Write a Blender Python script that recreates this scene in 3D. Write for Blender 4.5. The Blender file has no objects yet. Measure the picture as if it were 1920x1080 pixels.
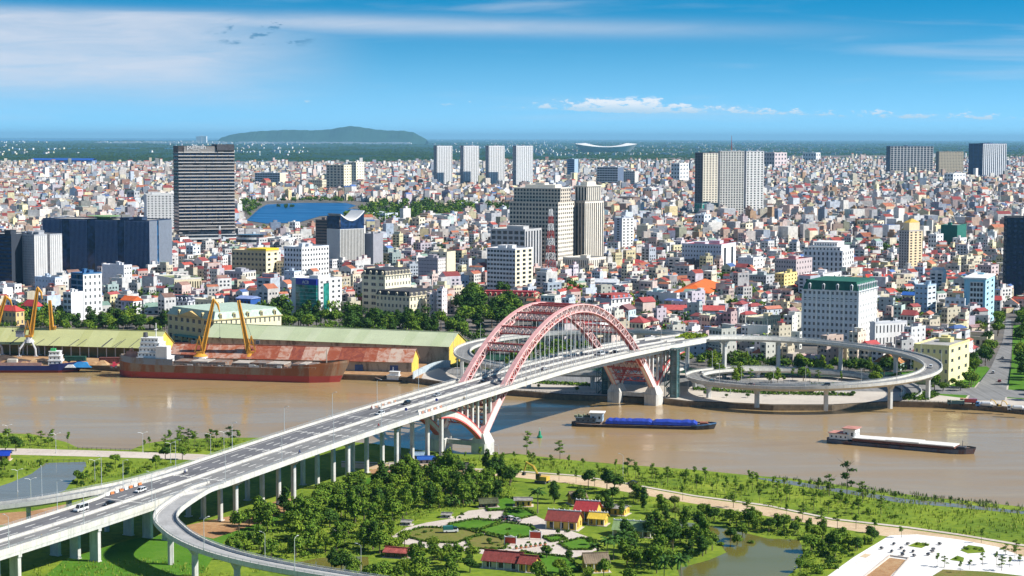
import bpy, bmesh, math, random
import numpy as np
from mathutils import Vector, Matrix
from mathutils.geometry import tessellate_polygon
R = math.radians
random.seed(7); RNG = np.random.default_rng(7)
scene = bpy.context.scene
COL = scene.collection

# ---------------------------------------------------------------- camera
F = 3500.0; H = 150.0
PITCH = math.atan(282.0 / F); ROLL = R(0.18)
_fw = Vector((0, math.cos(PITCH), -math.sin(PITCH)))
_r0 = Vector((1, 0, 0)); _u0 = Vector((0, math.sin(PITCH), math.cos(PITCH)))
_rt = _r0 * math.cos(ROLL) + _u0 * math.sin(ROLL)
_up = _u0 * math.cos(ROLL) - _r0 * math.sin(ROLL)
cam_d = bpy.data.cameras.new('camera'); cam = bpy.data.objects.new('camera', cam_d); COL.objects.link(cam)
cam_d.sensor_width = 36; cam_d.lens = 36 * F / 1920; cam_d.clip_start = 1; cam_d.clip_end = 400000
_m = Matrix((( _rt.x, _up.x, -_fw.x, 0), (_rt.y, _up.y, -_fw.y, 0), (_rt.z, _up.z, -_fw.z, H), (0, 0, 0, 1)))
cam.matrix_world = _m
scene.camera = cam

# ---------------------------------------------------------------- sky, sun, exposure
SUN_EL = 40.0; SUN_AZ = 100.0            # azimuth clockwise from +Y (away from the camera)
scene.view_settings.view_transform = 'Standard'; scene.view_settings.look = 'None'
scene.view_settings.exposure = 0.55; scene.view_settings.gamma = 1.0
world = bpy.data.worlds.new('World'); scene.world = world; world.use_nodes = True

class NT:
    def __init__(s, tree): s.t = tree; s.n = tree.nodes; s.l = tree.links
    def node(s, kind, **kw):
        n = s.n.new(kind)
        for k, v in kw.items(): setattr(n, k, v)
        return n
    def put(s, sock, v):
        if hasattr(v, 'is_output'): s.l.new(v, sock)
        else: sock.default_value = v
    def math(s, op, a, b=0.0, c=None, clamp=False):
        n = s.node('ShaderNodeMath', operation=op, use_clamp=clamp)
        s.put(n.inputs[0], a); s.put(n.inputs[1], b)
        if c is not None: s.put(n.inputs[2], c)
        return n.outputs[0]
    def mix(s, fac, a, b, blend='MIX'):
        n = s.node('ShaderNodeMix', data_type='RGBA', blend_type=blend)
        s.put(n.inputs[0], fac); s.put(n.inputs[6], a); s.put(n.inputs[7], b)
        return n.outputs[2]
    def noise(s, vec, scale, detail=3, rough=0.55, dist=0.0):
        n = s.node('ShaderNodeTexNoise'); s.put(n.inputs['Vector'], vec)
        n.inputs['Scale'].default_value = scale; n.inputs['Detail'].default_value = detail
        n.inputs['Roughness'].default_value = rough; n.inputs['Distortion'].default_value = dist
        return n.outputs['Fac']
    def ramp(s, fac, stops):
        n = s.node('ShaderNodeValToRGB'); s.put(n.inputs[0], fac)
        e = n.color_ramp.elements
        while len(e) < len(stops): e.new(0.5)
        for i, (p, c) in enumerate(stops): e[i].position = p; e[i].color = (*c, 1) if len(c) == 3 else c
        return n.outputs[0]
    def smooth(s, x, a, b):
        n = s.node('ShaderNodeMapRange', interpolation_type='SMOOTHSTEP'); s.put(n.inputs[0], x)
        n.inputs[1].default_value = a; n.inputs[2].default_value = b
        return n.outputs[0]
    def vec(s, x, y, z):
        n = s.node('ShaderNodeCombineXYZ'); s.put(n.inputs[0], x); s.put(n.inputs[1], y); s.put(n.inputs[2], z)
        return n.outputs[0]

SKY_LOW = (3.1, 4.0, 3.4, 1); SKY_HIGH = (0.03, 1.26, 1.56, 1); SKY_ZEN = (1.0, 1.0, 1.05, 1)
def build_world():
    t = NT(world.node_tree); t.n.clear()
    out = t.node('ShaderNodeOutputWorld'); bg = t.node('ShaderNodeBackground'); t.l.new(bg.outputs[0], out.inputs[0])
    sky = t.node('ShaderNodeTexSky', sky_type='NISHITA'); sky.sun_disc = False
    sky.sun_elevation = R(SUN_EL); sky.sun_rotation = R(SUN_AZ)
    sky.air_density = 1.0; sky.dust_density = 0.2; sky.ozone_density = 2.0; sky.altitude = 0
    tc = t.node('ShaderNodeTexCoord'); sp = t.node('ShaderNodeSeparateXYZ'); t.l.new(tc.outputs['Generated'], sp.inputs[0])
    X, Y, Z = sp.outputs
    az = t.math('ARCTAN2', X, Y); el = t.math('ARCSINE', Z)
    # very clear air: the sky texture is read a little higher up, so the blue reaches down to the horizon
    t.l.new(t.vec(X, Y, t.math('ADD', t.math('MULTIPLY', t.math('ABSOLUTE', Z), 0.8), 0.3)), sky.inputs['Vector'])
    deep = t.smooth(el, -0.045, 0.08)
    tint = t.mix(t.smooth(el, 0.08, 0.7), t.mix(deep, SKY_LOW, SKY_HIGH), SKY_ZEN)
    col = t.mix(1.0, sky.outputs[0], tint, 'MULTIPLY')
    # high cirrus: long streaks, everywhere round the horizon, one thick bank in view
    sv = t.vec(t.math('MULTIPLY', az, 5.0), t.math('MULTIPLY', el, 70.0), 0.3)
    n1 = t.noise(sv, 1.0, 5, 0.55, 0.4)
    sv2 = t.vec(t.math('MULTIPLY', az, 16.0), t.math('MULTIPLY', el, 120.0), 1.3)
    n2 = t.noise(sv2, 1.0, 4, 0.6, 0.6)
    def band(c, w, x, y0):   # soft bump
        d = t.math('DIVIDE', t.math('SUBTRACT', x, c), w)
        return t.math('POWER', 2.718, t.math('MULTIPLY', t.math('MULTIPLY', d, d), -1.0))
    left = t.smooth(az, -0.06, -0.20)
    top = t.smooth(t.math('ADD', el, t.math('MULTIPLY', n1, 0.012)), 0.0715, 0.0655)
    bot = t.smooth(t.math('ADD', el, t.math('MULTIPLY', n1, 0.02)), 0.018, 0.046)
    bank = t.math('MULTIPLY', t.math('MULTIPLY', left, top), bot)
    bank = t.math('MULTIPLY', bank, t.math('ADD', 0.30, t.math('MULTIPLY', n2, 1.0)))
    stc = t.math('ADD', 0.0585, t.math('MULTIPLY', az, -0.013))
    ste = t.math('DIVIDE', t.math('SUBTRACT', el, stc), 0.0046)
    streak = t.math('POWER', 2.718, t.math('MULTIPLY', t.math('MULTIPLY', ste, ste), -1.0))
    streak = t.math('MULTIPLY', streak, t.smooth(az, 0.26, -0.12))
    streak = t.math('MULTIPLY', streak, t.math('ADD', 0.35, t.math('MULTIPLY', n2, 0.7)))
    veil = t.math('MULTIPLY', t.smooth(n1, 0.5, 0.85), 0.5)
    cir = t.math('MAXIMUM', t.math('MAXIMUM', bank, streak), veil, clamp=True)
    col = t.mix(t.math('MULTIPLY', cir, 0.9), col, (7.4, 7.8, 8.8, 1))
    # low row of small cumulus above the horizon
    cv = t.vec(t.math('MULTIPLY', az, 115.0), t.math('MULTIPLY', el, 330.0), 4.7)
    n3 = t.noise(cv, 1.0, 7, 0.66)
    big = t.noise(t.vec(t.math('MULTIPLY', az, 13.0), 0.0, 2.2), 1.0, 2, 0.5)
    d1 = t.math('DIVIDE', t.math('SUBTRACT', az, 0.051), 0.036)
    pk = t.math('POWER', 2.718, t.math('MULTIPLY', t.math('MULTIPLY', d1, d1), -1.0))
    amp = t.math('ADD', t.math('MULTIPLY', pk, 0.24), t.math('MULTIPLY', t.smooth(az, 0.01, 0.08), 0.13))
    base = t.math('ADD', 0.0148, t.math('MULTIPLY', az, -0.022))
    hgt = t.math('SUBTRACT', el, base)
    vert = t.math('MULTIPLY', t.smooth(hgt, -0.0008, 0.0014), t.smooth(hgt, 0.0105, 0.001))
    cum = t.smooth(t.math('ADD', n3, t.math('ADD', amp, t.math('MULTIPLY', vert, 0.25))), 0.84, 0.98)
    cum = t.math('MULTIPLY', cum, t.smooth(vert, 0.0, 0.25))
    shade = t.mix(t.smooth(hgt, 0.0, 0.006), (5.6, 7.6, 9.2, 1), (10.4, 10.3, 10.4, 1))
    col = t.mix(t.math('MULTIPLY', cum, 0.85), col, shade)
    # a few small dark scud clouds
    sc = t.vec(t.math('MULTIPLY', az, 75.0), t.math('MULTIPLY', el, 230.0), 9.1)
    n4 = t.noise(sc, 1.0, 4, 0.6)
    m4 = t.math('MULTIPLY', band(-0.131, 0.028, az, 0), band(0.0545, 0.0085, el, 0))
    scud = t.math('MULTIPLY', t.smooth(n4, 0.56, 0.66), t.smooth(m4, 0.25, 0.6))
    col = t.mix(t.math('MULTIPLY', scud, 0.75), col, (0.6, 2.5, 4.6, 1))
    t.put(bg.inputs[0], col); bg.inputs[1].default_value = 0.068
build_world()
sun_d = bpy.data.lights.new('sun', 'SUN'); sun = bpy.data.objects.new('sun', sun_d); COL.objects.link(sun)
sun_d.energy = 5.0; sun_d.angle = R(0.5); sun_d.color = (1.0, 0.955, 0.88)
_sd = Vector((math.sin(R(SUN_AZ)) * math.cos(R(SUN_EL)), math.cos(R(SUN_AZ)) * math.cos(R(SUN_EL)), math.sin(R(SUN_EL))))
sun.rotation_euler = (-_sd).to_track_quat('-Z', 'Y').to_euler(); sun.location = (0, 0, 900)
cy = scene.cycles
scene.render.engine = 'CYCLES'
cy.use_denoising = True; cy.denoiser = 'OPENIMAGEDENOISE'; cy.denoising_input_passes = 'RGB_ALBEDO_NORMAL'
cy.max_bounces = 5; cy.diffuse_bounces = 2; cy.glossy_bounces = 3; cy.transmission_bounces = 3; cy.volume_bounces = 0
cy.transparent_max_bounces = 4; cy.sample_clamp_indirect = 4; cy.caustics_reflective = False; cy.caustics_refractive = False
cy.volume_step_rate = 10

# ---------------------------------------------------------------- pixel <-> world
def P(u, v, z=0.0):
    d = _rt * ((u - 960) / F) + _up * ((540 - v) / F) + _fw
    t = (z - H) / d.z
    return Vector((d.x * t, d.y * t, z))
def pj(x, y, z=0.0):
    q = Vector((x, y, z - H)); w = q.dot(_fw)
    return 960 + F * q.dot(_rt) / w, 540 - F * q.dot(_up) / w
def pjn(x, y, z):      # numpy version
    qx, qy, qz = x, y, z - H
    w = qx * _fw.x + qy * _fw.y + qz * _fw.z
    return 960 + F * (qx * _rt.x + qy * _rt.y + qz * _rt.z) / w, 540 - F * (qx * _up.x + qy * _up.y + qz * _up.z) / w
def coldir(u, v=450):
    d = _rt * ((u - 960) / F) + _up * ((540 - v) / F) + _fw
    return Vector((d.x, d.y)).normalized()
def zat(x, y, v):      # height at which the point over (x,y) shows in image row v
    u, _ = pj(x, y, 10)
    d = _rt * ((u - 960) / F) + _up * ((540 - v) / F) + _fw
    return H + d.z * (y / d.y)
def inpoly(px, py, poly):
    px = np.asarray(px, float); py = np.asarray(py, float); r = np.zeros(px.shape, bool)
    n = len(poly)
    for i in range(n):
        x1, y1 = poly[i]; x2, y2 = poly[(i + 1) % n]
        if y1 == y2: continue
        c = ((y1 > py) != (y2 > py)) & (px < (x2 - x1) * (py - y1) / (y2 - y1) + x1)
        r ^= c
    return r

# ---------------------------------------------------------------- materials
MATS = {}
def mat(name, color=(0.5, 0.5, 0.5), rough=0.7, metal=0.0, var=0.12, vscale=0.35, spec=0.4, color2=None, bump=0.0, bscale=2.0, streak=0.0, coat=0.0):
    """procedural paint / concrete / cloth: base colour broken up by two noises, optional vertical weather streaks and bump"""
    if name in MATS: return MATS[name]
    m = bpy.data.materials.new(name); m.use_nodes = True; t = NT(m.node_tree); b = t.n['Principled BSDF']
    b.inputs['Roughness'].default_value = rough; b.inputs['Metallic'].default_value = metal
    b.inputs['Specular IOR Level'].default_value = spec; b.inputs['Coat Weight'].default_value = coat
    geo = t.node('ShaderNodeNewGeometry').outputs['Position']
    n1 = t.noise(geo, vscale, 4, 0.6); n2 = t.noise(geo, vscale * 7.3, 2, 0.5)
    f = t.math('ADD', t.math('MULTIPLY', n1, 0.65), t.math('MULTIPLY', n2, 0.35))
    lo = tuple(c * (1 - var * 2.2) for c in color) if color2 is None else color2
    hi = tuple(min(1, c * (1 + var)) for c in color)
    c = t.ramp(f, [(0.3, lo), (0.7, hi)])
    if streak > 0:
        mp = t.node('ShaderNodeMapping'); mp.inputs['Scale'].default_value = (1.4, 1.4, 0.09); t.l.new(geo, mp.inputs[0])
        s = t.smooth(t.noise(mp.outputs[0], 0.9, 3, 0.6), 0.48, 0.72)
        c = t.mix(t.math('MULTIPLY', s, streak), c, tuple(x * 0.42 for x in color) + (1,))
    t.put(b.inputs['Base Color'], c)
    if bump > 0:
        bn = t.node('ShaderNodeBump'); bn.inputs['Strength'].default_value = bump; bn.inputs['Distance'].default_value = 0.3
        t.l.new(t.noise(geo, bscale, 3, 0.6), bn.inputs['Height']); t.l.new(bn.outputs[0], b.inputs['Normal'])
    MATS[name] = m; return m
def glass(name, color=(0.02, 0.035, 0.05), rough=0.12, var=0.5, vscale=0.25):
    if name in MATS: return MATS[name]
    m = bpy.data.materials.new(name); m.use_nodes = True; t = NT(m.node_tree); b = t.n['Principled BSDF']
    b.inputs['Roughness'].default_value = rough; b.inputs['Specular IOR Level'].default_value = 0.4
    geo = t.node('ShaderNodeNewGeometry').outputs['Position']
    n = t.noise(geo, vscale, 1, 0.5)
    t.put(b.inputs['Base Color'], t.ramp(n, [(0.35, tuple(c * (1 - var) for c in color)), (0.65, tuple(c * (1 + var) for c in color))]))
    MATS[name] = m; return m
def attrmat(name, rough=0.75, var=0.25, vscale=0.5, spec=0.3, trans=0.0):
    """colour from the mesh's own colour attribute, broken by noise"""
    if name in MATS: return MATS[name]
    m = bpy.data.materials.new(name); m.use_nodes = True; t = NT(m.node_tree); b = t.n['Principled BSDF']
    b.inputs['Roughness'].default_value = rough; b.inputs['Specular IOR Level'].default_value = spec
    a = t.node('ShaderNodeAttribute'); a.attribute_name = 'col'
    geo = t.node('ShaderNodeNewGeometry').outputs['Position']
    n = t.noise(geo, vscale, 3, 0.6)
    k = t.ramp(n, [(0.3, (1 - var,) * 3), (0.7, (1 + var * 0.3,) * 3)])
    t.put(b.inputs['Base Color'], t.mix(1.0, a.outputs['Color'], k, 'MULTIPLY'))
    MATS[name] = m; return m

# ---------------------------------------------------------------- mesh builder
class MB:
    def __init__(s): s.v = []; s.f = []; s.c = []; s.m = []
    def add(s, vs, fs, col=None, mi=0):
        o = len(s.v); s.v.extend([tuple(p) for p in vs]); s.f.extend([tuple(i + o for i in f) for f in fs])
        s.c.extend([col] * len(fs)); s.m.extend([mi] * len(fs))
    def quad(s, a, b, c, d, col=None, mi=0): s.add([a, b, c, d], [(0, 1, 2, 3)], col, mi)
    def box(s, x0, x1, y0, y1, z0, z1, col=None, mi=0):
        s.add([(x0, y0, z0), (x1, y0, z0), (x1, y1, z0), (x0, y1, z0), (x0, y0, z1), (x1, y0, z1), (x1, y1, z1), (x0, y1, z1)],
              [(0, 3, 2, 1), (4, 5, 6, 7), (0, 1, 5, 4), (1, 2, 6, 5), (2, 3, 7, 6), (3, 0, 4, 7)], col, mi)
    def prism(s, poly, z0, z1, col=None, mi=0, cap=True):
        n = len(poly); vs = [(p[0], p[1], z0) for p in poly] + [(p[0], p[1], z1) for p in poly]
        fs = [(i, (i + 1) % n, n + (i + 1) % n, n + i) for i in range(n)]
        if cap: fs += [tuple(range(n, 2 * n)), tuple(reversed(range(n)))]
        s.add(vs, fs, col, mi)
    def frustum(s, x0, x1, y0, y1, z0, X0, X1, Y0, Y1, z1, col=None, mi=0):
        s.add([(x0, y0, z0), (x1, y0, z0), (x1, y1, z0), (x0, y1, z0), (X0, Y0, z1), (X1, Y0, z1), (X1, Y1, z1), (X0, Y1, z1)],
              [(0, 3, 2, 1), (4, 5, 6, 7), (0, 1, 5, 4), (1, 2, 6, 5), (2, 3, 7, 6), (3, 0, 4, 7)], col, mi)
    def tube(s, pts, r, n=6, cap=True, col=None, mi=0):
        pts = [Vector(p) for p in pts]; rr = r if isinstance(r, (list, tuple)) else [r] * len(pts)
        vs = []
        for i, p in enumerate(pts):
            d = (pts[min(i + 1, len(pts) - 1)] - pts[max(i - 1, 0)]).normalized()
            a = d.cross(Vector((0, 0, 1)) if abs(d.z) < 0.95 else Vector((1, 0, 0))).normalized(); b = d.cross(a)
            for k in range(n):
                w = 2 * math.pi * (k + 0.5) / n
                vs.append(p + (a * math.cos(w) + b * math.sin(w)) * rr[i])
        fs = []
        for i in range(len(pts) - 1):
            for k in range(n):
                fs.append((i * n + k, i * n + (k + 1) % n, (i + 1) * n + (k + 1) % n, (i + 1) * n + k))
        if cap: fs += [tuple(range(n)), tuple(range((len(pts) - 1) * n, len(pts) * n))]
        s.add(vs, fs, col, mi)
    def bar(s, a, b, w, h=None, col=None, mi=0):       # square bar between two points
        s.tube([a, b], (w if h is None else (w + h) / 2) * 0.7071, 4, True, col, mi)
    def cyl(s, x, y, z0, z1, r0, r1=None, n=12, col=None, mi=0):
        r1 = r0 if r1 is None else r1
        vs = [(x + r0 * math.cos(2 * math.pi * k / n), y + r0 * math.sin(2 * math.pi * k / n), z0) for k in range(n)] + \
             [(x + r1 * math.cos(2 * math.pi * k / n), y + r1 * math.sin(2 * math.pi * k / n), z1) for k in range(n)]
        s.add(vs, [(k, (k + 1) % n, n + (k + 1) % n, n + k) for k in range(n)] + [tuple(range(n, 2 * n)), tuple(reversed(range(n)))], col, mi)
    def sweep(s, frames, prof, closed=False, col=None, mi=0, cap=True):
        """frames: list of (pos, side vector); prof: list of (side offset, z offset)"""
        n = len(prof); vs = []
        for p, sd in frames:
            for a, z in prof: vs.append((p[0] + sd[0] * a, p[1] + sd[1] * a, p[2] + z))
        fs = []; m = n if closed else n - 1
        for i in range(len(frames) - 1):
            for k in range(m):
                fs.append((i * n + k, (i + 1) * n + k, (i + 1) * n + (k + 1) % n, i * n + (k + 1) % n))
        if closed and cap: fs += [tuple(range(n)), tuple(reversed(range((len(frames) - 1) * n, len(frames) * n)))]
        s.add(vs, fs, col, mi)
    def poly(s, pts, col=None, mi=0):                  # flat polygon, any outline
        pts = [Vector(p) for p in pts]; tris = tessellate_polygon([pts])
        fs = []
        for a, b, c in tris:
            nz = (pts[b] - pts[a]).cross(pts[c] - pts[a]).z
            fs.append((a, b, c) if nz > 0 else (a, c, b))
        s.add(pts, fs, col, mi)
    def mesh(s, name, mats, smooth=False):
        me = bpy.data.meshes.new(name); me.from_pydata(s.v, [], s.f)
        for m in (mats if isinstance(mats, (list, tuple)) else [mats]): me.materials.append(m)
        if any(s.m): me.polygons.foreach_set('material_index', s.m)
        if any(c is not None for c in s.c):
            a = me.color_attributes.new('col', 'FLOAT_COLOR', 'CORNER')
            arr = np.empty((len(me.loops), 4), np.float32); arr[:, 3] = 1
            tot = np.array([len(f) for f in s.f]); cc = np.array([c if c is not None else (0.5, 0.5, 0.5) for c in s.c], np.float32)
            arr[:, :3] = np.repeat(cc, tot, axis=0); a.data.foreach_set('color', arr.ravel())
        if smooth: me.polygons.foreach_set('use_smooth', [True] * len(me.polygons))
        me.update(); return me
    def build(s, name, mats, parent=None, smooth=False, **tags):
        o = bpy.data.objects.new(name, s.mesh(name, mats, smooth)); COL.objects.link(o)
        if parent is not None: o.parent = parent
        for k, v in tags.items(): o[k] = v
        return o
def link(name, me, parent=None, loc=None, rz=None, **tags):
    o = bpy.data.objects.new(name, me); COL.objects.link(o)
    if parent is not None: o.parent = parent
    if loc is not None: o.location = loc
    if rz is not None: o.rotation_euler = (0, 0, rz)
    for k, v in tags.items(): o[k] = v
    return o
def empty(name, loc=(0, 0, 0), rz=0.0, label=None, category=None, group=None):
    o = bpy.data.objects.new(name, None); COL.objects.link(o); o.location = loc; o.rotation_euler = (0, 0, rz)
    o.empty_display_size = 0.5
    if label: o['label'] = label
    if category: o['category'] = category
    if group: o['group'] = group
    return o
def copy_tree(o, parent=None):
    c = o.copy(); COL.objects.link(c); c.parent = parent
    for ch in o.children: copy_tree(ch, c)
    return c
def tag(o, label, category, group=None):
    o['label'] = label; o['category'] = category
    if group: o['group'] = group
    return o
def ordn(i):
    return f"{i}{'th' if 10 <= i % 100 <= 20 else {1: 'st', 2: 'nd', 3: 'rd'}.get(i % 10, 'th')}"
def number_from_left(objs, pattern):
    """labels that single out look-alikes in a row: counted from the left as the photograph shows them"""
    for i, o in enumerate(sorted(objs, key=lambda o: pj(o.location.x, o.location.y, o.location.z)[0])):
        o['label'] = pattern.format(ordn(i + 1))
# ---------------------------------------------------------------- setting: ground, water, roads
ZF = 3.0     # far bank / city level
ZN = 2.0     # near bank level
def water_mat(name, deep, rough=0.12, bump=0.25, scale=(0.22, 0.5, 1), mud=None):
    m = bpy.data.materials.new(name); m.use_nodes = True; t = NT(m.node_tree); b = t.n['Principled BSDF']
    b.inputs['IOR'].default_value = 1.33; b.inputs['Specular IOR Level'].default_value = 0.5
    geo = t.node('ShaderNodeNewGeometry').outputs['Position']
    mp = t.node('ShaderNodeMapping'); mp.inputs['Scale'].default_value = (0.005, 0.024, 1); t.l.new(geo, mp.inputs[0])
    n = t.noise(mp.outputs[0], 1.0, 6, 0.62, 1.4)
    c2 = mud or tuple(c * 0.75 for c in deep)
    t.put(b.inputs['Base Color'], t.ramp(n, [(0.35, deep), (0.65, c2)]))
    t.put(b.inputs['Roughness'], t.math('ADD', rough, t.math('MULTIPLY', t.smooth(n, 0.42, 0.6), 0.2)))
    m1 = t.node('ShaderNodeMapping'); m1.inputs['Scale'].default_value = scale; t.l.new(geo, m1.inputs[0])
    m2 = t.node('ShaderNodeMapping'); m2.inputs['Scale'].default_value = (0.03, 0.07, 1); t.l.new(geo, m2.inputs[0])
    h = t.math('ADD', t.noise(m1.outputs[0], 1.0, 3, 0.6), t.math('MULTIPLY', t.noise(m2.outputs[0], 1.0, 2, 0.5), 1.5))
    bn = t.node('ShaderNodeBump'); bn.inputs['Strength'].default_value = bump; bn.inputs['Distance'].default_value = 0.35
    t.l.new(h, bn.inputs['Height']); t.l.new(bn.outputs[0], b.inputs['Normal'])
    MATS[name] = m; return m
def ground_mat(name, stops, scale, scale2=None, rough=0.95, bump=0.4):
    m = bpy.data.materials.new(name); m.use_nodes = True; t = NT(m.node_tree); b = t.n['Principled BSDF']
    b.inputs['Roughness'].default_value = rough; b.inputs['Specular IOR Level'].default_value = 0.15
    geo = t.node('ShaderNodeNewGeometry').outputs['Position']
    f = t.math('ADD', t.math('MULTIPLY', t.noise(geo, scale, 5, 0.62, 0.3), 0.6), t.math('MULTIPLY', t.noise(geo, scale2 or scale * 9, 3, 0.6), 0.4))
    t.put(b.inputs['Base Color'], t.ramp(f, stops))
    if bump:
        bn = t.node('ShaderNodeBump'); bn.inputs['Strength'].default_value = bump; bn.inputs['Distance'].default_value = 0.5
        t.l.new(t.noise(geo, 1.3, 4, 0.65), bn.inputs['Height']); t.l.new(bn.outputs[0], b.inputs['Normal'])
    MATS[name] = m; return m
M_river = water_mat('river_water', (0.41, 0.285, 0.13), 0.06, 0.2, mud=(0.31, 0.21, 0.105))
M_pond = water_mat('pond_water', (0.17, 0.15, 0.035), 0.03, 0.03, mud=(0.12, 0.12, 0.03))
M_inlet = water_mat('inlet_water', (0.20, 0.19, 0.15), 0.05, 0.05)
M_lake = water_mat('lake_water', (0.01, 0.11, 0.30), 0.3, 0.08)
M_sea = water_mat('sea_water', (0.01, 0.13, 0.30), 0.3, 0.0)
M_plain = ground_mat('plain_fields', [(0.34, (0.004, 0.026, 0.022)), (0.47, (0.008, 0.042, 0.028)), (0.60, (0.014, 0.06, 0.032)), (0.70, (0.07, 0.12, 0.06)), (0.78, (0.3, 0.3, 0.28))], 0.00055, 0.004, bump=0)
M_city = ground_mat('city_ground', [(0.3, (0.07, 0.075, 0.08)), (0.5, (0.14, 0.13, 0.12)), (0.62, (0.22, 0.19, 0.16)), (0.75, (0.06, 0.09, 0.04))], 0.02, 0.15, bump=0)
M_grass = ground_mat('bank_grass', [(0.30, (0.06, 0.115, 0.01)), (0.43, (0.12, 0.19, 0.016)), (0.55, (0.19, 0.26, 0.022)), (0.66, (0.26, 0.31, 0.035)), (0.78, (0.33, 0.28, 0.09))], 0.035, 0.4)
M_lawn = ground_mat('mown_lawn', [(0.3, (0.045, 0.13, 0.008)), (0.5, (0.075, 0.19, 0.012)), (0.72, (0.12, 0.22, 0.03))], 0.06, 0.8)
M_dry = ground_mat('dry_lawn', [(0.3, (0.10, 0.15, 0.02)), (0.5, (0.17, 0.17, 0.04)), (0.7, (0.24, 0.17, 0.07))], 0.06, 0.6)
M_sand = ground_mat('sandy_road', [(0.3, (0.42, 0.29, 0.17)), (0.5, (0.56, 0.42, 0.27)), (0.7, (0.66, 0.54, 0.38))], 0.05, 0.5)
M_dirt = ground_mat('bare_earth', [(0.3, (0.26, 0.13, 0.06)), (0.5, (0.38, 0.22, 0.11)), (0.68, (0.5, 0.36, 0.2)), (0.8, (0.15, 0.2, 0.04))], 0.06, 0.5)
M_conc = ground_mat('concrete_road', [(0.3, (0.42, 0.36, 0.30)), (0.5, (0.55, 0.48, 0.42)), (0.7, (0.64, 0.58, 0.52))], 0.05, 0.7)
M_plaza = ground_mat('pale_plaza', [(0.28, (0.50, 0.47, 0.43)), (0.45, (0.72, 0.70, 0.67)), (0.62, (0.84, 0.83, 0.81)), (0.75, (0.60, 0.53, 0.44))], 0.07, 0.8, bump=0.1)
M_prom = ground_mat('promenade_paving', [(0.3, (0.38, 0.34, 0.30)), (0.5, (0.5, 0.45, 0.39)), (0.7, (0.58, 0.53, 0.46))], 0.05, 0.8, bump=0.1)
def road_mat(name, c):
    m = bpy.data.materials.new(name); m.use_nodes = True; t = NT(m.node_tree); b = t.n['Principled BSDF']; b.inputs['Roughness'].default_value = .85; b.inputs['Specular IOR Level'].default_value = .3
    oc = t.node('ShaderNodeTexCoord').outputs['Object']; mp = t.node('ShaderNodeMapping'); mp.inputs['Scale'].default_value = (.9, .012, .1); t.l.new(oc, mp.inputs[0])
    w = t.noise(mp.outputs[0], 1.0, 3, .6); n = t.noise(oc, .09, 5, .65)      # wheel tracks and patches
    f = t.math('ADD', t.math('MULTIPLY', w, .6), t.math('MULTIPLY', n, .4)); t.put(b.inputs['Base Color'], t.ramp(f, [(.34, tuple(x * .66 for x in c)), (.5, c), (.66, tuple(x * 1.25 for x in c))])); MATS[name] = m; return m
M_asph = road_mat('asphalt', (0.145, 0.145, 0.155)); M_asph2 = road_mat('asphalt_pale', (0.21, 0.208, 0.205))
M_white = mat('white_concrete', (0.64, 0.62, 0.57), 0.8, var=0.12, vscale=0.3, streak=0.4)
M_pier = mat('pier_concrete', (0.60, 0.59, 0.56), 0.85, var=0.12, vscale=0.3, streak=0.45)
M_paint = mat('road_paint', (0.78, 0.77, 0.72), 0.7, var=0.12)
M_quay = mat('quay_stone', (0.20, 0.15, 0.10), 0.9, var=0.25, vscale=0.4, streak=0.4)

def structure(mb, name, m):
    o = mb.build(name, m); o['kind'] = 'structure'; return o
def sheet(name, px, z, m, kind='structure', zlift=0.0, parent=None):
    mb = MB(); mb.poly([P(u, v, z) + Vector((0, 0, zlift)) for u, v in px])
    o = mb.build(name, m, parent)
    if parent is None: o['kind'] = kind
    return o

# far bank: shoreline as the photograph shows it, left to right
SHORE_F = [(-260, 686), (0, 689), (145, 691), (226, 697), (420, 702), (630, 709), (645, 712), (735, 715), (790, 720), (860, 731), (935, 740), (1060, 750), (1130, 753),
           (1240, 757), (1290, 763), (1370, 766), (1450, 770), (1560, 770), (1675, 763), (1760, 765), (1845, 770), (1920, 777), (2150, 800)]   # waterline
mb = MB(); pts = [Vector((p.x, p.y, ZF)) for p in (P(u, v, 0) for u, v in SHORE_F)]
SHP = list(pts)
far = [Vector((5200, 900, ZF)), Vector((120000, 30000, ZF)), Vector((120000, 160000, ZF)), Vector((-120000, 160000, ZF)), Vector((-120000, 30000, ZF)), Vector((-5200, 1300, ZF))]
mb.poly(pts + far); structure(mb, 'far_ground', M_plain)
mb = MB(); allp = [far[-1]] + pts + [far[0]]
for a, b in zip(allp[:-1], allp[1:]):
    mb.quad((a.x, a.y, -2), (b.x, b.y, -2), (b.x, b.y, ZF + 0.02), (a.x, a.y, ZF + 0.02))
    d = Vector((b.x - a.x, b.y - a.y, 0)).normalized(); n = Vector((-d.y, d.x, 0)) * 1.2
    mb.quad((a.x, a.y, ZF + 0.02), (b.x, b.y, ZF + 0.02), (b.x + n.x, b.y + n.y, ZF + 0.02), (a.x + n.x, a.y + n.y, ZF + 0.02))
structure(mb, 'quay_edge', M_quay)
mb = MB(); mb.quad((-6000, 300, 0), (6000, 300, 0), (6000, 1500, 0), (-6000, 1500, 0)); structure(mb, 'river_water', M_river)
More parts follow.
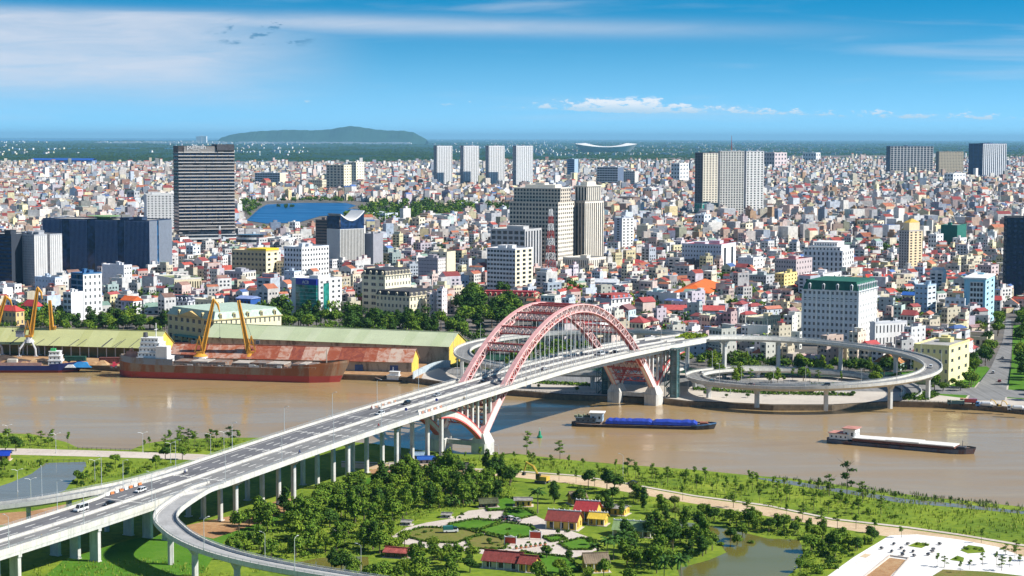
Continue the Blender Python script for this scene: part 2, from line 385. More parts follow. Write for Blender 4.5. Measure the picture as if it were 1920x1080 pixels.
# near bank
SHORE_N = [(-300, 806), (-60, 810), (0, 812), (70, 815), (125, 828), (150, 840), (250, 844), (280, 832), (330, 824), (450, 821), (560, 822), (700, 832), (800, 846), (870, 852), (920, 853), (960, 850),
           (1010, 856), (1060, 862), (1150, 870), (1300, 881), (1400, 891), (1480, 897), (1560, 908), (1640, 920), (1720, 930), (1800, 938), (1920, 951), (2200, 985)]
mb = MB(); pts = [P(u, v, ZN * 0.35) for u, v in SHORE_N]
mb.poly([Vector((-2200, pts[0].y + 60, ZN)), Vector((-2200, 60, ZN)), Vector((2200, 60, ZN)), Vector((2200, pts[-1].y, ZN))] +
        [Vector((p.x, p.y - 7, ZN)) for p in reversed(pts)])
prev = None
for p in pts:
    row = [(p.x, p.y + 5, -1.2), (p.x, p.y, 0.35), (p.x, p.y - 7, ZN)]
    if prev:
        for k in range(2): mb.quad(prev[k + 1], row[k + 1], row[k], prev[k])
    prev = row
structure(mb, 'near_bank', M_grass)
# city pavement and far water
sheet('city_ground', [(-320, 640), (-320, 300), (300, 303), (700, 302), (1200, 296), (1700, 290), (2250, 288), (2250, 660), (1800, 700), (1240, 690), (800, 652), (320, 652)], ZF, M_city, zlift=0.3)
sheet('lake', [(462, 414), (486, 392), (500, 384), (560, 381), (648, 381), (668, 386), (652, 392), (690, 394), (660, 402), (600, 406), (560, 418), (500, 420)], ZF, M_lake, zlift=0.8)
sheet('sea', [(-220, 259.6), (435, 261.0), (440, 262.5), (360, 263.0), (190, 264.5), (-220, 265.5)], ZF, M_sea, zlift=2.0)
sheet('coast_water', [(-220, 276.8), (330, 277.6), (330, 279.4), (-220, 278.6)], ZF, M_sea, zlift=1.0)
# port apron and promenade
def sheet_w(name, pts, z, m):
    mb = MB(); mb.poly([(p[0], p[1], z) for p in pts]); o = mb.build(name, m); o['kind'] = 'structure'; return o
sheet_w('port_apron', [P(u, v, ZF) for u, v in ((-300, 640), (420, 650), (800, 668), (800, 690))] + [p + Vector((0, 1.3, 0)) for p in reversed(SHP[0:9])], ZF + .35, M_dirt)
sheet_w('promenade', [P(u, v, ZF) for u, v in ((800, 690), (900, 690), (1240, 700), (1500, 705), (1700, 712), (1850, 718), (1920, 725), (2150, 750))] + [p + Vector((0, 1.3, 0)) for p in reversed(SHP[8:])], ZF + .36, M_prom)
sheet('riverside_road', [(820, 690), (1240, 702), (1480, 716), (1700, 720), (1960, 736), (1960, 750), (1700, 736), (1480, 733), (1240, 724), (860, 710)], ZF, M_asph2, zlift=0.40)
# street running away on the right
sheet('side_street', [(1812, 752), (1884, 752), (1893, 690), (1898, 640), (1896, 600), (1886, 600), (1880, 640), (1858, 690)], ZF, M_asph2, zlift=0.45)
sheet('street_verge', [(1690, 698), (1850, 688), (1856, 692), (1810, 748), (1760, 742), (1700, 736)], ZF, M_lawn, zlift=0.38); sheet('street_verge', [(1888, 748), (1896, 690), (1900, 610), (1990, 610), (1990, 752)], ZF, M_lawn, zlift=0.38)
# near bank surfaces
sheet('sandy_road', [(640, 868), (760, 872), (850, 880), (960, 885), (1080, 894), (1160, 906), (1240, 921), (1300, 932), (1440, 951), (1560, 976), (1700, 992), (1800, 1006), (1930, 1028),
                     (1930, 1050), (1700, 1012), (1580, 992), (1440, 968), (1240, 934), (1120, 913), (960, 894), (850, 888), (760, 884), (640, 876)], ZN, M_sand, zlift=0.02)
sheet('road_kerb', [(640, 865), (760, 869), (850, 877), (960, 882), (1080, 891), (1160, 903), (1240, 917.5), (1300, 928.5), (1440, 947), (1560, 972), (1700, 987.5), (1800, 1001.5), (1930, 1023), (1930, 1026.5), (1800, 1004.5), (1700, 990.5), (1560, 974.6), (1440, 949.6), (1300, 930.8), (1240, 919.8), (1160, 905), (1080, 893), (960, 884), (850, 879), (760, 871), (640, 867)], ZN, M_conc, zlift=0.14)
sheet('flooded_margin', [(1400, 894), (1480, 901), (1560, 914), (1700, 936), (1800, 945), (1930, 960), (1930, 965), (1790, 951), (1690, 943), (1560, 921), (1470, 907)], ZN, M_inlet, zlift=0.03)
sheet('concrete_road', [(-60, 840), (40, 841), (150, 844), (250, 847), (380, 852), (430, 858), (430, 868), (350, 862), (200, 857), (40, 853), (-60, 852)], ZN, M_conc, zlift=0.05)
sheet('inlet_water', [(-60, 942), (-20, 918), (20, 905), (60, 888), (85, 868), (160, 866), (162, 874), (150, 890), (132, 905), (122, 920), (95, 930), (-60, 948)], ZN, M_inlet, zlift=0.02)
sheet('left_pond_water', [(545, 1056), (600, 1046), (650, 1043), (690, 1044), (692, 1062), (670, 1082), (640, 1092), (580, 1080)], ZN, M_pond, zlift=0.02)
sheet('right_pond_water', [(1240, 974), (1290, 980), (1330, 985), (1400, 1000), (1440, 1010), (1500, 1012), (1506, 1036), (1500, 1062), (1470, 1085), (1440, 1100), (1280, 1100), (1270, 1066), (1330, 1050), (1362, 1036), (1350, 1020), (1300, 1000), (1240, 992)], ZN, M_pond, zlift=0.02)
sheet('plaza', [(1545, 1085), (1600, 1045), (1668, 1004), (1720, 1002), (1800, 1012), (1872, 1026), (1935, 1050), (1935, 1120), (1540, 1120)], ZN, M_plaza, zlift=0.03)
sheet('earth_under_bridge', [(480, 958), (520, 938), (600, 928), (500, 975), (400, 1010), (355, 1000), (350, 985), (420, 970)], ZN, M_dirt, zlift=0.02)
sheet('work_yard', [(690, 882), (760, 868), (850, 872), (905, 880), (870, 886), (770, 884), (700, 890)], ZN, M_dirt, zlift=0.03)
sheet('earth_beside_ramp', [(-20, 985), (0, 962), (60, 958), (125, 945), (110, 965), (40, 985)], ZN, M_dirt, zlift=0.02)
sheet('lawn_under_bridge', [(600, 935), (640, 915), (720, 885), (760, 890), (700, 908), (640, 928), (560, 960), (420, 1015), (380, 1075), (60, 1100), (120, 1050), (250, 1010), (330, 1000), (480, 960)], ZN, M_lawn, zlift=0.01)
# ---------------------------------------------------------------- the arch bridge
F0 = P(905, 845, 2.0); _Fb = P(144, 1052, 2.0); _Ff = P(1218, 745, 2.0)
_dv = Vector((_Ff.x - _Fb.x, _Ff.y - _Fb.y)); BE = _dv.normalized(); BN = Vector((BE.y, -BE.x))
SPAN = 194.0
HALF = 11.5                                    # arch planes at +-HALF from the axis
BO = Vector((F0.x, F0.y)) - BN * HALF          # axis over the near arch foot
BRZ = -math.atan2(BE.x, BE.y)                  # local frame: x = right of the bridge, y = along it
ZT = [(-480, 10.5), (-400, 12), (-300, 14.8), (-265, 16.2), (-222, 18.4), (-160, 22.2), (-118, 24.6), (-80, 26.4), (-34, 28.3), (10, 30), (60, 31.8), (100, 32.6), (150, 32.7), (194, 32.2), (240, 31), (300, 29.5)]
def zdeck(t):
    xs = [a for a, _ in ZT]; ys = [b for _, b in ZT]
    w = [-24, -12, 0, 12, 24]
    return float(np.mean([np.interp(t + k, xs, ys) for k in w]))
def BW(n, t, z=0.0): p = BO + BN * n + BE * t; return Vector((p.x, p.y, z))
bridge = empty('arch_bridge', (BO.x, BO.y, 0), BRZ, 'long white road bridge with twin pink-red lattice arches crossing the brown river', 'bridge')
HWR = 17.0; HWL = 17.0
def hw_r(t): return float(np.interp(t, [-232, -222, -216], [11.6, 11.8, HWR]))   # lane leaves to the exit ramp
def hw_l(t): return float(np.interp(t, [-252, -240, -226], [12.0, 12.6, HWL]))
TS = [-470 + 6 * i for i in range(int((SPAN + 62 + 470) / 6) + 1)]
def strip(mb, n0, n1, z, ts=TS):
    pr = None
    for t in ts:
        a = n0(t) if callable(n0) else n0; b = n1(t) if callable(n1) else n1; zz = zdeck(t) + z
        row = ((a, t, zz), (b, t, zz))
        if pr: mb.quad(pr[0], pr[1], row[1], row[0])
        pr = row
def wall(mb, n0, n1, z0, z1, ts=TS):       # extruded rectangle along the deck
    pr = None
    for t in ts:
        a = n0(t) if callable(n0) else n0; b = n1(t) if callable(n1) else n1; zz = zdeck(t)
        row = ((a, t, zz + z0), (b, t, zz + z0), (b, t, zz + z1), (a, t, zz + z1))
        if pr:
            for k in range(4): mb.quad(pr[k], pr[(k + 1) % 4], row[(k + 1) % 4], row[k])
        else: mb.quad(*row)
        pr = row
    mb.quad(*reversed(pr))
mb = MB(); wall(mb, lambda t: -hw_l(t), hw_r, -0.55, -0.02); mb.build('deck_slab', M_white, bridge)
GY = [-12.4, -6.2, 0, 6.2, 12.4]
for g in GY:      # girders under the slab, each a part
    mb = MB(); wall(mb, lambda t, g=g: max(-hw_l(t) + 1, min(hw_r(t) - 1, g)) - 0.9, lambda t, g=g: max(-hw_l(t) + 1, min(hw_r(t) - 1, g)) + 0.9, -2.3, -0.57, [-470 + 12 * i for i in range(45)] + [SPAN + 62])
    mb.build('girder', M_pier, bridge)
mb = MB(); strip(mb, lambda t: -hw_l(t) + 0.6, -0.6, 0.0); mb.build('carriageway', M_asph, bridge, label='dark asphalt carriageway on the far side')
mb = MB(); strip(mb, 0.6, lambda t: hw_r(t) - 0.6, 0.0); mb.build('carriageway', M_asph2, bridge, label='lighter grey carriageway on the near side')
mb = MB(); wall(mb, -0.55, 0.55, -0.02, 0.75); mb.build('median_barrier', M_white, bridge)
TE = [t for t in TS if t <= SPAN + 20]
mb = MB(); wall(mb, lambda t: hw_r(t) - 0.6, lambda t: hw_r(t) + 0.05, -1.1, 0.95, [t for t in TS if t < -224 or t > -214]); mb.build('parapet', M_white, bridge)
mb = MB(); wall(mb, lambda t: -hw_l(t) - 0.05, lambda t: -hw_l(t) + 0.6, -1.1, 0.95, TS); mb.build('parapet', M_white, bridge)
M_rail = mat('galvanised_rail', (0.55, 0.57, 0.58), 0.45, metal=0.5, var=0.08)
for sgn in (1, -1):   # hand rail on the parapet
    mb = MB(); pr = None
    for i, t in enumerate(range(-470, int(SPAN) + 40, 4)):
        n = (hw_r(t) - 0.25) if sgn > 0 else -(hw_l(t) - 0.25); z = zdeck(t)
        mb.box(n - 0.06, n + 0.06, t - 0.06, t + 0.06, z + 0.94, z + 1.75)
        if pr:
            for h in (1.35, 1.72): mb.bar((pr[0], pr[1], pr[2] + h), (n, t, z + h), 0.09)
        pr = (n, t, z)
    mb.build('hand_rail', M_rail, bridge)
# inner barriers that part the walkway from the road in the arch span
for sgn in (1, -1):
    tt = [t for t in TS if -62 < t < SPAN + 30]
    mb = MB(); wall(mb, sgn * (HALF - 1.5) - 0.3, sgn * (HALF - 1.5) + 0.3, -0.02, 0.95, tt); mb.build('walkway_barrier', M_white, bridge)
    mb = MB(); pr = None
    for t in tt[::1]:
        n = sgn * (HALF + 1.4); z = zdeck(t); mb.box(n - 0.05, n + 0.05, t - 0.05, t + 0.05, z, z + 1.5)
        if pr:
            for h in (0.5, 1.0, 1.45): mb.bar((pr[0], pr[1], pr[2] + h), (n, t, z + h), 0.08)
            mb.bar((pr[0], pr[1], pr[2] + 0.1), (n, t, z + 1.4), 0.07); mb.bar((pr[0], pr[1], pr[2] + 1.4), (n, t, z + 0.1), 0.07)
        pr = (n, t, z)
    mb.build('walkway_fence', M_white, bridge)
# lane markings
mb = MB()
def dash(n, t, L=5.0, w=0.22): mb.quad((n - w, t, zdeck(t) + 0.012), (n + w, t, zdeck(t) + 0.012), (n + w, t + L, zdeck(t + L) + 0.012), (n - w, t + L, zdeck(t + L) + 0.012))
for t in range(-465, int(SPAN) + 20, 12):
    for n in (-3.9, -7.2, 3.9, 7.2, -10.6, 10.6):
        if abs(n) > 10 and (t > -70 or t < -222): continue
        dash(n, t)
for t in range(-465, int(SPAN) + 30, 6):
    for n in (-1.1, 1.1): dash(n, t, 6, 0.12)
    for n in ((-14.6, 14.6) if t > -212 and t < -62 else ()): dash(n, t, 6, 0.12)
mb.build('lane_marking', M_paint, bridge, kind='stuff')
for t in (-240, -200, -150, -114, -76, -38):     # expansion joints
    mb = MB(); mb.quad((-hw_l(t) + 1, t, zdeck(t) + 0.014), (hw_r(t) - 1, t, zdeck(t) + 0.014), (hw_r(t) - 1, t + 0.5, zdeck(t + .5) + 0.014), (-hw_l(t) + 1, t + 0.5, zdeck(t + .5) + 0.014))
    mb.build('expansion_joint', M_paint, bridge)
# bents: four slim columns near the river, three wide blades further left
for t in [-38, -76, -114, -153, -191]:
    zt = zdeck(t) - 2.3
    mb = MB(); mb.frustum(-12.0, 12.0, t - 0.9, t + 0.9, zt - 1.7, -14.6, 14.6, t - 1.1, t + 1.1, zt - 0.02); mb.build('pier_cap', M_pier, bridge)
    for n in (-12.4 + 0.9, -4.1, 4.1, 11.5):
        mb = MB(); mb.prism([(n + a, t + b) for a, b in ((-0.85, -0.6), (-0.6, -0.85), (0.6, -0.85), (0.85, -0.6), (0.85, 0.6), (0.6, 0.85), (-0.6, 0.85), (-0.85, 0.6))], 0.5, zt - 1.7)
        mb.box(n - 1.2, n + 1.2, t - 1.2, t + 1.2, 0.4, ZN + 0.35)
        mb.build('column', M_pier, bridge)
for t in [-229, -268, -307, -346, -385, -424]:
    zt = zdeck(t) - 2.3
    mb = MB(); mb.box(-11.5, 11.5, t - 0.8, t + 0.8, zt - 1.0, zt - 0.02); mb.build('pier_cap', M_pier, bridge)
    for n in (-9.2, 0, 9.2):
        mb = MB(); mb.box(n - 1.9, n + 1.9, t - 0.75, t + 0.75, 0.5, zt - 1.0); mb.box(n - 2.1, n + 2.1, t - 0.95, t + 0.95, 0.4, ZN + 0.3); mb.build('column', M_pier, bridge)
# --- arches
M_red = mat('arch_red', (0.50, 0.085, 0.075), 0.6, var=0.2, vscale=0.4)
M_pink = mat('arch_pink', (0.78, 0.42, 0.40), 0.6, var=0.14, vscale=0.4)
M_pale = mat('arch_pale', (0.82, 0.64, 0.61), 0.6, var=0.12, vscale=0.4)
ZFOOT = 9.5; ZCROWN = 62.0
def zarch(t): q = t / SPAN; return ZFOOT + (ZCROWN - ZFOOT) * 4 * q * (1 - q)
NSEG = 64
def arch_pts(dn, dr):
    out = []
    for i in range(NSEG + 1):
        t = SPAN * i / NSEG; s = (ZCROWN - ZFOOT) * 4 * (1 - 2 * t / SPAN) / SPAN
        L = math.hypot(1, s); out.append((dn, t - s / L * dr, zarch(t) + dr / L))
    return out
for sgn in (-1, 1):
    rib = empty('arch_rib', (0, 0, 0)); rib.parent = bridge
    c = sgn * HALF; wn = 1.15; dr = 1.9
    for dn in (-wn, wn):
        for q in (-dr, dr):
            mb = MB(); mb.tube(arch_pts(c + dn, q), 0.36, 6); mb.build('chord', M_pink, rib, smooth=True)
    mb = MB(); a = arch_pts(c - wn, dr + 0.3); b = arch_pts(c + wn, dr + 0.3)
    for i in range(NSEG): mb.quad(a[i], b[i], b[i + 1], a[i + 1])
    mb.build('top_plate', M_pink, rib)
    mb = MB(); a = arch_pts(c - wn, -dr + 0.1); b = arch_pts(c + wn, -dr + 0.1)
    for i in range(0, NSEG): mb.quad(a[i], b[i], b[i + 1], a[i + 1])
    mb.build('bottom_plate', M_red, rib)
    mb = MB()
    for dn in (-wn, wn):
        a = arch_pts(c + dn, -dr); b = arch_pts(c + dn, dr)
        for i in range(NSEG):
            mb.bar(a[i], b[i], 0.26)
            mb.bar(a[i], b[i + 1], 0.26) if i % 2 else mb.bar(b[i], a[i + 1], 0.26)
    mb.build('lattice', M_pale, rib, kind='stuff')
    # solid pale casing near the feet
    for lo, hi in ((0, 5), (NSEG - 5, NSEG)):
        mb = MB(); A = [arch_pts(c + d, q)[lo:hi + 1] for d, q in ((-wn - .1, -dr), (wn + .1, -dr), (wn + .1, dr), (-wn - .1, dr))]
        for i in range(hi - lo):
            for k in range(4): mb.quad(A[k][i], A[(k + 1) % 4][i], A[(k + 1) % 4][i + 1], A[k][i + 1])
        mb.build('foot_casing', mat('arch_white', (0.85, 0.78, 0.76), 0.55, var=0.06), rib)
# cross braces between the two ribs
for ti, t in enumerate([14, 26, 44, 58, 74, 90, SPAN / 2, SPAN - 90, SPAN - 74, SPAN - 58, SPAN - 44, SPAN - 26, SPAN - 14]):
    if abs(zarch(t) - zdeck(t)) < 5.5: continue
    z0 = zarch(t) - 1.8; z1 = zarch(t) + 1.8; w = HALF - 1.2
    br = empty('cross_brace'); br.parent = bridge
    for z in (z0, z1):
        mb = MB(); mb.box(-w, w, t - 1.3, t - 0.8, z - 0.3, z + 0.3); mb.box(-w, w, t + 0.8, t + 1.3, z - 0.3, z + 0.3); mb.build('chord', M_red, br)
    mb = MB(); N = 12
    for i in range(N):
        x0 = -w + 2 * w * i / N; x1 = -w + 2 * w * (i + 1) / N
        for y in (t - 1.05, t + 1.05):
            mb.bar((x0, y, z0 if i % 2 else z1), (x1, y, z1 if i % 2 else z0), 0.42); mb.bar((x1, y, z0), (x1, y, z1), 0.26)
        mb.bar((x0, t - 1.05, z1), (x1, t + 1.05, z1), 0.3)
    mb.build('lattice', M_pale, br, kind='stuff')
# hangers
mh = MB(); mh.tube([(0, 0, 0), (0, 0, 1)], 0.13, 5); hm = mh.mesh('hanger', mat('hanger_white', (0.82, 0.82, 0.80), 0.4, var=0.04))
for sgn in (-1, 1):
    t = 28.0
    while t < SPAN - 27:
        z0 = zdeck(t); z1 = zarch(t) - 1.9
        if z1 - z0 > 2:
            o = link('hanger', hm, bridge, (sgn * HALF, t, z0)); o.scale = (1, 1, z1 - z0)
        t += 4.9
# approach half-arches, spandrel columns and arch feet
M_redw = mat('arch_edge_red', (0.62, 0.13, 0.12), 0.55, var=0.1)
for end, t0, sg in ((0, 0.0, -1), (1, SPAN, 1)):
    for sgn in (-1, 1):
        c = sgn * HALF; Ls = 40.0; ztop = zdeck(t0 + sg * Ls) - 2.5
        A = []; n = 14
        for i in range(n + 1):
            q = i / n; t = t0 + sg * (1.5 + (Ls - 1.5) * q); z = ZFOOT - 1.0 + (ztop - ZFOOT + 0.6) * math.sin(q * math.pi / 2) ** 0.85
            A.append((t, z))
        ar = empty('side_arch'); ar.parent = bridge
        mb = MB(); pr = None
        for t, z in A:
            row = ((c - 1.3, t, z - 2.2), (c + 1.3, t, z - 2.2), (c + 1.3, t, z + 1.0), (c - 1.3, t, z + 1.0))
            if pr:
                for k in range(4): mb.quad(pr[k], pr[(k + 1) % 4], row[(k + 1) % 4], row[k])
            else: mb.quad(*row)
            pr = row
        mb.quad(*reversed(pr)); mb.build('rib', M_white, ar)
        for dz in (-2.2, 1.0):
            mb = MB(); pr = None
            for t, z in A:
                row = ((c - 1.36, t, z + dz - 0.35), (c + 1.36, t, z + dz - 0.35), (c + 1.36, t, z + dz + 0.35), (c - 1.36, t, z + dz + 0.35))
                if pr:
                    for k in range(4): mb.quad(pr[k], pr[(k + 1) % 4], row[(k + 1) % 4], row[k])
                pr = row
            mb.build('edge_flange', M_redw, ar)
        # spandrel columns outward and inward of the foot
        for j in range(1, 8):
            t = t0 + sg * (Ls * j / 8.0); z = float(np.interp(abs(t - t0), [abs(a - t0) for a, _ in A], [b for _, b in A])) + 0.8
            if zdeck(t) - 2.3 - z > 0.8:
                mb = MB(); mb.box(c - 0.62, c + 0.62, t - 0.62, t + 0.62, z, zdeck(t) - 2.25); mb.build('spandrel_column', M_pier, bridge)
        for j in range(0, 4):
            t = t0 - sg * (2.0 + 5.0 * j); z = zarch(abs(t) if end == 0 else t) + 1.7
            if zdeck(t) - 2.3 - z > 0.8:
                mb = MB(); mb.box(c - 0.62, c + 0.62, t - 0.62, t + 0.62, z, zdeck(t) - 2.25); mb.build('spandrel_column', M_pier, bridge)
        # foot: a broad pier block, waisted at the top
        mb = MB()
        mb.prism([(c + a, t0 + b) for a, b in ((-3.6, -4.6), (3.6, -4.6), (4.2, -3.6), (4.2, 3.6), (3.6, 4.6), (-3.6, 4.6), (-4.2, 3.6), (-4.2, -3.6))], -2, 6.2)
        mb.frustum(c - 4.0, c + 4.0, t0 - 4.4, t0 + 4.4, 6.2, c - 2.0, c + 2.0, t0 - 3.2, t0 + 3.2, 10.6)
        mb.build('arch_foot', M_pier, bridge)
        # diagonal leaning strut block above the foot on the land side
    mb = MB(); mb.box(-HALF + 2.2, HALF - 2.2, t0 - 1.6, t0 + 1.6, 4.2, 6.4); mb.build('tie_beam', M_pier, bridge)
    for j in (1, 2, 3):     # dark cross bracing between the spandrels
        t = t0 + sg * 8 * j
        mb = MB(); zt = zdeck(t) - 3.2
        for i in range(6):
            x0 = -HALF + 0.6 + (2 * HALF - 1.2) * i / 6; x1 = x0 + (2 * HALF - 1.2) / 6
            mb.bar((x0, t, zt if i % 2 else zt - 3), (x1, t, zt - 3 if i % 2 else zt), 0.35)
        mb.bar((-HALF + .6, t, zt), (HALF - .6, t, zt), 0.4); mb.bar((-HALF + .6, t, zt - 3), (HALF - .6, t, zt - 3), 0.4)
        mb.build('spandrel_brace', M_red, bridge)
# dark lattice below the deck between the arch legs (the portal at the far foot)
for t0, sg in ((0, 1), (SPAN, -1)):
    for j, d in enumerate((5, 9, 13)):
        t = t0 + sg * d; z = zarch(t); mb = MB(); w = HALF - 1.3
        for zz in (z - 1.3, z + 1.3): mb.box(-w, w, t - 0.3, t + 0.3, zz - 0.25, zz + 0.25)
        for i in range(10):
            x0 = -w + 2 * w * i / 10; x1 = x0 + 2 * w / 10
            mb.bar((x0, t, z - 1.3 if i % 2 else z + 1.3), (x1, t, z + 1.3 if i % 2 else z - 1.3), 0.3)
        mb.build('portal_brace', M_red, bridge)

# ---------------------------------------------------------------- ramps
def ramp(name, label, path, width, pier_ts, pier_w=1.6, surface=None, rail=True, thick=1.6, z0=ZF, group=None, trees=None):
    """path: list of (x,y,z); builds a thing with deck, two parapets, road surface and piers"""
    o = empty(name, (path[0][0], path[0][1], 0), 0, label, 'ramp', group)
    base = Vector((path[0][0], path[0][1], 0)); fr = []
    for i, p in enumerate(path):
        a = Vector(path[max(i - 1, 0)]); b = Vector(path[min(i + 1, len(path) - 1)]); d = Vector((b.x - a.x, b.y - a.y)).normalized()
        fr.append((Vector(p) - base, Vector((d.y, -d.x))))
    h = width / 2
    mb = MB(); mb.sweep(fr, [(-h, -0.35), (-h * 0.55, -thick), (h * 0.55, -thick), (h, -0.35), (h, -0.02), (-h, -0.02)], True); mb.build('deck', M_white, o)
    mb = MB(); mb.sweep(fr, [(h - 0.5, 0.0), (-h + 0.5, 0.0)]); mb.build('road_surface', surface or M_asph2, o)
    for s in (-1, 1):
        mb = MB(); mb.sweep(fr, [(s * h - 0.25, -0.7), (s * h + 0.25, -0.7), (s * h + 0.25, 0.9), (s * h - 0.25, 0.9)], True); mb.build('parapet', M_white, o)
        if rail:
            mb = MB(); pr = None
            for k, (p, sd) in enumerate(fr):
                q = Vector((p.x + sd.x * s * h, p.y + sd.y * s * h, p.z))
                mb.box(q.x - .06, q.x + .06, q.y - .06, q.y + .06, q.z + .88, q.z + 1.55)
                if pr is not None: mb.bar(pr + Vector((0, 0, 1.5)), q + Vector((0, 0, 1.5)), 0.1); mb.bar(pr + Vector((0, 0, 1.2)), q + Vector((0, 0, 1.2)), 0.08)
                pr = q
            mb.build('hand_rail', M_rail, o)
    mb = MB(); mb.sweep(fr, [(h - 1.0, 0.012), (h - 1.22, 0.012)]); mb.sweep(fr, [(-h + 1.22, 0.012), (-h + 1.0, 0.012)]); mb.build('edge_line', M_paint, o)
    for k in pier_ts:
        p, sd = fr[k]
        mb = MB(); ang = math.atan2(sd.y, sd.x); ca, sa = math.cos(ang), math.sin(ang)
        def tr(x, y): return (p.x + ca * x - sa * y, p.y + sa * x + ca * y)
        zt = p.z - thick - 0.02
        if zt - z0 < 1.2: continue
        w = pier_w
        lo = [tr(a * w * 0.5, b * w * 0.5) for a, b in ((-1, -.7), (-.7, -1), (.7, -1), (1, -.7), (1, .7), (.7, 1), (-.7, 1), (-1, .7))]
        mb.prism(lo, -0.5 + z0 - 0.5, zt - min(2.2, (zt - z0) * 0.5))
        zc = zt - min(2.2, (zt - z0) * 0.5); top = [tr(a * h * 0.6, b * w * 0.5) for a, b in ((-1, -.7), (-.7, -1), (.7, -1), (1, -.7), (1, .7), (.7, 1), (-.7, 1), (-1, .7))]
        mb.add([(x, y, zc) for x, y in lo] + [(x, y, zt) for x, y in top], [(i, (i + 1) % 8, 8 + (i + 1) % 8, 8 + i) for i in range(8)] + [tuple(range(8, 16))])
        mb.build('pier', M_pier, o)
    return o
def helix(side):
    """right or left spiral: leaves the far end of the deck, turns outwards and winds down 1.6 turns"""
    c_t = SPAN + 75; Rr = 70.0; cn = side * (Rr + 7.0)
    path = []; lead = 8
    for i in range(lead):
        t = SPAN + 38 + (c_t - SPAN - 38) * i / lead; path.append(tuple(BW(side * 7.0, t, zdeck(t))))
    N = 120; tot = 1.5 * 2 * math.pi
    for i in range(N + 1):
        a = tot * i / N
        rr = Rr - max(0, a - 1.5 * math.pi) / (2 * math.pi) * 16
        n = cn - side * rr * math.cos(a); t = c_t + rr * math.sin(a)
        q = a / (2 * math.pi)
        z = float(np.interp(q, [0, 0.25, 0.5, 0.75, 1.0, 1.25, 1.5], [zdeck(c_t), 23.8, 18.6, 14.0, 10.4, 7.0, ZF + 0.6]))
        path.append(tuple(BW(n, t, z)))
    return path
hp = helix(1)
ramp('spiral_ramp', 'white spiral ramp winding down right of the bridge, seen full round', hp, 10.0, range(13, 118, 7), 2.3, thick=2.1, group='spiral ramps')
hp2 = helix(-1)
ramp('spiral_ramp', 'white spiral ramp curving left behind the arches, half hidden', hp2, 10.0, range(13, 118, 7), 2.3, thick=2.1, group='spiral ramps')
# widened landing where both spirals leave the deck, planted bed in the fork
mb = MB(); prow = None
for t in [SPAN + 38 + 4 * i for i in range(11)]:
    w = 13.5 + (t - SPAN - 38) * 0.02
    row = ((-w, t, zdeck(t) - 0.03), (w, t, zdeck(t) - 0.03))
    if prow: mb.quad(prow[0], prow[1], row[1], row[0])
    prow = row
mb.build('landing', M_asph, bridge)
# exit ramp, near right
def bez(pts, n):
    """Catmull-Rom through points"""
    p = [Vector(pts[0]) * 2 - Vector(pts[1])] + [Vector(q) for q in pts] + [Vector(pts[-1]) * 2 - Vector(pts[-2])]
    out = []
    for i in range(1, len(p) - 2):
        for k in range(n):
            u = k / n
            out.append(0.5 * ((2 * p[i]) + (p[i + 1] - p[i - 1]) * u + (2 * p[i - 1] - 5 * p[i] + 4 * p[i + 1] - p[i + 2]) * u * u + (3 * p[i] - p[i - 1] - 3 * p[i + 1] + p[i + 2]) * u ** 3))
    out.append(p[-2]); return [tuple(q) for q in out]
ex0 = BW(13.8, -205, zdeck(-205)); ex1 = BW(14.2, -218, zdeck(-218))
ex = bez([ex0, ex1, P(312, 964, 16.8), P(328, 996, 14.6), P(382, 1026, 13.0), P(470, 1052, 11.6), P(600, 1076, 10.2), P(760, 1100, 8.6)], 8)
ramp('exit_ramp', 'grey curving exit ramp leaving the bridge towards the bottom of the picture', ex, 8.0, [22, 30, 38, 46], 1.8, surface=mat('pale_ramp_surface', (0.36, 0.36, 0.36), 0.85, var=0.14, vscale=0.15), z0=ZN)
en = bez([P(-140, 966, 13.2), P(-20, 951, 14.4), P(80, 938, 16.2), BW(-23.5, -235, zdeck(-235)), BW(-17.6, -217, zdeck(-217) - .03), BW(-14.2, -192, zdeck(-192) - .06)], 7)
ramp('entry_ramp', 'white entry ramp joining the bridge from the left edge of the picture', en, 7.0, [6, 12, 18, 24], 1.6, z0=ZN)
